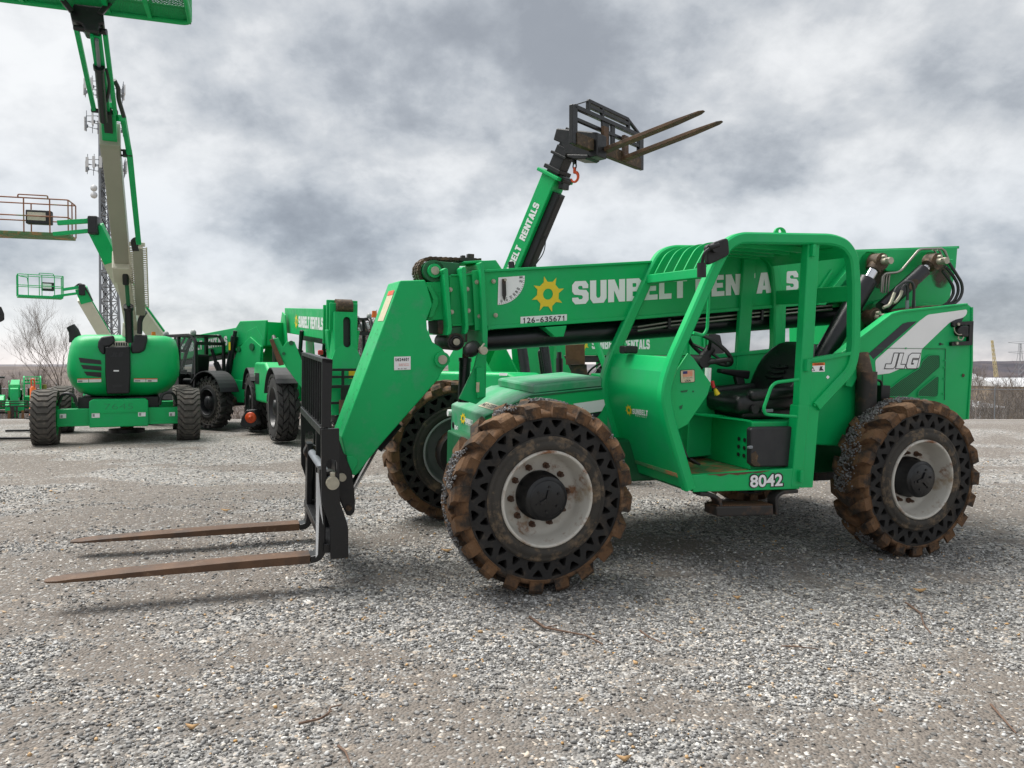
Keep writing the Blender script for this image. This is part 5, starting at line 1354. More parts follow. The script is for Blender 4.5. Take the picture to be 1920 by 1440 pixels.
    b = MB(); plate(b, [(1408, 806), (1412, 801.5), (1487, 800), (1487, 875), (1416, 876), (1408, 870)], .10, .06); b.build('manual_case', M['charcoal'], cab, .012, 3)
    b = MB(); plate(b, [(1409, 851), (1417, 846), (1422, 856), (1419, 865), (1426, 871), (1424, 874.5), (1414, 873.5), (1409, 868)], .097, .003); b.build('scuff', M['grime'], cab)
    b = MB(); plate(b, [(1405, 838), (1412, 836), (1412, 841), (1405, 842)], .08, .03); b.build('latch', M['galv'], cab, .003)
    # seat
    cs = Y(1400, 760, .50)
    xf, xr = Y(1350, 752, .50).x, Y(1493, 752, .50).x
    zc = Y(1400, 752, .26).z
    def cushion(c, s, rot=None, nm='cushion', k=.06):
        b = MB(); b.box((0, 0, 0), s); o = b.build(nm, M['vinyl'], cab, k, 4)
        for p in o.data.polygons: p.use_smooth = True
        o.location = c
        if rot: o.rotation_euler = rot
        return o
    cushion(((xf + xr) / 2 - .01, .50, zc - .01), (xr - xf, .50, .15), (0, R(-4), 0), 'seat_cushion', .06)
    for sy in (.27, .73): cushion(((xf + xr) / 2 + .03, sy, zc + .06), (xr - xf - .12, .10, .09), (0, R(-4), 0), 'seat_bolster', .04)
    b = MB(); b.bb(xf + .07, xr - .02, .30, .70, zt + .012, zc - .07); b.build('seat_suspension', M['plastic'], cab, .02, 3)
    b = MB(); b.cyl((xf + .13, .262, zc - .06), (xf + .13, .225, zc - .06), .035, 16); b.build('seat_knob', M['plastic'], cab, .005)
    b = MB(); b.bb(xf + .20, xf + .30, .23, .245, zc - .085, zc - .06); b.build('seat_lever', M['galv'], cab, .004)
    # backrest, shield shaped with side wings
    bx, bz0, bz1 = xr - .13, zc + .05, Y(1470, 640, .50).z
    b = MB(); rings = []
    for t in [0, .12, .3, .5, .7, .85, .95, 1.0]:
        w = (.26, .27, .28, .28, .26, .235, .20, .13)[[0, .12, .3, .5, .7, .85, .95, 1.0].index(t)]; th_ = .16 - .06 * t if t < 1 else .05
        x = bx - .10 + .20 * t + (.02 if t > .9 else 0); z = bz0 + (bz1 - bz0) * t; ring = []
        for i in range(20):
            a = 2 * math.pi * i / 20; ca, sa = math.cos(a), math.sin(a); e = .62
            yy = w * math.copysign(abs(ca) ** e, ca); xx = th_ / 2 * math.copysign(abs(sa) ** e, sa)
            if sa < 0 and t < .85: xx -= .045 * (abs(ca) ** 2.5) - .012
            ring.append(Vector((x + xx, .50 + yy, z)))
        rings.append(ring)
    b.loft(rings); b.build('seat_back', M['vinyl'], cab)
    for t in (.28, .38, .48):
        b = MB(); x = bx - .10 + .20 * t - (.16 - .06 * t) / 2 + .008; z = bz0 + (bz1 - bz0) * t; b.tube([(x, .40, z + .012), (x - .004, .5, z), (x, .60, z + .012)], .012, 8); b.build('seat_seam', M['vinyl'], cab)
    a0_ = Y(1348, 695, .80); a1_ = Y(1405, 703, .80)
    b = MB(); b.beam(a0_, Vector((a1_.x - .02, .8, a1_.z)), .08, .035, h2=.075, w2=.08); b.beam(Vector((a1_.x - .12, .8, a1_.z)), Vector((a1_.x - .08, .76, zc)), .05, .08); b.build('armrest', M['plastic'], cab, .014, 3)
    # steering wheel
    wc = Y(1331, 655, .50); ax = Vector((.62, 0, .78)).normalized(); m_ = ax.to_track_quat('Z', 'Y').to_matrix()
    b = MB(); b.tube([wc + m_ @ Vector((.195 * math.cos(2 * math.pi * i / 40), .195 * math.sin(2 * math.pi * i / 40), 0)) for i in range(40)], .0165, 10, closed=True); b.build('steering_wheel', M['plastic'], cab)
    b = MB()
    for k in range(3):
        a = R(20 + 120 * k); b.beam(wc + ax * -.02, wc + m_ @ Vector((.19 * math.cos(a), .19 * math.sin(a), 0)), .03, .018, m_ @ Vector((-math.sin(a), math.cos(a), 0)), w2=.02, h2=.014)
    b.cyl(wc - ax * .05, wc + ax * .015, .04, 16); b.build('wheel_spokes', M['plastic'], cab, .003)
    b = MB(); b.cyl(wc - ax * .05, wc - ax * .42, .045, 14); b.cyl(wc - ax * .12 + Vector((-.03, -.10, 0)), wc - ax * .12 + Vector((-.03, .1, 0)), .05, 14); lv = wc - ax * .13 + Vector((0, -.08, 0)); b.cyl(lv, lv + Vector((.14, -.12, .03)), .020, 10); b.build('steering_column', M['plastic'], cab, .004)
    b = MB(); q = Y(1328, 690, .34); b.cyl(q, q - Vector((0, 0, .13)), .024, 10); b.build('paper_tag', M['white'], cab, .004)
    b = MB(); q = Y(1337, 722, .32); b.cyl(q + Vector((-.01, 0, .03)), q + Vector((.005, 0, -.02)), .014, 10); b.build('red_knob', M['red'], cab, .003)
    b = MB(); q = Y(1342, 732, .32); b.cyl(q + Vector((-.006, 0, .01)), q + Vector((.016, 0, -.03)), .012, 10, .022); b.build('yellow_knob', M['yellow'], cab, .003)
    b = MB(); q = Y(1337, 728, .33); b.tube([Y(1326, 700, .36), Y(1333, 716, .33), Y(1338, 730, .32)], .006, 6); q = Y(1339, 770, .78); b.cyl(q, q + Vector((.03, 0, -.16)), .03, 10); b.build('boot_lever', M['plastic'], cab)
    b = MB(); q = Y(1288, 858, .30); b.beam(q, q + Vector((.09, .0, -.05)), .10, .015); b.beam(q, q + Vector((-.05, .02, .12)), .02, .02); b.build('pedal', M['plastic'], cab, .003)
    # hand rail by the door, inner loop
    b = MB(); b.tube(YL([(1497, 711.5), (1455, 717), (1446, 725), (1432, 765), (1434, 776), (1444, 778), (1493, 781)], CN - .02), .0125, 10, .05); b.build('hand_rail', M['green'], cab)
    b = MB(); b.tube(YL([(1327, 530), (1329, 560), (1326, 618), (1318, 630), (1300, 624)], CN + .12), .012, 8, .05); b.build('grab_bar', M['green'], cab)
    # mirror
    ym = -.02
    b = MB(); mp = fillet([Y(px, py, ym) for px, py in ((1324.5, 460), (1366, 445), (1369, 478), (1328, 498))], .03, 5, True); b.prism(mp, (0, .045, .0)); b.build('mirror', M['plastic'], cab, .012, 3)
    c = Y(1338, 465, ym); b = MB(); b.cyl(c, c - Vector((0, .035, 0)), .035, 16); b.cyl(c - Vector((-.02, .03, -.02)), c - Vector((.06, .035, .005)), .016, 10); b.build('mirror_joint', M['plastic'], cab, .004)
    b = MB(); b.tube([c - Vector((.03, .03, .0)), Y(1321, 472, ym - .03), Y(1317, 490, ym), Y(1316, 505, ym + .02)], .012, 8, .05); b.build('mirror_arm', M['plastic'], cab)
    b = MB(); b.cyl(Y(1315.5, 493, ym + .02), Y(1315.5, 520, ym + .02), .032, 16); b.build('mirror_clamp', M['plastic'], cab, .006)
    # step
    ys = CN + .02
    st = MB()
    st.tube(YL([(1306, 924), (1333, 927), (1344, 936), (1347, 966)], ys), 0, sec=(.10, .028), fil=.05); st.build('step_bracket', M['black_rust'], cab, .004); st = MB(); st.tube(YL([(1488, 919), (1461, 921), (1448, 930), (1450, 962)], ys), 0, sec=(.10, .028), fil=.05)
    so = st.build('step_bracket', M['black_rust'], cab, .004)
    b = MB(); b.prism(YL([(1343, 950), (1450, 948), (1451, 966), (1345, 969)], ys - .06), (0, .16, 0)); b.build('step_tread', M['black_rust'], cab, .01)
    b = MB(); tp = YL([(1345, 949.5), (1449, 947.5)], ys - .05)
    for i in range(26):
        q = tp[0].lerp(tp[1], (i + .5) / 26); b.bb(q.x - .006, q.x + .006, ys - .05, ys + .09, q.z - .004, q.z + .008)
    b.build('tread_grip', M['fork'], cab)
    # ---- decals
    yd = CN - .016
    def tx(b, s, x0, yb, x1, yb1, yt, y, bold=0., shear=0.): p = Y(x0, yb, y); b.text(s, p, Y(x1, yb1, y) - p, Y(x0 + (0 if not shear else 0), yt, y) - p, bold, shear)
    b = MB(); tx(b, '8042', 1404, 916.5, 1470, 913, 888.5, yd, .075); b.build('number_outline', M['ink'], cab)  # printed black outline behind the white model number
    b = MB(); tx(b, '8042', 1406.5, 914.5, 1467.5, 911.2, 891, yd - .003, .028); b.build('model_number', M['white'], cab)
    b = MB(); b.prism(fillet(YL([(1275.8, 694), (1302.8, 692.3), (1303.2, 716.5), (1276.2, 718.5)], CN + .046), .012, 3, True), (0, .003, 0)); b.build('sticker_edge', M['ink'], cab)
    b = MB(); b.prism(fillet(YL([(1276.8, 695), (1301.8, 693.4), (1302.2, 715.7), (1277.2, 717.5)], CN + .043), .010, 3, True), (0, .003, 0)); b.build('sticker', M['beige'], cab)
    b = MB(); ya = CN + .0425
    for i in range(5): b.add(YL([(1280.5, 696.3 + i * 2.2), (1298.5, 695.1 + i * 2.2), (1298.5, 696.2 + i * 2.2), (1280.5, 697.4 + i * 2.2)], ya), [(0, 1, 2, 3)])
    b.build('flag_stripes', M['redorange'], cab)
    b = MB(); b.add(YL([(1280.5, 696.2), (1289, 695.6), (1289, 700.7), (1280.5, 701.3)], ya - .001), [(0, 1, 2, 3)]); b.build('flag_canton', M['navy'], cab)
    b = MB(); tx(b, 'BUILT WITH PRIDE', 1281, 709.6, 1298, 708.5, 707.8, ya); tx(b, 'IN THE', 1286, 712, 1293, 711.5, 710.3, ya); tx(b, 'USA', 1284, 716, 1295.5, 715.2, 712.8, ya, .04); b.build('sticker_text', M['ink'], cab)
    yw = CN - .013
    b = MB(); b.add(YL([(1518.3, 681), (1546.6, 679.8), (1546.4, 696.8), (1518.2, 697.5)], yw), [(0, 1, 2, 3)]); b.build('warning_plate', M['white'], cab)
    b = MB(); b.add(YL([(1518.3, 681), (1546.6, 679.8), (1546.5, 684.8), (1518.3, 686)], yw - .001), [(0, 1, 2, 3)]); b.build('warning_band', M['orange'], cab)
    b = MB(); tx(b, 'WARNING', 1527, 684.6, 1544, 683.9, 681.5, yw - .002, .02); b.add(YL([(1520, 695.5), (1528, 695.2), (1524, 687.5)], yw - .002), [(0, 1, 2)]); b.add(YL([(1536, 695), (1545, 694.6), (1541, 690), (1543, 687), (1538, 687)], yw - .002), [(0, 1, 2, 3, 4)])
    b.build('warning_marks', M['ink'], cab)
    b = MB(); b.add(YL([(1521.8, 694.6), (1526.2, 694.5), (1524, 690)], yw - .003), [(0, 1, 2)]); b.build('warning_triangle', M['white'], cab)
    b = MB(); b.add(YL([(1548.7, 707.3), (1552.2, 703.4), (1555.7, 707), (1552.2, 711)], yw), [(0, 1, 2, 3)]); b.build('white_diamond', M['white'], cab)
    # emblem and words on the nose panel
    N0, N1 = Y(1251, 785, CN + .01), Y(1290, 918, CN + .01); up = (N0 - N1).normalized(); nn = Vector((0, 1, 0)).cross(up); nn = nn if nn.x < 0 else -nn
    Bc = Y(1244, 745, CN + .01); up2 = (Bc - N0).normalized()
    def npt(px, py):
        d_ = FM.i.to_3x3() @ ray(px, py); t = (N0 - FM.c).dot(nn) / d_.dot(nn); return FM.c + d_ * t + nn * .012
    b = MB(); c = npt(1181.5, 768); sun_emblem(b, c, npt(1188.5, 769.5) - npt(1174.5, 766.5), npt(1181, 756.5) - npt(1182, 779.5)); b.build('sun_emblem', M['yellow'], cab)
    b = MB(); p = npt(1188, 775); block_text(b, 'SUNBELT', p, npt(1217, 779) - p, npt(1188, 765) - p); b.build('lettering', M['white'], cab); b = MB(); p = npt(1194, 779.5); b.text('RENTALS', p, npt(1215, 783) - p, npt(1194, 776.5) - p, .0, space=1.5); b.build('lettering', M['white'], cab)
    # scratches and rub marks on sheet metal
    for k, pts in enumerate((((1258, 838), (1261, 850), (1264, 862), (1262, 852)), ((1276, 733), (1290, 731), (1288, 735), (1278, 736)), ((1298, 733), (1301, 732), (1301.5, 735), (1299, 736)), ((1274, 762), (1280, 759), (1279, 766), (1275, 768)))):
        b = MB(); b.prism(YL(pts, (CN - .036 if k == 0 else CN + .047)), (0, .002, 0)); b.build('scuff', M['green_deep'], cab)
th_cab()

def th_rear():
    y0 = .43
    b = MB(); out = [(1528, 705), (1603, 641), (1673, 588.5), (1693, 583), (1815, 569.5), (1822.5, 575), (1822, 680), (1814.5, 787), (1700, 800), (1660, 812), (1590, 838), (1528, 834)]
    plate(b, out, y0, .10)
    plate(b, [(1690, 586), (1815, 571), (1821, 577), (1820.5, 680), (1813, 785), (1690, 798)], y0 + .101, 1.45)
    body = b.build('rear_body', M['green'], TH, .014, 3)
    b = MB(); plate(b, [(1603, 640), (1673, 587.5), (1693, 582), (1815, 568.5), (1815, 572), (1694, 586), (1675, 591.5), (1606, 645)], y0 - .012, .05); b.build('edge_flange', M['green'], body, .004)
    yl = y0 - .004
    b = MB(); b.prism(fillet(YL([(1641, 676), (1700, 624), (1723, 603), (1740, 590), (1813.5, 580), (1813, 589), (1806, 595.5), (1790, 600), (1779, 606), (1728, 655), (1724, 690), (1688, 691.5), (1668, 700), (1643, 703)], yl), .02, 2, True), (0, .003, 0)); b.build('white_stripe', M['white'], body)
    b = MB(); b.prism(YL([(1560, 724), (1578, 708), (1693, 607), (1702, 604), (1719, 602.5), (1640, 671.5), (1600, 706), (1570, 722)], yl), (0, .003, 0)); b.prism(YL([(1780, 605), (1792, 599), (1807, 595.5), (1803, 603.5), (1795, 604)], yl), (0, .003, 0)); b.build('dark_stripe', M['stripe'], body)
    # access panel, mesh grilles behind cut openings
    ya = y0 - .007
    b = MB(); b.prism(YL([(1655, 654), (1772, 654.5), (1770, 748), (1655, 750)], ya + .004), (0, .002, 0)); pn = b.build('panel_shadow', M['green_deep'], body) if False else None
    b = MB()
    for a, c in (((1641, 652.5), (1773, 654)), ((1773, 654), (1771, 750)), ((1655, 703), (1655, 748))):
        p, q = Y(*a, yl - .001), Y(*c, yl - .001); b.beam(p, q, .004, .004)
    b.build('panel_seam', M['green_deep'], body)
    g1 = [(1724, 690), (1729, 677), (1740, 667), (1748, 665.5), (1762, 666), (1762.5, 688), (1702, 743.5), (1656, 744), (1655, 731), (1672, 726), (1688, 713)]
    g2 = [(1720, 743), (1722, 733), (1755, 706), (1760, 706), (1758.5, 742), (1753, 745)]
    for g in (g1, g2):
        b = MB(); b.prism(fillet(YL(g, yl), .015, 3, True), (0, .002, 0)); b.build('grille_cavity', M['ink'], body)
        b = MB(); q = fillet(YL(g, yl - .006), .015, 3, True); b.add(q, [tuple(range(len(q)))]); b.build('grille_mesh', M['grille'], body)
        b = MB(); b.tube(q, .004, 6, closed=True); b.build('grille_edge', M['green'], body)
    for px, py in ((1773, 676), (1772, 689), (1771.5, 710), (1770, 738), (1657, 660), (1700, 653)):
        c = Y(px - 2, py, yl - .002); b = MB(); b.cyl(c, c - Vector((0, .006, 0)), .007, 8); b.build('panel_screw', M['green'], body)
    # maker's letters with a dark outline
    def mark(off, bold, m):
        b = MB(); y = yl - .003 - off; o, ex, ey = Y(1660 - (2 if off == 0 else 0), 691.5 + (1 if off == 0 else 0), y), None, None
        d = 0
        p = Y(1659.5, 690.6, y); ux = Y(1718 + d, 690.6 + d * .6, y) - p; uy = Y(1667 - d, 662.5 - d * .6, y) - p
        block_text(b, 'JLG', p, ux, uy, grow=bold, gap=.14); b.build('lettering', M[m], body)
    mark(.0, .055, 'ink'); mark(.0025, 0, 'white')
    b = MB(); c = Y(1720.5, 691, yl - .003); b.lathe([(.006, 0), (.008, 0)], 12); o = b.build('registered_mark', M['ink'], body); o.location = c
    b = MB(); c = Y(1763, 645, yl); b.cyl(c, c - Vector((0, .003, 0)), .012, 12); b.beam(c, c + Vector((.035, 0, 0)), .004, .008); b.build('key_slot', M['ink'], body)
    b = MB(); c = Y(1806, 704, yl); b.cyl(c, c - Vector((0, .003, 0)), .016, 12); b.build('drain_hole', M['grime'], body)
    b = MB(); b.tube(YL([(1822, 576), (1821.5, 680), (1814, 786)], y0 - .002), .012, 8); b.build('corner_bead', M['green'], body)
    # light bracket on the corner
    yb = y0 - .03
    b = MB(); plate(b, [(1789, 604), (1826, 602), (1824, 647), (1785, 648.5), (1785, 642), (1790, 640.5), (1817, 640), (1818, 609), (1795, 610.5), (1790, 614), (1787, 610)], yb, .04); lb = b.build('lamp_bracket', M['black'], body, .003)
    b = MB(); plate(b, [(1798, 617), (1803, 611), (1817, 610), (1817, 632), (1800, 630), (1797, 624)], yb - .02, .07); b.build('work_lamp', M['plastic'], lb, .012, 3)
    b = MB(); b.tube(YL([(1789, 614), (1790, 622), (1797, 628), (1803, 627)], yb - .03), .005, 6, .02); b.tube(YL([(1797, 631), (1797, 636), (1803, 638), (1807, 632)], yb - .03), .006, 6, .01); b.build('lamp_wire', M['zinc'], lb)
    for px, py in ((1796, 608), (1793.5, 643.5)):
        c = Y(px, py, yb); b = MB(); b.cyl(c, c - Vector((0, .012, 0)), .013, 10); b.build('bracket_bolt', M['zinc'], lb)
    # boom support frame between cab and rear body
    b = MB(); plate(b, [(1606, 760), (1606, 638), (1640, 566), (1662, 560), (1700, 566), (1779, 572), (1790, 575), (1790, 650), (1700, 760)], y0 + .50, .03); b.build('inner_plate', M['green'], TH, .004)
    b = MB(); plate(b, [(1588, 662), (1630, 664), (1640, 676), (1640, 700), (1626, 690), (1615, 694), (1598, 726), (1586, 724), (1590, 690)], y0 - .06, .03); b.build('exhaust_bracket', M['green_worn'], TH, .004)
    b = MB(); e = YL([(1623, 676), (1622, 700)], y0 - .09); b.cyl(e[0] + Vector((0, .06, .05)), e[0] - Vector((0, 0, .12)), .065, 20); b.build('exhaust_elbow', M['grime'], TH, .02, 3)
    b = MB(); p, q = Y(1625, 697, y0 - .09), Y(1622, 815, y0 - .09); b.cyl(p, q, .082, 24); b.build('muffler', M['black_rust'], TH, .01)
    b = MB(); b.bb(Y(1645, 740, y0).x - .02, Y(1655, 740, y0).x + .02, y0 - .06, y0 - .01, Y(1645, 770, y0).z, Y(1645, 722, y0).z); b.tube(YL([(1642, 712), (1652, 714), (1655, 735)], y0 - .05), .012, 8, .03); b.build('filter_box', M['black'], TH, .006)
    b = MB()
    c = Y(1592, 809, y0 - .02)
    for r_ in (.052, .04, .028): b.tube([c + Vector((r_ * math.cos(2 * math.pi * i / 20), -.01 * r_ * 50, r_ * math.sin(2 * math.pi * i / 20))) for i in range(20)], .008, 6, closed=True)
    b.build('hose_coil', M['grime'], TH)
    # cylinders
    def cylinder(nm, top, bot, y, t0, t1, r, rod):
        A, Bq = Y(*top, y), Y(*bot, y); b = MB(); b.cyl(A.lerp(Bq, t0), A.lerp(Bq, t1), r, 24); o = b.build(nm, M['cyl'], TH, .006)
        b = MB(); b.cyl(A, A.lerp(Bq, t0), rod, 16); b.build('rod', M['chrome'], o)
        for c, rr in ((A, .075), (Bq, .07)):
            b = MB(); b.cyl(c - Vector((0, .055, 0)), c + Vector((0, .055, 0)), rr, 20); b.cyl(c, c.lerp(A.lerp(Bq, .5), .16), rr * .85, 14); b.build('rod_eye', M['grime'], o, .012, 3)
            b = MB(); b.cyl(c - Vector((0, .15, 0)), c + Vector((0, .05, 0)), .031, 16); b.build('pin', M['zinc'], o, .005); b = MB(); q = c + Vector((-.045, -.10, .035)); b.cyl(q - Vector((0, .03, 0)), q, .017, 10); b.build('keeper_bolt', M['zinc'], o, .005)
        return o, A, Bq
    o, A, Bq = cylinder('lift_cylinder', (1646, 491), (1525, 700), .82, .17, .95, .088, .05)
    b = MB(); cylinder('lift_cylinder', (1646, 491), (1525, 700), 1.62, .17, .95, .088, .05)
    o2, A2, B2 = cylinder('compensation_cylinder', (1749, 491), (1635, 595), .74, .16, .84, .064, .035)
    b = MB(); c = A2.lerp(B2, .42) - Vector((0, .0645, 0)); 
    pts = [c + (A2 - B2).normalized() * (.055 * math.cos(a) + .01 * math.cos(3 * a)) + Vector((0, -.002, 0)) + Vector((0, 0, 1)).cross((A2 - B2).normalized()).cross((A2 - B2).normalized()).normalized() * .05 * math.sin(a) for a in [i * .4488 for i in range(14)]]
    b.add(pts, [tuple(range(14))]); b.build('grease_spot', M['grime'], o2)
    # grease stains round the pins, lying on the plates behind
    rnd = random.Random(5)
    for px, py, rr, yy in ((1640, 497, .115, BY - .104), (1745, 494, .11, BY - .104), (1765, 515, .13, BY - .004), (1634, 600, .15, y0 + .495), (1655, 592, .10, y0 + .495), (1650, 517, .12, BY - .004)):
        c = Y(px, py, yy); b = MB(); n = 20
        b.add([Vector((rr * math.cos(2 * math.pi * i / n), 0, rr * math.sin(2 * math.pi * i / n))) for i in range(n)], [tuple(range(n))]); o = b.build('grease_stain', M['stain'], TH); o.location = c
    # hoses and pipes
    def hz(nm, px, y, r, m, fil=.05): b = MB(); b.tube(YL(px, y), r, 8, fil); b.build(nm, M[m], TH)
    hz('return_hose', [(1779, 492), (1792, 512), (1803, 530), (1805, 545), (1800, 560), (1788, 571), (1770, 574)], .70, .0135, 'hose')
    hz('return_hose', [(1773, 500), (1786, 515), (1796, 533), (1797, 548), (1790, 564), (1776, 573), (1760, 575)], .73, .0135, 'hose')
    hz('return_hose', [(1767, 508), (1778, 522), (1787, 537), (1788, 550), (1780, 565), (1768, 574)], .76, .0135, 'hose')
    hz('steel_pipe', [(1652, 548), (1654, 518), (1660, 513), (1682, 511), (1690, 507), (1724, 467), (1766, 466), (1770, 470), (1780, 490)], .79, .011, 'pipe', .04)
    for k in range(3): hz('steel_pipe', [(1655 + 5 * k, 550), (1657 + 5 * k, 519), (1661 + 4 * k, 514)], .82, .0085, 'pipe', .02)
    for k, (xa, xb_) in enumerate(((1749, 1761), (1758, 1771), (1768, 1781))): hz('steel_pipe', [(xa, 468), (xa + 4, 470), (xb_, 494)], .80, .009, 'pipe', .02)
    b = MB(); b.prism(YL([(1752, 498), (1785, 490), (1788, 486), (1781, 492), (1758, 496)], .74), (0, .08, 0)); b.build('manifold_plate', M['green'], TH)
    hz('hose', [(1676, 553), (1680, 540), (1696, 528), (1710, 528), (1714, 540), (1713, 580)], .60, .0125, 'hose', .06)
    hz('hose', [(1690, 548), (1694, 536), (1700, 533), (1702, 545), (1701, 582)], .62, .0115, 'hose', .06)
    hz('hose_fitting', [(1677, 549), (1673, 560), (1668, 572), (1656, 577)], .60, .0145, 'zinc', .03)
    hz('hose_fitting', [(1691, 545), (1688, 555), (1680, 566), (1674, 568)], .60, .0135, 'zinc', .03)
    for px in (1701, 1713): hz('hose_fitting', [(px, 563), (px, 582)], .61, .0155, 'galv', 0)
    b = MB(); b.prism(YL([(1690, 582), (1720, 577), (1745, 573), (1765, 572), (1767, 576), (1692, 586)], .55), (0, .2, 0)); b.build('valve_block', M['grime'], TH, .006)
th_rear()
# ---------------------------------------------------------------- parked telehandlers behind (x forward, y to their left, z up)
from mathutils.bvhtree import BVHTree
def shared(me, name, parent, loc=(0, 0, 0)):
    o = bpy.data.objects.new(name, me); COL.objects.link(o); o.parent = parent; o.location = loc; return o
def tele(label, pos, yaw, kit, zoff=0.0, tilt=0.0, wheel_r=.65, wb=1.6, track=1.0, cab_x=(-.6, .8), cab_col='green', cab_glass=False, fenders=False, pivot=(-1.95, 2.0), elev=-4, blen=4.4, bsec=(.42, .48), fly=(), fly_col='green', tail=.25,
         head=True, hood_top=1.45, hood_x=(-1.3, 1.0), letters=None, mirror=False, boom_y=0.0, roof_h=2.45, fend=(38, 160), collars=(.03, .42), stack=True):
    m = Matrix.Translation(Vector((pos[0], pos[1], gz(pos[0], pos[1]) + zoff))) @ Matrix.Rotation(R(yaw), 4, 'Z')
    t = thing('telehandler', label, 'telehandler', m)
    sc = wheel_r / (.68 if kit is KIT_BLOCK else .65)
    for x in (-wb, wb):
        for s in (-1, 1): put_wheel(kit, t, (x, s * track, wheel_r), 0 if s < 0 else math.pi, random.Random(x * 7 + s).random(), sc)
        b = MB(); b.cyl((x, -track + .2, wheel_r), (x, track - .2, wheel_r), .12, 12); b.build('axle', M['black_rust'], t)
    b = MB(); b.prism([(-2.3, -.42, .62), (-2.3, -.42, 1.15), (-1.5, -.42, 1.2), (1.4, -.42, 1.1), (2.05, -.42, 1.0), (2.15, -.42, .62)], (0, .84, 0)); b.build('chassis', M['green'], t, .015)
    # rear side plates that carry the boom
    px_, pz_ = pivot
    for y in (-.33, .30):
        b = MB(); b.prism([(px_ - .35, boom_y + y, 1.0), (px_ - .42, boom_y + y, pz_ - .1), (px_ - .15, boom_y + y, pz_ + .22), (px_ + .22, boom_y + y, pz_ + .12), (px_ + .75, boom_y + y, 1.1)], (0, .03, 0)); b.build('boom_support', M['green'], t, .01)
    # hood on the right hand side
    b = MB(); h0, h1 = hood_x; ht = hood_top
    b.prism([(h0, -1.16, .72), (h0, -1.16, ht - .14), (h0 + .14, -1.16, ht), (h1 - .45, -1.16, ht - .02), (h1, -1.16, ht - .22), (h1, -1.16, .72)], (0, .70, 0)); hd = b.build('hood', M['green'], t, .05, 3)
    b = MB()
    for i in range(6): b.bb(h0 + .2 + .1 * i, h0 + .25 + .1 * i, -1.168, -1.158, ht - .5, ht - .25)
    b.build('louvre', M['ink'], hd)
    if stack: b = MB(); b.cyl((h0 + .1, -.7, ht - .1), (h0 + .1, -.7, ht + .45), .06, 14); b.tube([(h0 + .1, -.7, ht + .4), (h0 + .1, -.7, ht + .52), (h0 - .05, -.7, ht + .6)], .05, 10, .06); b.build('exhaust_stack', M['black_rust'], t)
    # fenders
    if fenders:
        for x in (-wb, wb):
            for s in (-1, 1):
                b = MB(); r0 = wheel_r + .09; n = 14; vs = []
                for i in range(n + 1):
                    a = R(fend[0] + (fend[1] - fend[0]) * i / n)
                    for q in (-.24, .24):
                        for rr in (r0, r0 + .025): vs.append((x + rr * math.cos(a), s * track + q, wheel_r + rr * math.sin(a)))
                fs = []
                for i in range(n):
                    k = 4 * i
                    fs += [(k, k + 4, k + 6, k + 2), (k + 1, k + 3, k + 7, k + 5), (k, k + 1, k + 5, k + 4), (k + 2, k + 6, k + 7, k + 3)]
                b.add(vs, fs, False); b.build('fender', M['charcoal'], t)
    # cab on the left hand side
    c0, c1 = cab_x; y0, y1 = .42, 1.18; zf, zm, zr = .72, 1.38, roof_h
    cm = M[cab_col]
    side = [(c1 + .12, zf), (c1 + .22, zm), (c1 - .05, zr - .35), (c1 - .28, zr - .04), (c1 - .45, zr), (c0 + .18, zr), (c0, zr - .18), (c0, zm), (c0 + .1, zf)]
    cabf = MB()
    for y in (y0, y1): cabf.tube([(x, y, z) for x, z in side], 0, sec=(.075, .075), fil=.08)
    for x, z in ((c1 - .05, zr - .35), (c0, zr - .2)): cabf.bb(x - .035, x + .035, y0, y1, z - .05, z + .03)
    xm = (c0 + c1) / 2 - .1
    for y in (y0, y1): cabf.bb(xm - .04, xm + .04, y - .035, y + .035, zf, zr - .02)
    cab = cabf.build('cab_frame', cm, t)
    b = MB(); b.bb(c0 + .1, c1 - .38, y0, y1, zr - .03, zr + .012)
    for k in range(5): b.prism([(c1 - .40, y0 + .12 + .13 * k, zr), (c1 - .10, y0 + .12 + .13 * k, zr - .30), (c1 - .14, y0 + .12 + .13 * k, zr - .34), (c1 - .44, y0 + .12 + .13 * k, zr - .05)], (0, .02, 0))
    b.build('cab_roof', cm, cab)
    b = MB(); b.prism([(c1 + .13, y0 + .03, zf), (c1 + .22, y0 + .03, zm), (c1 - .12, y0 + .03, zm + .06), (c1 - .15, y0 + .03, zf)], (0, y1 - y0 - .06, 0)); b.bb(c0 + .03, c1 + .1, y0 - .0, y0 + .03, zf, zm); b.bb(c0, c0 + .03, y0, y1, zf, zm); b.bb(c0, c1, y0, y1, zf - .05, zf)
    if cab_glass: b.bb(xm + .04, c1 + .12, y1 - .03, y1, zf, zm - .12)
    b.build('cab_panel', M['green'] if cab_col == 'green' else M['black'], cab, .01)
    b = MB(); sx = (c0 + c1) / 2 - .18; b.bb(sx - .25, sx + .22, y0 + .16, y1 - .16, zf + .35, zf + .50); b.prism([(sx - .27, y0 + .16, zf + .45), (sx - .14, y0 + .16, zf + .45), (sx - .28, y0 + .16, zf + 1.12), (sx - .38, y0 + .16, zf + 1.08)], (0, y1 - y0 - .32, 0)); b.build('seat', M['vinyl'], cab, .05, 3)
    b = MB(); wc = Vector((c1 - .22, (y0 + y1) / 2, zm + .12)); mm = Vector((-.6, 0, .8)).to_track_quat('Z', 'Y').to_matrix(); b.tube([wc + mm @ Vector((.18 * math.cos(i * .314), .18 * math.sin(i * .314), 0)) for i in range(20)], .016, 8, closed=True); b.cyl(wc, wc - mm @ Vector((0, 0, .4)), .03, 8); b.build('steering_wheel', M['plastic'], cab)
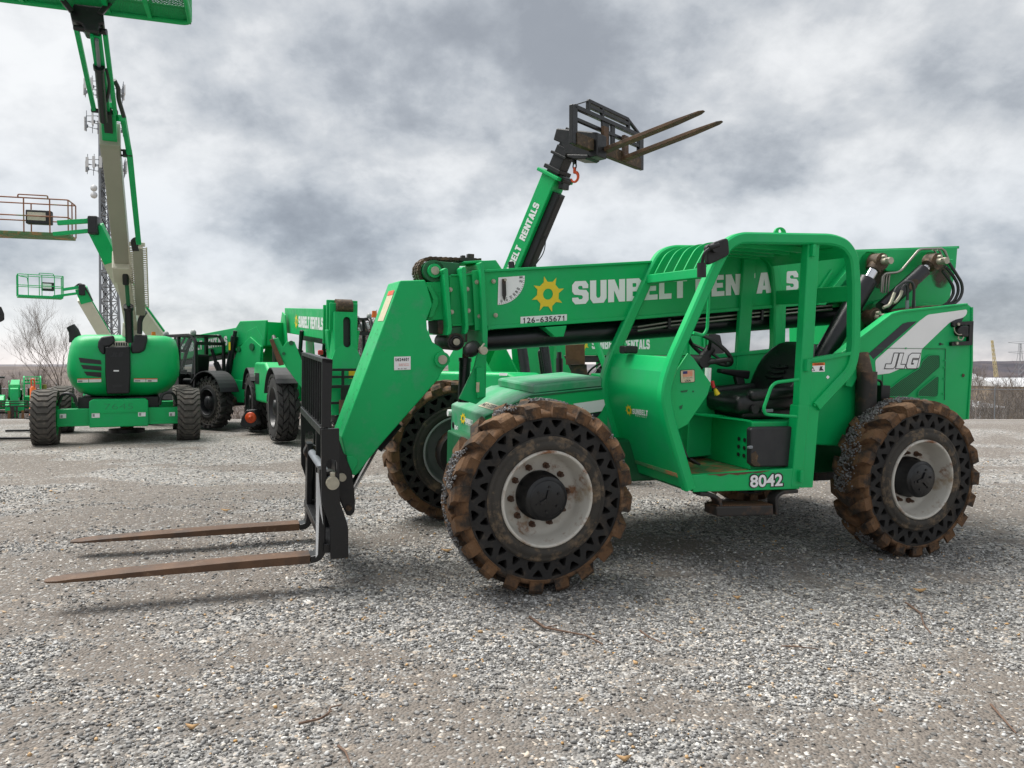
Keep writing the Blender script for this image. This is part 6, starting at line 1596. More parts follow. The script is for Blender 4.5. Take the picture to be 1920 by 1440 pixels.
    if cab_glass:
        b = MB(); b.add([(xm + .05, y1 + .012, zm - .05), (c1 + .16, y1 + .012, zm - .05), (c1 - .1, y1 + .012, zr - .3), (c1 - .3, y1 + .012, zr - .08), (xm + .05, y1 + .012, zr - .08)], [(0, 1, 2, 3, 4)])
        b.add([(c0 + .03, y1 + .012, zm - .05), (xm - .05, y1 + .012, zm - .05), (xm - .05, y1 + .012, zr - .08), (c0 + .1, y1 + .012, zr - .08)], [(0, 1, 2, 3)]); b.build('window', M['glass'], cab)
        for x in (c0 + .1, c1 - .4):
            b = MB(); b.lathe([(0, .035), (.06, .03), (.075, 0)], 16); b.lathe([(.075, 0), (.085, -.01), (.06, -.06), (0, -.07)], 16); o = b.build('work_lamp', M['rim_grey'], cab); o.location = (x, y1 + .02, zr + .05)
    if mirror:
        b = MB(); b.tube([(c1 - .3, y1, zr - .25), (c1 + .05, y1 + .25, zr - .3)], .014, 6); b.build('mirror_arm', M['plastic'], cab)
        b = MB(); b.box((c1 + .05, y1 + .32, zr - .33), (.06, .22, .32)); b.build('mirror', M['plastic'], cab, .04, 3)
    # boom
    e = R(elev); d = Vector((math.cos(e), 0, math.sin(e))); u = Vector((-d.z, 0, d.x)); P = Vector((px_, boom_y, pz_)); w, h = bsec
    def sect(a, c, w_, h_, m_, nm, par, off=0.0): b = MB(); b.beam(P + d * a + u * off, P + d * c + u * off, w_, h_); return b.build(nm, m_, par, .012)
    boom = sect(-tail, blen, w, h, M['green'], 'boom', t)
    b = MB()
    for a in [blen - q for q in collars]: b.beam(P + d * a, P + d * (a + .05), w + .10, h + .16)
    b.build('boom_collar', M['green'], boom, .01)
    a = blen; cw, ch = w - .07, h - .08
    for i, ln in enumerate(fly):
        sect(a, a + ln, cw, ch, M[fly_col], 'fly_section', boom)
        b = MB(); b.beam(P + d * (a + ln - .08), P + d * (a + ln - .03), cw + .08, ch + .10); b.build('fly_collar', M[fly_col], boom, .008)
        a += ln; cw -= .06; ch -= .07
    b = MB(); b.beam(P + d * .6 - u * (h / 2 + .07), P + d * (blen - .2) - u * (h / 2 + .07), .14, .13); b.build('extension_cylinder', M['cyl'], boom, .02)
    b = MB(); q = P + d * min(1.9, blen * .5) - u * h * .5; z = Vector((px_ + 1.2, boom_y, 1.0))
    for s in (-.27, .27): b.cyl(z + Vector((0, s, 0)), (z + Vector((0, s, 0))).lerp(q + Vector((0, s, 0)), .72), .075, 14); b.cyl((z + Vector((0, s, 0))).lerp(q + Vector((0, s, 0)), .72), q + Vector((0, s, .12)), .045, 12)
    b.build('lift_cylinder', M['cyl'], t)
    if letters:
        s, a0, a1, hh, emb = letters          # on the right (s=-1) or left (s=+1) face
        n = Vector((0, s, 0)); b = MB(); dx = d if s < 0 else -d
        st = P + d * (a0 if s < 0 else a1) + n * (w / 2 + .004) - u * hh / 2
        k = (a1 - a0) * .5
        block_text(b, 'SUNBELT', st, dx * (k - .05), u * hh); b.build('lettering', M['white'], boom); b = MB(); block_text(b, 'RENTALS', st + dx * (k + .05), dx * (k - .05), u * hh); b.build('lettering', M['white'], boom)
        if emb:
            b = MB(); sun_emblem(b, st - dx * hh * 1.0 + u * hh / 2, dx * hh * 1.5, u * hh * 1.5); b.build('sun_emblem', M['yellow'], boom)
    return t, P, d, u, a, boom

def guard_carriage(t, o, fw, lf, up, w, h, flen, m1='black', m2='fork', m3='black_rust', tilt=0.0, lower=.16):
    """fork carriage with bars: o = middle of the lower bar, fw forwards, lf to the left, up upwards"""
    b = MB(); q = lambda y, z: o + lf * y + up * z
    b.beam(q(-w / 2, h * .45), q(w / 2, h * .45), .05, .05, up); b.beam(q(-w / 2, h * .72), q(w / 2, h * .72), .06, .06, up)
    for s in (-1, 1):
        b.beam(q(s * w / 2, -lower / 2), q(s * w / 2, h * .74), .06, .12, fw)
    for y in (-w * .30, -.10 * w, w * .30): b.beam(q(y, h * .70), q(y, h), .05, .05, fw)
    b.beam(q(-w * .30, h), q(w * .30, h), .05, .05, up); b.beam(q(-w * .30, h * .88), q(w * .30, h * .88), .05, .05, up)
    b.beam(q(w * .30, h), q(w / 2, h * .74), .04, .04, fw); b.beam(q(-w * .30, h), q(-w / 2, h * .74), .015, .015, fw)
    for y in (-.14, -.05, .10): b.beam(q(y, 0), q(y, h * .72), .03, .10, fw)
    co = b.build('fork_carriage', M[m1], t, .006)
    b = MB(); b.beam(q(-w / 2 + .031, 0), q(w / 2 - .031, 0), lower, .09, up); b.build('lower_bar', M[m3], co, .006)
    for y in (-w * .12, w * .19):
        b = MB(); p0 = q(y, h * .50) + fw * .07; p1 = q(y, -.04) + fw * .07
        b.beam(p0, p1 - up * .03, .12, .05, lf); e = p1 + fw * flen + up * tilt
        b.beam(p1 - fw * .03, p1 + (e - p1) * .72, .13, .055, lf, h2=.045); b.beam(p1 + (e - p1) * .72, p1 + (e - p1) * .96, .13, .045, lf, w2=.11, h2=.022); b.beam(p1 + (e - p1) * .96, e, .11, .022, lf, w2=.05, h2=.012)
        b.build('fork', M[m2], t, .004)
    return co

# raised boom machine right behind the first one
def raised():
    fw = Vector((.77, -.64)).normalized(); yaw = math.degrees(math.atan2(fw.y, fw.x)); pos = (1.02 - .9 * fw.x, 11.1 - .9 * fw.y)
    t, P, d, u, a, boom = tele('green telehandler with raised boom holding black forks against the sky', pos, yaw, KIT_MUDGREY, cab_x=(-.55, .85), pivot=(-1.0, 1.75), elev=60.4, blen=2.95, bsec=(.28, .27), fly=(), tail=.5, collars=(.03,), hood_x=(-1.15, .9), hood_top=1.47,
        letters=(-1, 1.24, 2.50, .118, False), stack=False, boom_y=-.08, roof_h=2.35)
    fr = Frame((0, 0, 0), 0); fr.m = t.matrix_world.copy() if not t.matrix_world.is_identity else Matrix.Identity(4); fr.m = Matrix.Translation(t.location) @ t.rotation_euler.to_matrix().to_4x4(); fr.i = fr.m.inverted(); fr.c = fr.i @ CAM
    y0 = -.08
    # black fly section and its sliding collar, drawn out of the green section
    E = P + d * a
    top = fr.y(1052, 268, y0); 
    b = MB(); b.beam(E - d * .1, E + d * .42, .20, .22); b.build('fly_section', M['black'], boom, .01)
    b = MB(); b.beam(E + d * .05, E + d * .11, .28, .32); b.beam(E + d * .27, E + d * .31, .26, .30); b.cyl(E - u * .2 + Vector((0, -.1, 0)), E - u * .2 + Vector((0, .1, 0)), .055, 14); b.beam(E - u * .19 + d * .0, E - u * .24 - d * .12, .16, .08); b.build('fly_collar', M['black'], boom, .008)
    b = MB(); q = E + d * .38; b.beam(q - d * .02, q + d * .30, .17, .19); b.build('inner_fly', M['black'], boom, .008)
    b = MB(); b.beam(P + d * .2 - u * .205, P + d * 2.75 - u * .195, .16, .12); b.build('boom_underside', M['black'], boom)
    b = MB(); s_ = P + d * 1.55 - u * .27; b.tube([s_, s_ + d * .35 - u * .10, s_ + d * .55 - u * .02, s_ + d * .62 + u * .08], .008, 6, .1); b.build('hose', M['hose'], boom)
    # head plate, carriage and forks
    H0 = E + d * .62
    pts = [fr.y(px, py, y0 - .12) for px, py in ((1043, 240), (1120, 248), (1120, 292), (1098, 297), (1062, 289), (1052, 268), (1037, 262))]
    b = MB(); b.prism(pts, (0, .24, 0)); hd = b.build('head_plate', M['black'], t, .015)
    b = MB(); pts = [fr.y(px, py, y0 - .16) for px, py in ((1062, 289), (1102, 290), (1102, 295), (1097, 298), (1075, 298), (1064, 294))]; b.prism(pts, (0, .3, 0)); b.build('hook_mount', M['black'], hd, .01)
    xc = fr.y(1120, 290, y0).x - .02
    lo = fr.x(1075, 287, xc); hi = fr.x(1200, 306, xc); w = hi.y - lo.y; o = (lo + hi) / 2
    o.z += .09; zt = fr.x(1098, 187, xc).z
    guard_carriage(t, o, Vector((1, 0, 0)), Vector((0, 1, 0)), Vector((0, 0, 1)), w, (zt - o.z), 1.50, m3='grime', tilt=.24)
    # lifting hook
    q = fr.y(1077.5, 296, y0); r0 = fr.y(1077.5, 341, y0); hgt = q.z - r0.z
    b = MB(); b.cyl(q, q - Vector((0, 0, hgt * .25)), .03, 10)
    b.tube([q + Vector((.028 * math.cos(i * .5236), 0, -hgt * .34 + .045 * math.sin(i * .5236))) for i in range(12)], .010, 6, closed=True); hk = b.build('hook_swivel', M['black'], t)
    b = MB(); c = q - Vector((0, 0, hgt * .80)); b.tube([q - Vector((0, 0, hgt * .40)), q - Vector((0, 0, hgt * .60))] + [c + Vector((.062 * math.cos(R(g)), 0, .07 * math.sin(R(g)))) for g in range(60, -190, -25)], [.022, .026] + [.024 - .0012 * i for i in range(10)], 8); b.build('hook', M['redorange'], hk)
    # raised stabiliser with its rusty foot, and muffler beside it
    w3 = lambda px, py, dd: fr.w(px, py, dd)
    s0 = [w3(px, py, 9.5) for px, py in ((1060, 647), (1096, 645), (1097, 683), (1061, 684))]; b = MB(); b.prism(s0, w3(1078, 660, 9.57) - w3(1078, 660, 9.5)); b.build('stabiliser_foot', M['rust'], t, .006)
    s1 = [w3(px, py, 9.55) for px, py in ((1070, 684), (1100, 683), (1102, 712), (1071, 712))]; b = MB(); b.prism(s1, w3(1078, 660, 9.7) - w3(1078, 660, 9.55)); b.build('stabiliser_leg', M['black_rust'], t, .006)
    b = MB(); b.cyl(w3(1049, 672, 9.8), w3(1049, 706, 9.8), .045, 16); b.cyl(w3(1049, 660, 9.8), w3(1049, 673, 9.8), .028, 12); b.build('muffler', M['black'], t)
    b = MB(); p = fr.y(936, 704, -1.164); b.add([p, fr.y(951, 704.5, -1.164), fr.y(951, 699.5, -1.164), fr.y(936, 699, -1.164)], [(0, 1, 2, 3)]); b.build('number_plate', M['white'], t)
raised()

def lettered():
    t, P, d, u, a, boom = tele('green telehandler parked behind with its lettered boom level above the cab nose', (2.2, 16.1), 27, KIT_MUD, cab_x=(-.8, .6), pivot=(-1.9, 1.99), elev=0.5, blen=4.0, bsec=(.42, .46), fly=(.18,), letters=(-1, 1.12, 2.56, .20, True), stack=False, hood_top=1.3)
    E = P + d * (a + .02); b = MB(); b.prism([E + Vector((-.05, -.2, .28)), E + Vector((.3, -.2, .22)), E + Vector((.45, -.2, -.3)), E + Vector((.7, -.2, -1.3)), E + Vector((.55, -.2, -1.35)), E + Vector((.05, -.2, -.5))], (0, .4, 0)); b.build('boom_head', M['black'], boom, .02)
    guard_carriage(t, Vector((E.x + .75, 0, .25)), Vector((1, 0, 0)), Vector((0, 1, 0)), Vector((0, 0, 1)), 1.3, 1.0, 1.2)
lettered()

def head_on():
    """the machine that faces the camera behind the fork guard"""
    t, P, d, u, a, boom = tele('green telehandler facing the camera with slotted boom head and raised stabiliser behind the fork guard', (-4.435, 17.48), -63, KIT_BLOCK, zoff=.03, wheel_r=.69, track=1.03, fenders=True, cab_x=(-.9, .6), cab_col='black', cab_glass=True, pivot=(-2.05, 2.66), elev=-4.2, blen=4.35, bsec=(.46, .62),
        fly=(.12,), tail=.35, hood_top=1.62, hood_x=(-1.2, .7), letters=(-1, 1.35, 3.75, .26, True), roof_h=2.62)
    E = P + d * 4.35
    b = MB(); b.beam(E - d * .03, E + d * .03, .62, .98, (0, 1, 0)); b.beam(E + d * .10, E + d * .15, .56, .86); 
    for s in (-.30, .30): b.beam(E - u * .1 + d * .05 + Vector((0, s, 0)), E - u * .78 + d * .05 + Vector((0, s * .8, 0)), .05, .22)
    b.build('head_collar', M['green'], boom, .012)
    b = MB(); c = E + d * .12 + u * .36; b.cyl(c + Vector((0, -.16, 0)), c + Vector((0, .16, 0)), .15, 20); b.build('chain_roller', M['grime'], boom)
    b = MB(); c = E + d * .1 - u * .62; b.cyl(c + Vector((0, -.22, 0)), c + Vector((0, .22, 0)), .11, 18); b.build('lower_roller', M['green_deep'], boom)
    # drop head with a long slot in its front plate
    g0 = E + d * .28 + u * .26; x0 = g0.x
    out = [(-.22, .0), (.22, .0), (.22, -.75), (.34, -1.05), (.34, -2.0), (-.34, -2.0), (-.34, -1.05), (-.22, -.75)]
    sl = [(.075 * math.cos(R(q)) + .02, -.17 + .075 * math.sin(R(q))) for q in range(0, 181, 20)] + [(.075 * math.cos(R(q)) + .02, -.62 + .075 * math.sin(R(q))) for q in range(180, 361, 20)]
    sx = lambda v: x0 + .55 * max(0, -v - .6) * .32
    b = MB(); b.flat2d([out, sl[::-1]], lambda p, v, w: Vector((sx(v) - w, p, g0.z + v)), .05); hp = b.build('boom_head', M['green'], t)
    b = MB()
    for s in (-1, 1):
        pts = [(x0, s * .22, g0.z), (x0 - .30, s * .22, g0.z - .02), (x0 - .22, s * .22, g0.z - .75), (sx(-1.05) - .25, s * .30, g0.z - 1.05), (sx(-2) - .2, s * .30, g0.z - 1.9), (sx(-2), s * .30, g0.z - 1.99), (sx(-1.05), s * .30, g0.z - 1.05), (sx(-.75), s * .22, g0.z - .75)]
        b.prism([Vector(p) for p in pts], (0, -s * .03, 0))
    b.bb(x0 - .26, x0 - .02, -.2, .2, g0.z - .03, g0.z - .005); b.build('head_side', M['green'], hp)
    b = MB(); b.bb(x0 - .12, x0 - .06, -.2, .2, g0.z - .8, g0.z - .1); b.build('slot_back', M['ink'], hp)
    b = MB(); b.bb(sx(-1.25) + .028, sx(-1.25) + .034, .02, .16, g0.z - 1.45, g0.z - 1.15); b.build('warning_decal', M['yellow'], hp)
    b = MB(); b.bb(x0 + .028, x0 + .034, -.15, -.05, g0.z - .82, g0.z - .72); b.build('white_decal', M['white'], hp)
    guard_carriage(t, Vector((sx(-2) + .10, .0, .30)), Vector((1, 0, 0)), Vector((0, 1, 0)), Vector((0, 0, 1)), 1.5, 1.15, 1.2)
    # stabiliser arm folded up on its right, rusty pad outwards
    fr = Frame((0, 0, 0), 0); fr.m = Matrix.Translation(t.location) @ t.rotation_euler.to_matrix().to_4x4(); fr.i = fr.m.inverted(); fr.c = fr.i @ CAM
    w3 = fr.w; D = 14.9
    b = MB(); pts = [w3(px, py, D) for px, py in ((508, 636), (522, 633), (530, 650), (538, 640), (552, 640), (556, 650), (575, 700), (585, 745), (566, 728), (536, 688))]; b.prism(pts, w3(540, 680, D + .16) - w3(540, 680, D)); sl_ = b.build('stabiliser', M['green'], t, .012)
    b = MB(); pts = [w3(px, py, D - .04) for px, py in ((505, 637), (512, 635), (533, 684), (523, 686))]; b.prism(pts, w3(540, 680, D + .30) - w3(540, 680, D)); b.build('stabiliser_pad', M['rust'], sl_, .008)
    for px, py, r in ((546, 643, .045), (532, 663, .03)): b = MB(); c = w3(px, py, D - .03); b.cyl(c, w3(px, py, D + .05), r, 16); b.build('pin', M['green_deep'], sl_, .006)
    b = MB(); b.cyl(w3(556, 655, D + .1), w3(578, 700, D + .3), .05, 12); b.build('stabiliser_cylinder', M['cyl'], sl_)
    b = MB(); c = w3(702, 590, 16.6); b.cyl(c - Vector((0, 0, .06)), c + Vector((0, 0, .08)), .06, 14, .05); b.build('beacon', M['orange'], t)
    b = MB(); c = w3(601, 661, 15.4); b.box(c, (.08, .10, .10)); b.build('red_box', M['red'], t, .02)
head_on()

def dark_cab():
    t, P, d, u, a, boom = tele('green telehandler with black enclosed cab parked between the boom lift and the head on telehandler', (-7.98, 20.66), 143, KIT_BLACK, zoff=.04, fenders=True, cab_x=(-1.15, .62), cab_col='black', cab_glass=True, pivot=(-2.25, 2.28), elev=-4.5, blen=5.0, bsec=(.50, .58), tail=.5, roof_h=2.30,
        letters=(1, 1.2, 3.4, .24, True), hood_top=1.3)
    q = P + d * .4 + u * .15
    b = MB(); b.prism([P - d * .55 + Vector((0, .26, .32)), P + d * .55 + Vector((0, .26, .42)), P + d * .95 + Vector((0, .26, .1)), P + d * .75 + Vector((0, .26, -.25)), P + d * .15 + Vector((0, .26, -.1)), P - d * .45 + Vector((0, .26, -.3))], (0, .06, 0)); b.build('boom_knuckle', M['green'], boom, .02)
    b = MB(); s0 = P + d * .62 + Vector((0, .40, .18)); s1 = Vector((-1.25, .42, 1.05)); b.cyl(s0.lerp(s1, .1), s1, .085, 16); b.cyl(s0, s0.lerp(s1, .12), .05, 12); cy = b.build('lift_cylinder', M['cyl'], t)
    b = MB(); c = s0.lerp(s1, .28) + Vector((0, .088, 0)); b.box(c, (.07, .01, .2)); b.build('yellow_decal', M['yellow'], cy)
    b = MB(); b.prism([(-2.5, .32, .9), (-2.65, .32, 2.0), (-2.2, .32, 2.25), (-1.75, .32, 2.0), (-1.35, .32, 1.5), (-.75, .32, 1.35), (-.75, .32, .75)], (0, .05, 0)); b.build('side_frame', M['green'], t, .012)
    b = MB(); b.cyl((-1.75, .36, 1.95), (-1.75, .40, 1.95), .07, 16); b.build('pin', M['green_deep'], t, .01); b = MB(); b.cyl((-2.3, .36, 2.0), (-2.3, .40, 2.0), .09, 16); b.build('pin', M['green_deep'], t, .01)
dark_cab()

def far_left():
    t, P, d, u, a, boom = tele('small distant green telehandler facing the yard at the far left edge', (-27.0, 42.0), -58, KIT_MUDGREY, cab_x=(-.4, .9), elev=-4, pivot=(-1.95, 2.0), blen=4.1, fly=(.2,))
    E = P + d * a; b = MB(); b.prism([E + Vector((0, -.18, .2)), E + Vector((.25, -.18, .15)), E + Vector((.6, -.18, -1.3)), E + Vector((.45, -.18, -1.35)), E + Vector((0, -.18, -.4))], (0, .36, 0)); b.build('boom_head', M['green'], t, .02)
    guard_carriage(t, Vector((E.x + .7, 0, .28)), Vector((1, 0, 0)), Vector((0, 1, 0)), Vector((0, 0, 1)), 1.9, .95, 1.25, m1='black_rust', m2='fork_tip')
    b = MB(); b.bb(-2.4, -1.2, -.9, -.5, 2.35, 2.45); b.build('roof_box', M['charcoal'], t)
far_left()
def out_left():
    t = tele('green telehandler standing just outside the left edge with only its black mirror showing', (-12.7, 14.6), -95, KIT_BLOCK, cab_x=(-.6, .8), roof_h=2.86)[0]
    fr = Frame((0, 0, 0), 0); fr.m = Matrix.Translation(t.location) @ t.rotation_euler.to_matrix().to_4x4(); fr.i = fr.m.inverted(); fr.c = fr.i @ CAM
    c = fr.w(-1, 589, 13.2)
    b = MB(); b.tube([Vector((.5, 1.18, 2.5)), Vector((c.x, 1.3, c.z + .05)), c], .014, 6); b.build('mirror_arm', M['plastic'], t)
    b = MB(); b.prism([fr.w(px, py, 13.2) for px, py in ((-12, 577), (2, 574), (8, 588), (8.5, 600), (1, 604), (-12, 603))], fr.w(0, 590, 13.28) - fr.w(0, 590, 13.2)); b.build('mirror', M['plastic'], t, .02, 3)
out_left()

# ---------------------------------------------------------------- boom lifts
FB = Frame(Vector((-8.055, 15.85, -.03)), 25.1)
def on_surface(fr, me, polys, lift=.006, sub=6):
    """flat outlines (pixels) laid onto a curved shell"""
    bv = BVHTree.FromPolygons([v.co for v in me.vertices], [tuple(p.vertices) for p in me.polygons])
    b = MB()
    for pts in polys:
        if len(pts) == 4:
            vs = []; n = sub
            for j in range(n + 1):
                for i in range(n + 1):
                    s, q = i / n, j / n
                    x = (pts[0][0] * (1 - s) + pts[1][0] * s) * (1 - q) + (pts[3][0] * (1 - s) + pts[2][0] * s) * q
                    y = (pts[0][1] * (1 - s) + pts[1][1] * s) * (1 - q) + (pts[3][1] * (1 - s) + pts[2][1] * s) * q
                    d = (fr.i.to_3x3() @ ray(x, y)).normalized(); h, nn, _, _ = bv.ray_cast(fr.c, d)
                    if h is None: h = fr.y(x, y, .2); nn = Vector((0, -1, 0))
                    if nn.dot(d) > 0: nn = -nn
                    vs.append(h + nn * lift)
            b.add(vs, [(j * (n + 1) + i, j * (n + 1) + i + 1, (j + 1) * (n + 1) + i + 1, (j + 1) * (n + 1) + i) for j in range(n) for i in range(n)], True)
    return b
def basket(t, fr, corner, wx, dy, h, m_rail, m_floor, mesh=None, mname='basket'):
    """work platform: corner = near left floor corner, wx along its width, dy along its depth"""
    c = Vector(corner); wx = Vector(wx); dy = Vector(dy); up = Vector((0, 0, 1))
    P = lambda a, e, z: c + wx * a + dy * e + up * z
    b = MB(); b.prism([P(0, 0, 0), P(1, 0, 0), P(1, 1, 0), P(0, 1, 0)], up * .10); fl = b.build(mname, M[m_floor], t, .02)
    r = .020
    b = MB()
    for z in (h, h * .52): b.tube([P(0, 0, z), P(1, 0, z), P(1, 1, z), P(0, 1, z)], r, 6, .08, closed=True)
    b.tube([P(.46, 0, h), P(.46, 0, h + .09), P(.78, 0, h + .09), P(.78, 0, h)], r, 6, .05); b.tube([P(.22, 0, h * .55), P(.2, 0, h * .86), P(.04, 0, h * .9)], r * .9, 6, .05)
    b.build('hand_rail', M[m_rail], fl)
    for a, e in ((0, 0), (.22, 0), (.52, 0), (.80, 0), (1, 0), (1, .5), (1, 1), (.5, 1), (0, 1), (0, .5)):
        b = MB(); b.cyl(P(a, e, .08), P(a, e, h), r, 6); b.build('rail_post', M[m_rail], fl)
    b = MB(); bx = [P(.52, .16, .35), P(.80, .16, .35), P(.80, .42, .35), P(.52, .42, .35)]; b.prism(bx, up * h * .38); b.build('control_box', M['charcoal'], fl, .03)
    b = MB(); b.prism([P(.54, .15, .45), P(.74, .15, .45), P(.74, .15, .45 + h * .22), P(.54, .15, .45 + h * .22)], dy.normalized() * .01); b.build('control_label', M['cream'] if m_rail != 'green' else M['white'], fl)
    return fl, P
def chassis(t, kit, x0, y0, sx, sy, body_z=(1.0, 2.0)):
    for x in (x0 - sx, x0 + sx):
        for y in (y0 - sy, y0 + sy): put_wheel(kit, t, (x, y, .565), 0 if x < x0 else math.pi, .3)

def lift_main():
    t = thing('boom_lift', 'big boom lift with round green cowls and tall cream boom rising toward the camera', 'boom lift', FB.m)
    fb = FB.y
    for x in (-1.30, 1.30):
        for y in (0, 3.3): put_wheel(KIT_CHEV, t, (x, y, .565), R(90), .05, 1.0, label='wide grey front tyre with bar tread' if y == 0 else None)
    # axle beams
    zt, zb = fb(160, 767, -.2).z, fb(160, 799, -.2).z
    b = MB(); b.bb(-1.10, 1.10, -.16, .16, zb, zt); b.bb(-1.1, 1.1, -.18, -.16, zb, zb + .05); ax = b.build('axle', M['green'], t, .01); b = MB(); b.bb(-1.10, 1.10, 3.1, 3.4, zb, zt); b.build('axle', M['green'], t, .01)
    zc = fb(220, 748, -.25).z
    x0, x1 = fb(167, 770, -.25).x, fb(278, 770, -.25).x
    b = MB(); b.prism([(x0, -.26, zb - .03), (x0, -.26, zc - .05), (x0 + .06, -.26, zc), (x1 - .06, -.26, zc), (x1, -.26, zc - .05), (x1, -.26, zb - .03)], (0, .55, 0)); cb = b.build('axle_box', M['green'], ax, .02)
    b = MB(); b.bb(x0 + .03, x1 - .03, -.275, -.258, (zc + zb) / 2 - .01, (zc + zb) / 2 + .012); b.build('weld_seam', M['green'], cb)
    b = MB(); p = fb(195, 768, -.262); b.text('7645', p, fb(250, 767, -.262) - p, fb(195, 757, -.262) - p, -.012); b.build('chalk_number', M['faint'], cb)
    for nm, q, y in (('data_plate', [(172, 774.5), (187, 774), (187, 783), (172, 783.5)], -.264), ('data_plate', [(259, 772.5), (273, 772), (273, 780.5), (259, 781)], -.264), ('decal', [(112, 776.5), (124, 776), (124, 784), (112, 784.5)], -.168), ('decal', [(317, 773), (328, 772.5), (328, 780), (317, 780.5)], -.168)):
        b = MB(); b.add([fb(px, py, y) for px, py in q], [(0, 1, 2, 3)]); b.build(nm, M['white'], ax)
        b = MB(); x_, y_ = q[0]; b.add([fb(x_ + 1.5, y_ + 2, y - .003), fb(x_ + 5.5, y_ + 2, y - .003), fb(x_ + 5.5, y_ + 7, y - .003), fb(x_ + 1.5, y_ + 7, y - .003)], [(0, 1, 2, 3)]); b.build('printed_mark', M['rim_grey'], ax)
    b = MB(); b.bb(-.75, .75, .1, 3.2, .55, .95); b.cyl((0, 1.5, .9), (0, 1.5, 1.2), .6, 24); ch = b.build('chassis', M['black'], t, .02)
    for s in (-1, 1): b = MB(); b.tube([(s * .75, -.05, .78), (s * .8, -.12, 1.02), (s * 1.0, -.05, 1.05), (s * 1.1, .1, .8)], .03, 8, .1); b.build('steer_hose', M['hose'], ch)
    c = fb(238, 800, 1.0); b = MB(); b.cyl((c.x, 1.0, zb + .1), (c.x, 1.0, zb - .16), .13, 16); b.build('swivel', M['rust'], ch); b = MB(); b.cyl((c.x, 1.0, zb - .16), (c.x, 1.0, zb - .24), .36, 20); b.build('swivel_guard', M['black'], ch)
    # cowls: one smooth shell, waisted below
    YC, HD = 1.15, 1.35; rings = []
    for py, xa, xb_, hd in ((742, 168, 296, .95), (736, 148, 314, 1.10), (722, 134, 328, 1.25), (705, 126.5, 336, 1.34), (690, 125, 337.5, 1.36), (668, 127, 336.5, 1.34), (652, 130, 334.5, 1.31), (641, 134, 331.5, 1.26), (634.5, 139, 328, 1.20), (630.5, 145, 323, 1.12), (628.2, 153, 315, 1.00), (627.3, 170, 300, .80)):
        A, Bq = fb(xa, py, YC - .55), fb(xb_, py, YC - .55); cx_, hw, z = (A.x + Bq.x) / 2, (Bq.x - A.x) / 2, fb(230, py, YC - 1.0).z; ring = []
        for i in range(56):
            a = 2 * math.pi * i / 56; e = .33
            ring.append(Vector((cx_ + hw * math.copysign(abs(math.cos(a)) ** e, math.cos(a)), YC + hd * math.copysign(abs(math.sin(a)) ** (e + .18), math.sin(a)), z)))
        rings.append(ring)
    b = MB(); b.loft(rings); cowl = b.build('cowl', M['green'], t); me = cowl.data
    # dark centre panel with the maker's raised letters, and shoulder covers
    yf = YC - 1.42
    b = MB(); b.prism([fb(px, py, yf) for px, py in ((197, 650), (244, 649), (245, 700), (243, 738), (200, 739), (197, 700))], (0, .5, 0)); pn = b.build('centre_panel', M['black'], t, .03, 3)
    b = MB(); p = fb(206.5, 669, yf - .006); block_text(b, 'JLG', p, fb(229, 668.5, yf - .006) - p, fb(209, 661, yf - .006) - p, gap=.14); b.build('lettering', M['charcoal'], pn)
    b = MB(); b.add([fb(px, py, yf - .006) for px, py in ((213, 694), (223, 694), (223, 696.5), (213, 696.5))], [(0, 1, 2, 3)]); b.build('white_decal', M['white'], pn)
    b = MB(); b.prism([fb(px, py, yf - .004) for px, py in ((210, 722), (230, 721), (229, 725), (212, 726))], (0, .006, 0)); b.build('vent_slot', M['ink'], pn)
    b = MB(); b.prism([fb(px, py, yf + .04) for px, py in ((190, 631), (213, 628), (216, 641), (206, 650), (197, 650.5), (197, 666), (187, 661), (183, 650), (184, 640))], (0, 1.0, 0)); b.build('shoulder_cover', M['charcoal'], t, .05, 3)
    b = MB(); b.prism([fb(px, py, yf + .04) for px, py in ((250, 628), (277, 627), (276, 640), (272, 657), (262, 662), (246, 663), (245, 648))], (0, 1.0, 0)); b.build('shoulder_cover', M['charcoal'], t, .05, 3)
    b = MB(); b.prism([fb(px, py, yf + .10) for px, py in ((205, 640), (240, 639), (241, 649), (205, 650))], (0, .12, 0)); b.build('radiator_grille', M['cream'], t, .01)
    b = MB()
    for k in range(7): b.prism([fb(px, py, yf + .095) for px, py in ((208 + 4.6 * k, 642.5), (211 + 4.6 * k, 642.4), (211 + 4.6 * k, 648), (208 + 4.6 * k, 648.2))], (0, .01, 0))
    b.build('grille_gap', M['ink'], t)
    b = on_surface(FB, me, [[(148, 670.5), (189, 675.5), (190.5, 683.5), (151, 680)], [(152, 684), (190, 687), (190.5, 695), (156, 691.5)], [(157.5, 696.5), (190, 698), (190, 707), (163, 704)]], .012); b.build('louvre', M['ink'], cowl)
    b = on_surface(FB, me, [[(145.5, 709.5), (166, 709), (166, 716.5), (145.5, 717)], [(167, 709), (190, 708.5), (190, 716), (167, 716.5)], [(251, 709), (273, 709), (273, 716), (251, 716)], [(274, 709), (295, 709), (295, 715.5), (274, 716)]], .010, 3); b.build('decal', M['white'], cowl)
    b = on_surface(FB, me, [[(145.5, 709.5), (166, 709), (166, 710.6), (145.5, 711)], [(167, 709), (190, 708.5), (190, 710), (167, 710.5)], [(251, 709), (273, 709), (273, 710.5), (251, 710.5)], [(274, 709), (295, 709), (295, 710.5), (274, 710.5)]], .014, 3); b.build('decal_band', M['orange'], cowl)
    b = on_surface(FB, me, [[(147, 713), (155, 712.8), (155, 715.5), (147, 715.8)], [(253, 712.5), (263, 712.5), (263, 714.5), (253, 714.5)], [(277, 712), (284, 712), (284, 715), (277, 715)]], .014, 3); b.build('printed_mark', M['rim_grey'], cowl)
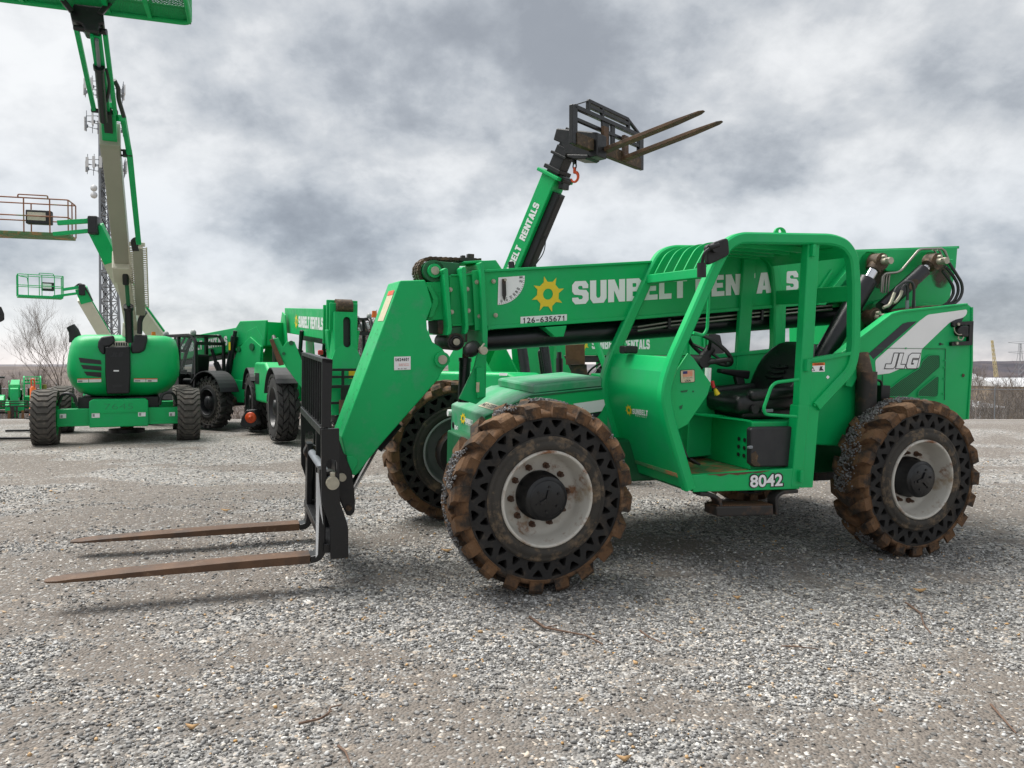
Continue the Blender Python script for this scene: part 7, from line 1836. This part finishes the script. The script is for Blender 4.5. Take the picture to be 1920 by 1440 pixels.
    b = MB(); b.tube([fb(141, 642, .6), fb(141, 630, .6), fb(138, 620, .6), fb(132, 611, .6)], [.12, .115, .10, .085], 14); b.build('exhaust', M['plastic'], t)
    c = fb(288, 630, .8); b = MB(); b.cyl(c - Vector((0, 0, .06)), c, .05, 14); b.cyl(c, c + Vector((0, 0, .09)), .045, 14, .038); b.build('beacon', M['orange'], t)
    # ---- boom
    w = FB.w
    def bar(nm, pts, wd, ht, m_, par=t, bev=.01):
        b = MB(); q = [w(*p) for p in pts]; side = (1, 0, 0)
        for i in range(len(q) - 1): b.beam(q[i], q[i + 1], wd[i], ht, side, w2=wd[i + 1])
        return b.build(nm, M[m_], par, bev)
    boom = bar('boom', [(231, 500, 14.8), (206, 252, 11.6)], [.265, .25], .34, 'greybeige')
    bar('boom_base', [(252, 640, 16.6), (233, 520, 15.0)], [.23, .25], .30, 'cream', boom)
    bar('boom_cap', [(208.2, 276, 11.95), (206, 251, 11.57)], [.275, .275], .365, 'greybeige', boom)
    for py in (400, 417, 435, 450, 465):
        if py == 400: continue
        t_ = (500 - py) / 248; q = w(231 - 25 * t_, py, 14.8 - 3.2 * t_ - .19); b = MB(); b.cyl(q, q + Vector((0, -.012, 0)), .075, 18); b.build('access_hole', M['cream'], boom)
    b = MB(); q = w(220, 370, 13.0); b.box(q, (.035, .05, .035)); b.build('bolt_hole', M['ink'], boom)
    bar('boom_bracket', [(229, 487, 14.45), (232, 516, 14.85)], [.34, .34], .40, 'cream', boom, .02)
    b = MB(); b.cyl(w(243, 640, 15.2), w(241, 578, 14.9), .075, 18); b.cyl(w(241, 580, 14.9), w(240.7, 574, 14.85), .09, 18); b.build('lift_cylinder', M['cyl'], t, .006)
    b = MB(); b.cyl(w(241, 578, 14.9), w(236, 512, 14.6), .036, 14); b.build('lift_rod', M['green_deep'], t)
    b = MB(); b.cyl(w(236, 533, 14.65), w(235, 512, 14.55), .055, 14); b.build('rod_end', M['black'], t)
    b = MB(); 
    for px in (232, 262): b.prism([w(px - 4, 640, 15.9), w(px + 5, 640, 15.9), w(px + 3, 606, 15.9), w(px - 2, 604, 15.9)], Vector((0, .5, 0)))
    b.prism([w(234, 640, 16.1), w(262, 640, 16.1), w(260, 614, 16.1), w(236, 616, 16.1)], Vector((0, .3, 0))); b.build('boom_pedestal', M['cream'], t, .02)
    # cable carrier alongside
    b = MB(); q0, q1 = w(264, 588, 15.6), w(258, 463, 14.0); b.beam(q0, q1, .17, .10, (1, 0, 0)); cc = b.build('cable_carrier', M['greybeige'], boom, .01)
    for sgn in (-1, 1):
        b = MB()
        for i in range(30):
            q = q0.lerp(q1, .12 + .86 * i / 29); b.box(q + Vector((sgn * .115, 0, 0)), (.06, .06, .018))
        b.tube([q0.lerp(q1, .1) + Vector((sgn * .145, 0, 0)), q1 + Vector((sgn * .145, 0, 0))], .012, 6); b.build('carrier_links', M['cream'], cc)
    b = MB(); q = w(257, 458, 13.9); b.box(q, (.26, .12, .06)); b.build('carrier_head', M['cream'], cc, .01)
    b = MB(); b.tube([w(262, 625, 15.8), w(262, 600, 15.7), w(272, 585, 15.6)], .05, 8, .1); b.build('hose_bundle', M['hose'], cc)
    for k in range(4): b = MB(); b.tube([w(250 + 3 * k, 470, 13.9), w(246 + 2 * k, 452 - 2 * k, 13.7), w(252 + k, 446, 13.6), w(258, 452 + 3 * k, 13.7)], .018, 6, .12); b.build('hose', M['hose'], cc)
    # green side tube, fly, jib
    b = MB(); b.tube([w(260, 456, 13.7), w(243, 290, 11.9), w(231, 222, 11.2), w(219, 221, 11.1)], 0, sec=(.075, .085)); b.build('side_tube', M['green'], boom, .004)
    b = MB(); b.box(w(239, 288, 11.9), (.13, .12, .10)); b.tube([w(226, 281, 11.85), w(241, 284, 11.9)], .02, 6); b.tube([w(226, 291, 11.9), w(241, 293, 11.95)], .02, 6); b.build('tube_clamp', M['black'], boom, .01)
    bar('fly_section', [(206, 253, 11.6), (203, 205, 11.0)], [.20, .19], .24, 'green', boom)
    b = MB(); b.beam(w(204, 243, 11.3), w(201, 208, 10.85), .11, .12, (1, 0, 0)); b.build('fly_slot', M['ink'], boom)
    jb = MB()
    jb.beam(w(200, 214, 11.0), w(181, 62, 9.35), .10, .10, (1, 0, 0)); jib = jb.build('jib', M['green'], t, .008)
    for pts, wd in (([(176, 205, 10.9), (143, 52, 9.3)], .055), ([(216, 212, 10.95), (197, 62, 9.4)], .055), ([(192, 200, 10.8), (172, 66, 9.3)], .04)):
        b = MB(); q = [w(*p) for p in pts]; b.beam(q[0], q[1], wd, wd * 1.3, (1, 0, 0)); b.build('jib_link', M['green'], jib, .008)
    b = MB(); b.cyl(w(194, 226, 10.9), w(186, 128, 9.9), .055, 14); b.cyl(w(186, 130, 9.9), w(185.5, 124, 9.85), .068, 14); b.build('jib_cylinder', M['cyl'], jib); b = MB(); b.cyl(w(186, 128, 9.9), w(181, 74, 9.35), .022, 10); b.build('jib_rod', M['galv'], jib)
    b = MB(); b.cyl(w(172, 206, 10.9), w(220, 211, 10.95), .035, 12); b.cyl(w(139, 52, 9.3), w(200, 60, 9.35), .035, 12); b.build('jib_pin', M['black'], jib)
    b = MB(); b.prism([w(px, py, 9.25) for px, py in ((138, 6), (192, 12), (196, 44), (186, 46), (186, 62), (160, 58), (154, 46), (134, 38), (131, 24))], Vector((0, .25, 0))); b.build('rotator', M['black'], jib, .02)
    b = MB(); b.tube([w(214, 150, 10.4), w(222, 165, 10.5), w(222, 185, 10.7), w(232, 218, 11.1)], .03, 8, .2); b.tube([w(200, 130, 10.0), w(206, 160, 10.3), w(200, 190, 10.6)], .02, 8, .2); b.build('hose', M['hose'], jib)
    # work platform seen from below
    A, Bq = w(-42, -9, 9.05), w(357, 53, 9.75); Bq.z = A.z = (A.z + Bq.z) / 2
    wx = Bq - A; dv = Vector((-wx.y, wx.x, 0)).normalized() * .9 * (-1)
    c0 = A; up = Vector((0, 0, 1))
    P = lambda a, e, z: c0 + wx * a + dv * e + up * z
    b = MB()
    b.tube([P(0, 0, .02), P(1, 0, .02), P(1, 1, .02), P(0, 1, .02)], .03, 8, .12, closed=True)
    for a in (.2, .4, .6, .8): b.beam(P(a, 0, .03), P(a, 1, .03), .05, .05)
    pl = b.build('platform', M['green'], t)
    b = MB(); b.add([P(0, 0, .045), P(1, 0, .045), P(1, 1, .045), P(0, 1, .045)], [(0, 1, 2, 3)]); b.build('mesh_floor', M['floormesh'], pl)
    b = MB()
    for e in (0, 1): b.prism([P(.0, e, .03), P(1, e, .03), P(1, e, .19), P(0, e, .19)], dv.normalized() * .01)
    b.prism([P(1, 0, .03), P(1, 1, .03), P(1, 1, .19), P(1, 0, .19)], wx.normalized() * .01); b.prism([P(0, 0, .03), P(0, 1, .03), P(0, 1, .19), P(0, 0, .19)], wx.normalized() * .01); b.build('toe_board', M['green'], pl)
    b = MB()
    for e in (0, 1): b.add([P(0, e, .19), P(1, e, .19), P(1, e, 1.05), P(0, e, 1.05)], [(0, 1, 2, 3)])
    for a in (0, 1): b.add([P(a, 0, .19), P(a, 1, .19), P(a, 1, 1.05), P(a, 0, 1.05)], [(0, 1, 2, 3)])
    b.build('mesh_panel', M['basketmesh'], pl)
    b = MB()
    for z in (.20, .42, 1.08): b.tube([P(0, 0, z), P(1, 0, z), P(1, 1, z), P(0, 1, z)], .022, 6, .1, closed=True)
    b.build('hand_rail', M['green'], pl)
    b = MB(); b.tube([P(0, 0, .02), P(1, 0, .02), P(1, 0, 1.1)], .012, 6, .1); b.tube([P(1, 1, .02), P(1, 0, .02)], .012, 6); b.build('edge_trim', M['black'], pl)
    for a in (0.0, .33, .66, .8, 1.0):
        b = MB(); b.tube([P(a, 0, .05), P(a, 0, 1.08)], .02, 6); b.build('rail_post', M['green'], pl)
    b = MB(); b.beam(w(135, 22, 9.2), w(108, -12, 9.1), .06, .06); b.build('platform_support', M['black'], pl, .01); b = MB(); b.beam(w(187, 27, 9.25), w(216, -8, 9.3), .06, .06); b.build('platform_support', M['black'], pl, .01)
lift_main()

def lift_behind(label, d, bas, jib, boom_pts, base_px, m_rail, m_floor, yaw, bw):
    o = place(base_px[0], 700, base_px[1]); fr = Frame(o, yaw)
    t = thing('boom_lift', label, 'boom lift', fr.m); w = fr.w
    (xa, ya), (xb_, yb_), h = bas
    A, Bq = w(xa, ya, d), w(xb_, yb_, d * 1.03); Bq.z = A.z; wx = Bq - A; dv = Vector((-wx.y, wx.x, 0)).normalized() * .85
    if (fr.m.to_3x3() @ dv).y < 0: dv = -dv
    fl, P = basket(t, fr, A, wx, dv, h, m_rail, m_floor)
    (j0, j1, j2, j3) = jib
    b = MB(); b.beam(w(*j0), w(*j1), .11, .13); b.beam(w(*j2), w(*j3), .10, .11); jb = b.build('jib', M['green'], t, .01)
    q = w((j1[0] + j3[0]) / 2 + 2, (j1[1] + j3[1]) / 2, j1[2]); b = MB(); b.box(q, (.26, .3, abs(w(*j1).z - w(*j3).z) + .25)); b.build('jib_knuckle', M['black'], jb, .04)
    b = MB()
    for k in range(3): b.tube([w(j1[0] - 12, j1[1], j1[2]), w(j1[0] - 2, j1[1] - 6 - k, j1[2]), w(j1[0] + 8, j1[1] + 2 - k, j1[2]), w(j1[0] + 22, j1[1] + 26, j1[2] + .2)], .03, 6, .3)
    b.build('hose', M['hose'], jb)
    prev = None
    for i, (p0, p1, wd, m_, nm) in enumerate(boom_pts):
        b = MB(); b.beam(w(*p0), w(*p1), wd * .8, wd, (0, 1, 0)); ob = b.build(nm, M[m_], t, .012)
        if m_ == 'cream': b = MB(); off = Vector((wd * .32, 0, wd * .42)); b.beam(w(*p0) + off, w(*p1) + off, .10, .12); b.build('cable_tray', M['green'], ob, .01)
    for x in (-1.1, 1.1):
        for y in (-1.3, 1.3): put_wheel(KIT_CHEV, t, (x, y, .565), R(90), .2)
    b = MB(); b.bb(-1.0, 1.0, -1.4, 1.4, .45, .85); b.cyl((0, 0, .8), (0, 0, 1.1), .5, 20); b.build('chassis', M['green_deep'], t, .02)
    b = MB(); b.bb(-1.0, 1.0, -1.3, 1.2, 1.1, 1.55); b.build('turntable', M['green'], t, .15, 4)
    b = MB(); e = w(*boom_pts[-1][1]); b.beam((e.x, e.y, 1.4), e, .3, .5); b.build('boom_pedestal', M['cream'], t, .02)
lift_behind('boom lift behind with a rusty railed basket held out at left', 22.0, ((-48, 436), (128, 426), 1.06), ((108, 418, 22.2), (172, 414, 22.4), (100, 439, 22.2), (176, 432, 22.4)),
    [((178, 424, 22.5), (211, 490, 23.0), .42, 'green', 'fly_section'), ((205, 478, 22.95), (252, 572, 24.3), .46, 'cream', 'boom'), ((252, 572, 24.3), (320, 664, 25.6), .46, 'cream', 'boom_base')], (322, 26.0), 'rusty_rail', 'rusty_floor', 10, .4)
lift_behind('farthest boom lift with a small clean green basket held out at left', 36.0, ((34, 556), (119, 554), 1.06), ((118, 543, 36.2), (152, 538, 36.4), (100, 556, 36.2), (152, 549, 36.4)),
    [((152, 540, 36.5), (163, 566, 36.8), .50, 'green', 'fly_section'), ((155, 558, 36.7), (198, 632, 38.0), .52, 'cream', 'boom')], (206, 38.0), 'green', 'green', 20, .5)

# ---------------------------------------------------------------- small things
def channelizer(px, pyt, d, h, label):
    o = place(px, 700, d); t = thing('traffic_channelizer', label, 'traffic cone', Matrix.Translation(o)); r = h * .068
    b = MB(); b.cyl((0, 0, 0), (0, 0, .05), r * 2.4, 8); b.build('rubber_base', M['plastic'], t)
    prof = [(r * 1.25, .05), (r * 1.2, h * .30), (r * 1.12, h * .30), (r * 1.1, h * .45), (r * 1.05, h * .46), (r, h * .78), (r * .62, h * .80), (r * .58, h * .83), (0, h * .83)]
    b = MB(); b.lathe(prof, 20, m=Matrix.Rotation(R(90), 3, 'X')); b.build('tube', M['redorange'] if False else M['orange'], t)
    b = MB(); b.lathe([(r * 1.21, h * .31), (r * 1.13, h * .44)], 20, m=Matrix.Rotation(R(90), 3, 'X')); b.build('white_band', M['white'], t)
    b = MB(); b.tube([(-r * .55, 0, h * .80), (-r * .6, 0, h), (r * .6, 0, h), (r * .55, 0, h * .80)], r * .25, 8, .08); b.build('handle', M['redorange'], t)
channelizer(61.5, 704, 25.5, 1.32, 'tall orange channelizer tube with white band left of the boom lift')
channelizer(95, 722, 41, .95, 'small orange channelizer far behind the left boom lift wheel')
def post():
    o = place(83, 700, 43); b = MB(); b.tube([(0, 0, -.1), (.01, 0, .8), (-.01, 0, 1.75), (0, 0, 2.05)], [.14, .13, .135, .10], 10); p = b.build('wooden_post', M['mossy']); p.location = o
    tag(p, 'mossy yellow green timber post by the far left fence', 'post')
post()
def hub_block():
    o = place(462, 700, 17.5); fr = Frame(o, 0); t = thing('wheel_block', 'dark steel block with an orange round hub between two black tyres', 'machine part', fr.m)
    b = MB(); b.prism([fr.w(px, py, 17.5) for px, py in ((450, 797), (452, 785), (461, 769), (478, 768), (481, 797), (476, 801), (456, 801))], (0, .35, 0)); b.build('block', M['charcoal'], t, .02)
    c = fr.w(470, 783, 17.5); b = MB(); b.lathe([(0, -.06), (.035, -.06), (.04, -.03), (.09, -.025), (.125, -.01), (.125, .01)], 24); x = b.build('hub', M['redorange'], t); x.location = c
hub_block()
def planks():
    for px, py, L_, lab in ((34, 811, .7, 'short black bar lying on gravel left of the boom lift wheel'), (8, 826, 1.4, 'long thin black bar lying on gravel left of the boom lift wheel')):
        d = CAMZ * F / (py - 690); p = place(px, 700, d); b = MB(); b.beam(Vector((p.x - .3, p.y, p.z + .04)), Vector((p.x + L_ * .7, p.y + .05, p.z + .045)), .08, .05); tag(b.build('steel_bar', M['black'], None, .005), lab, 'bar', 'bars lying on the gravel')
planks()
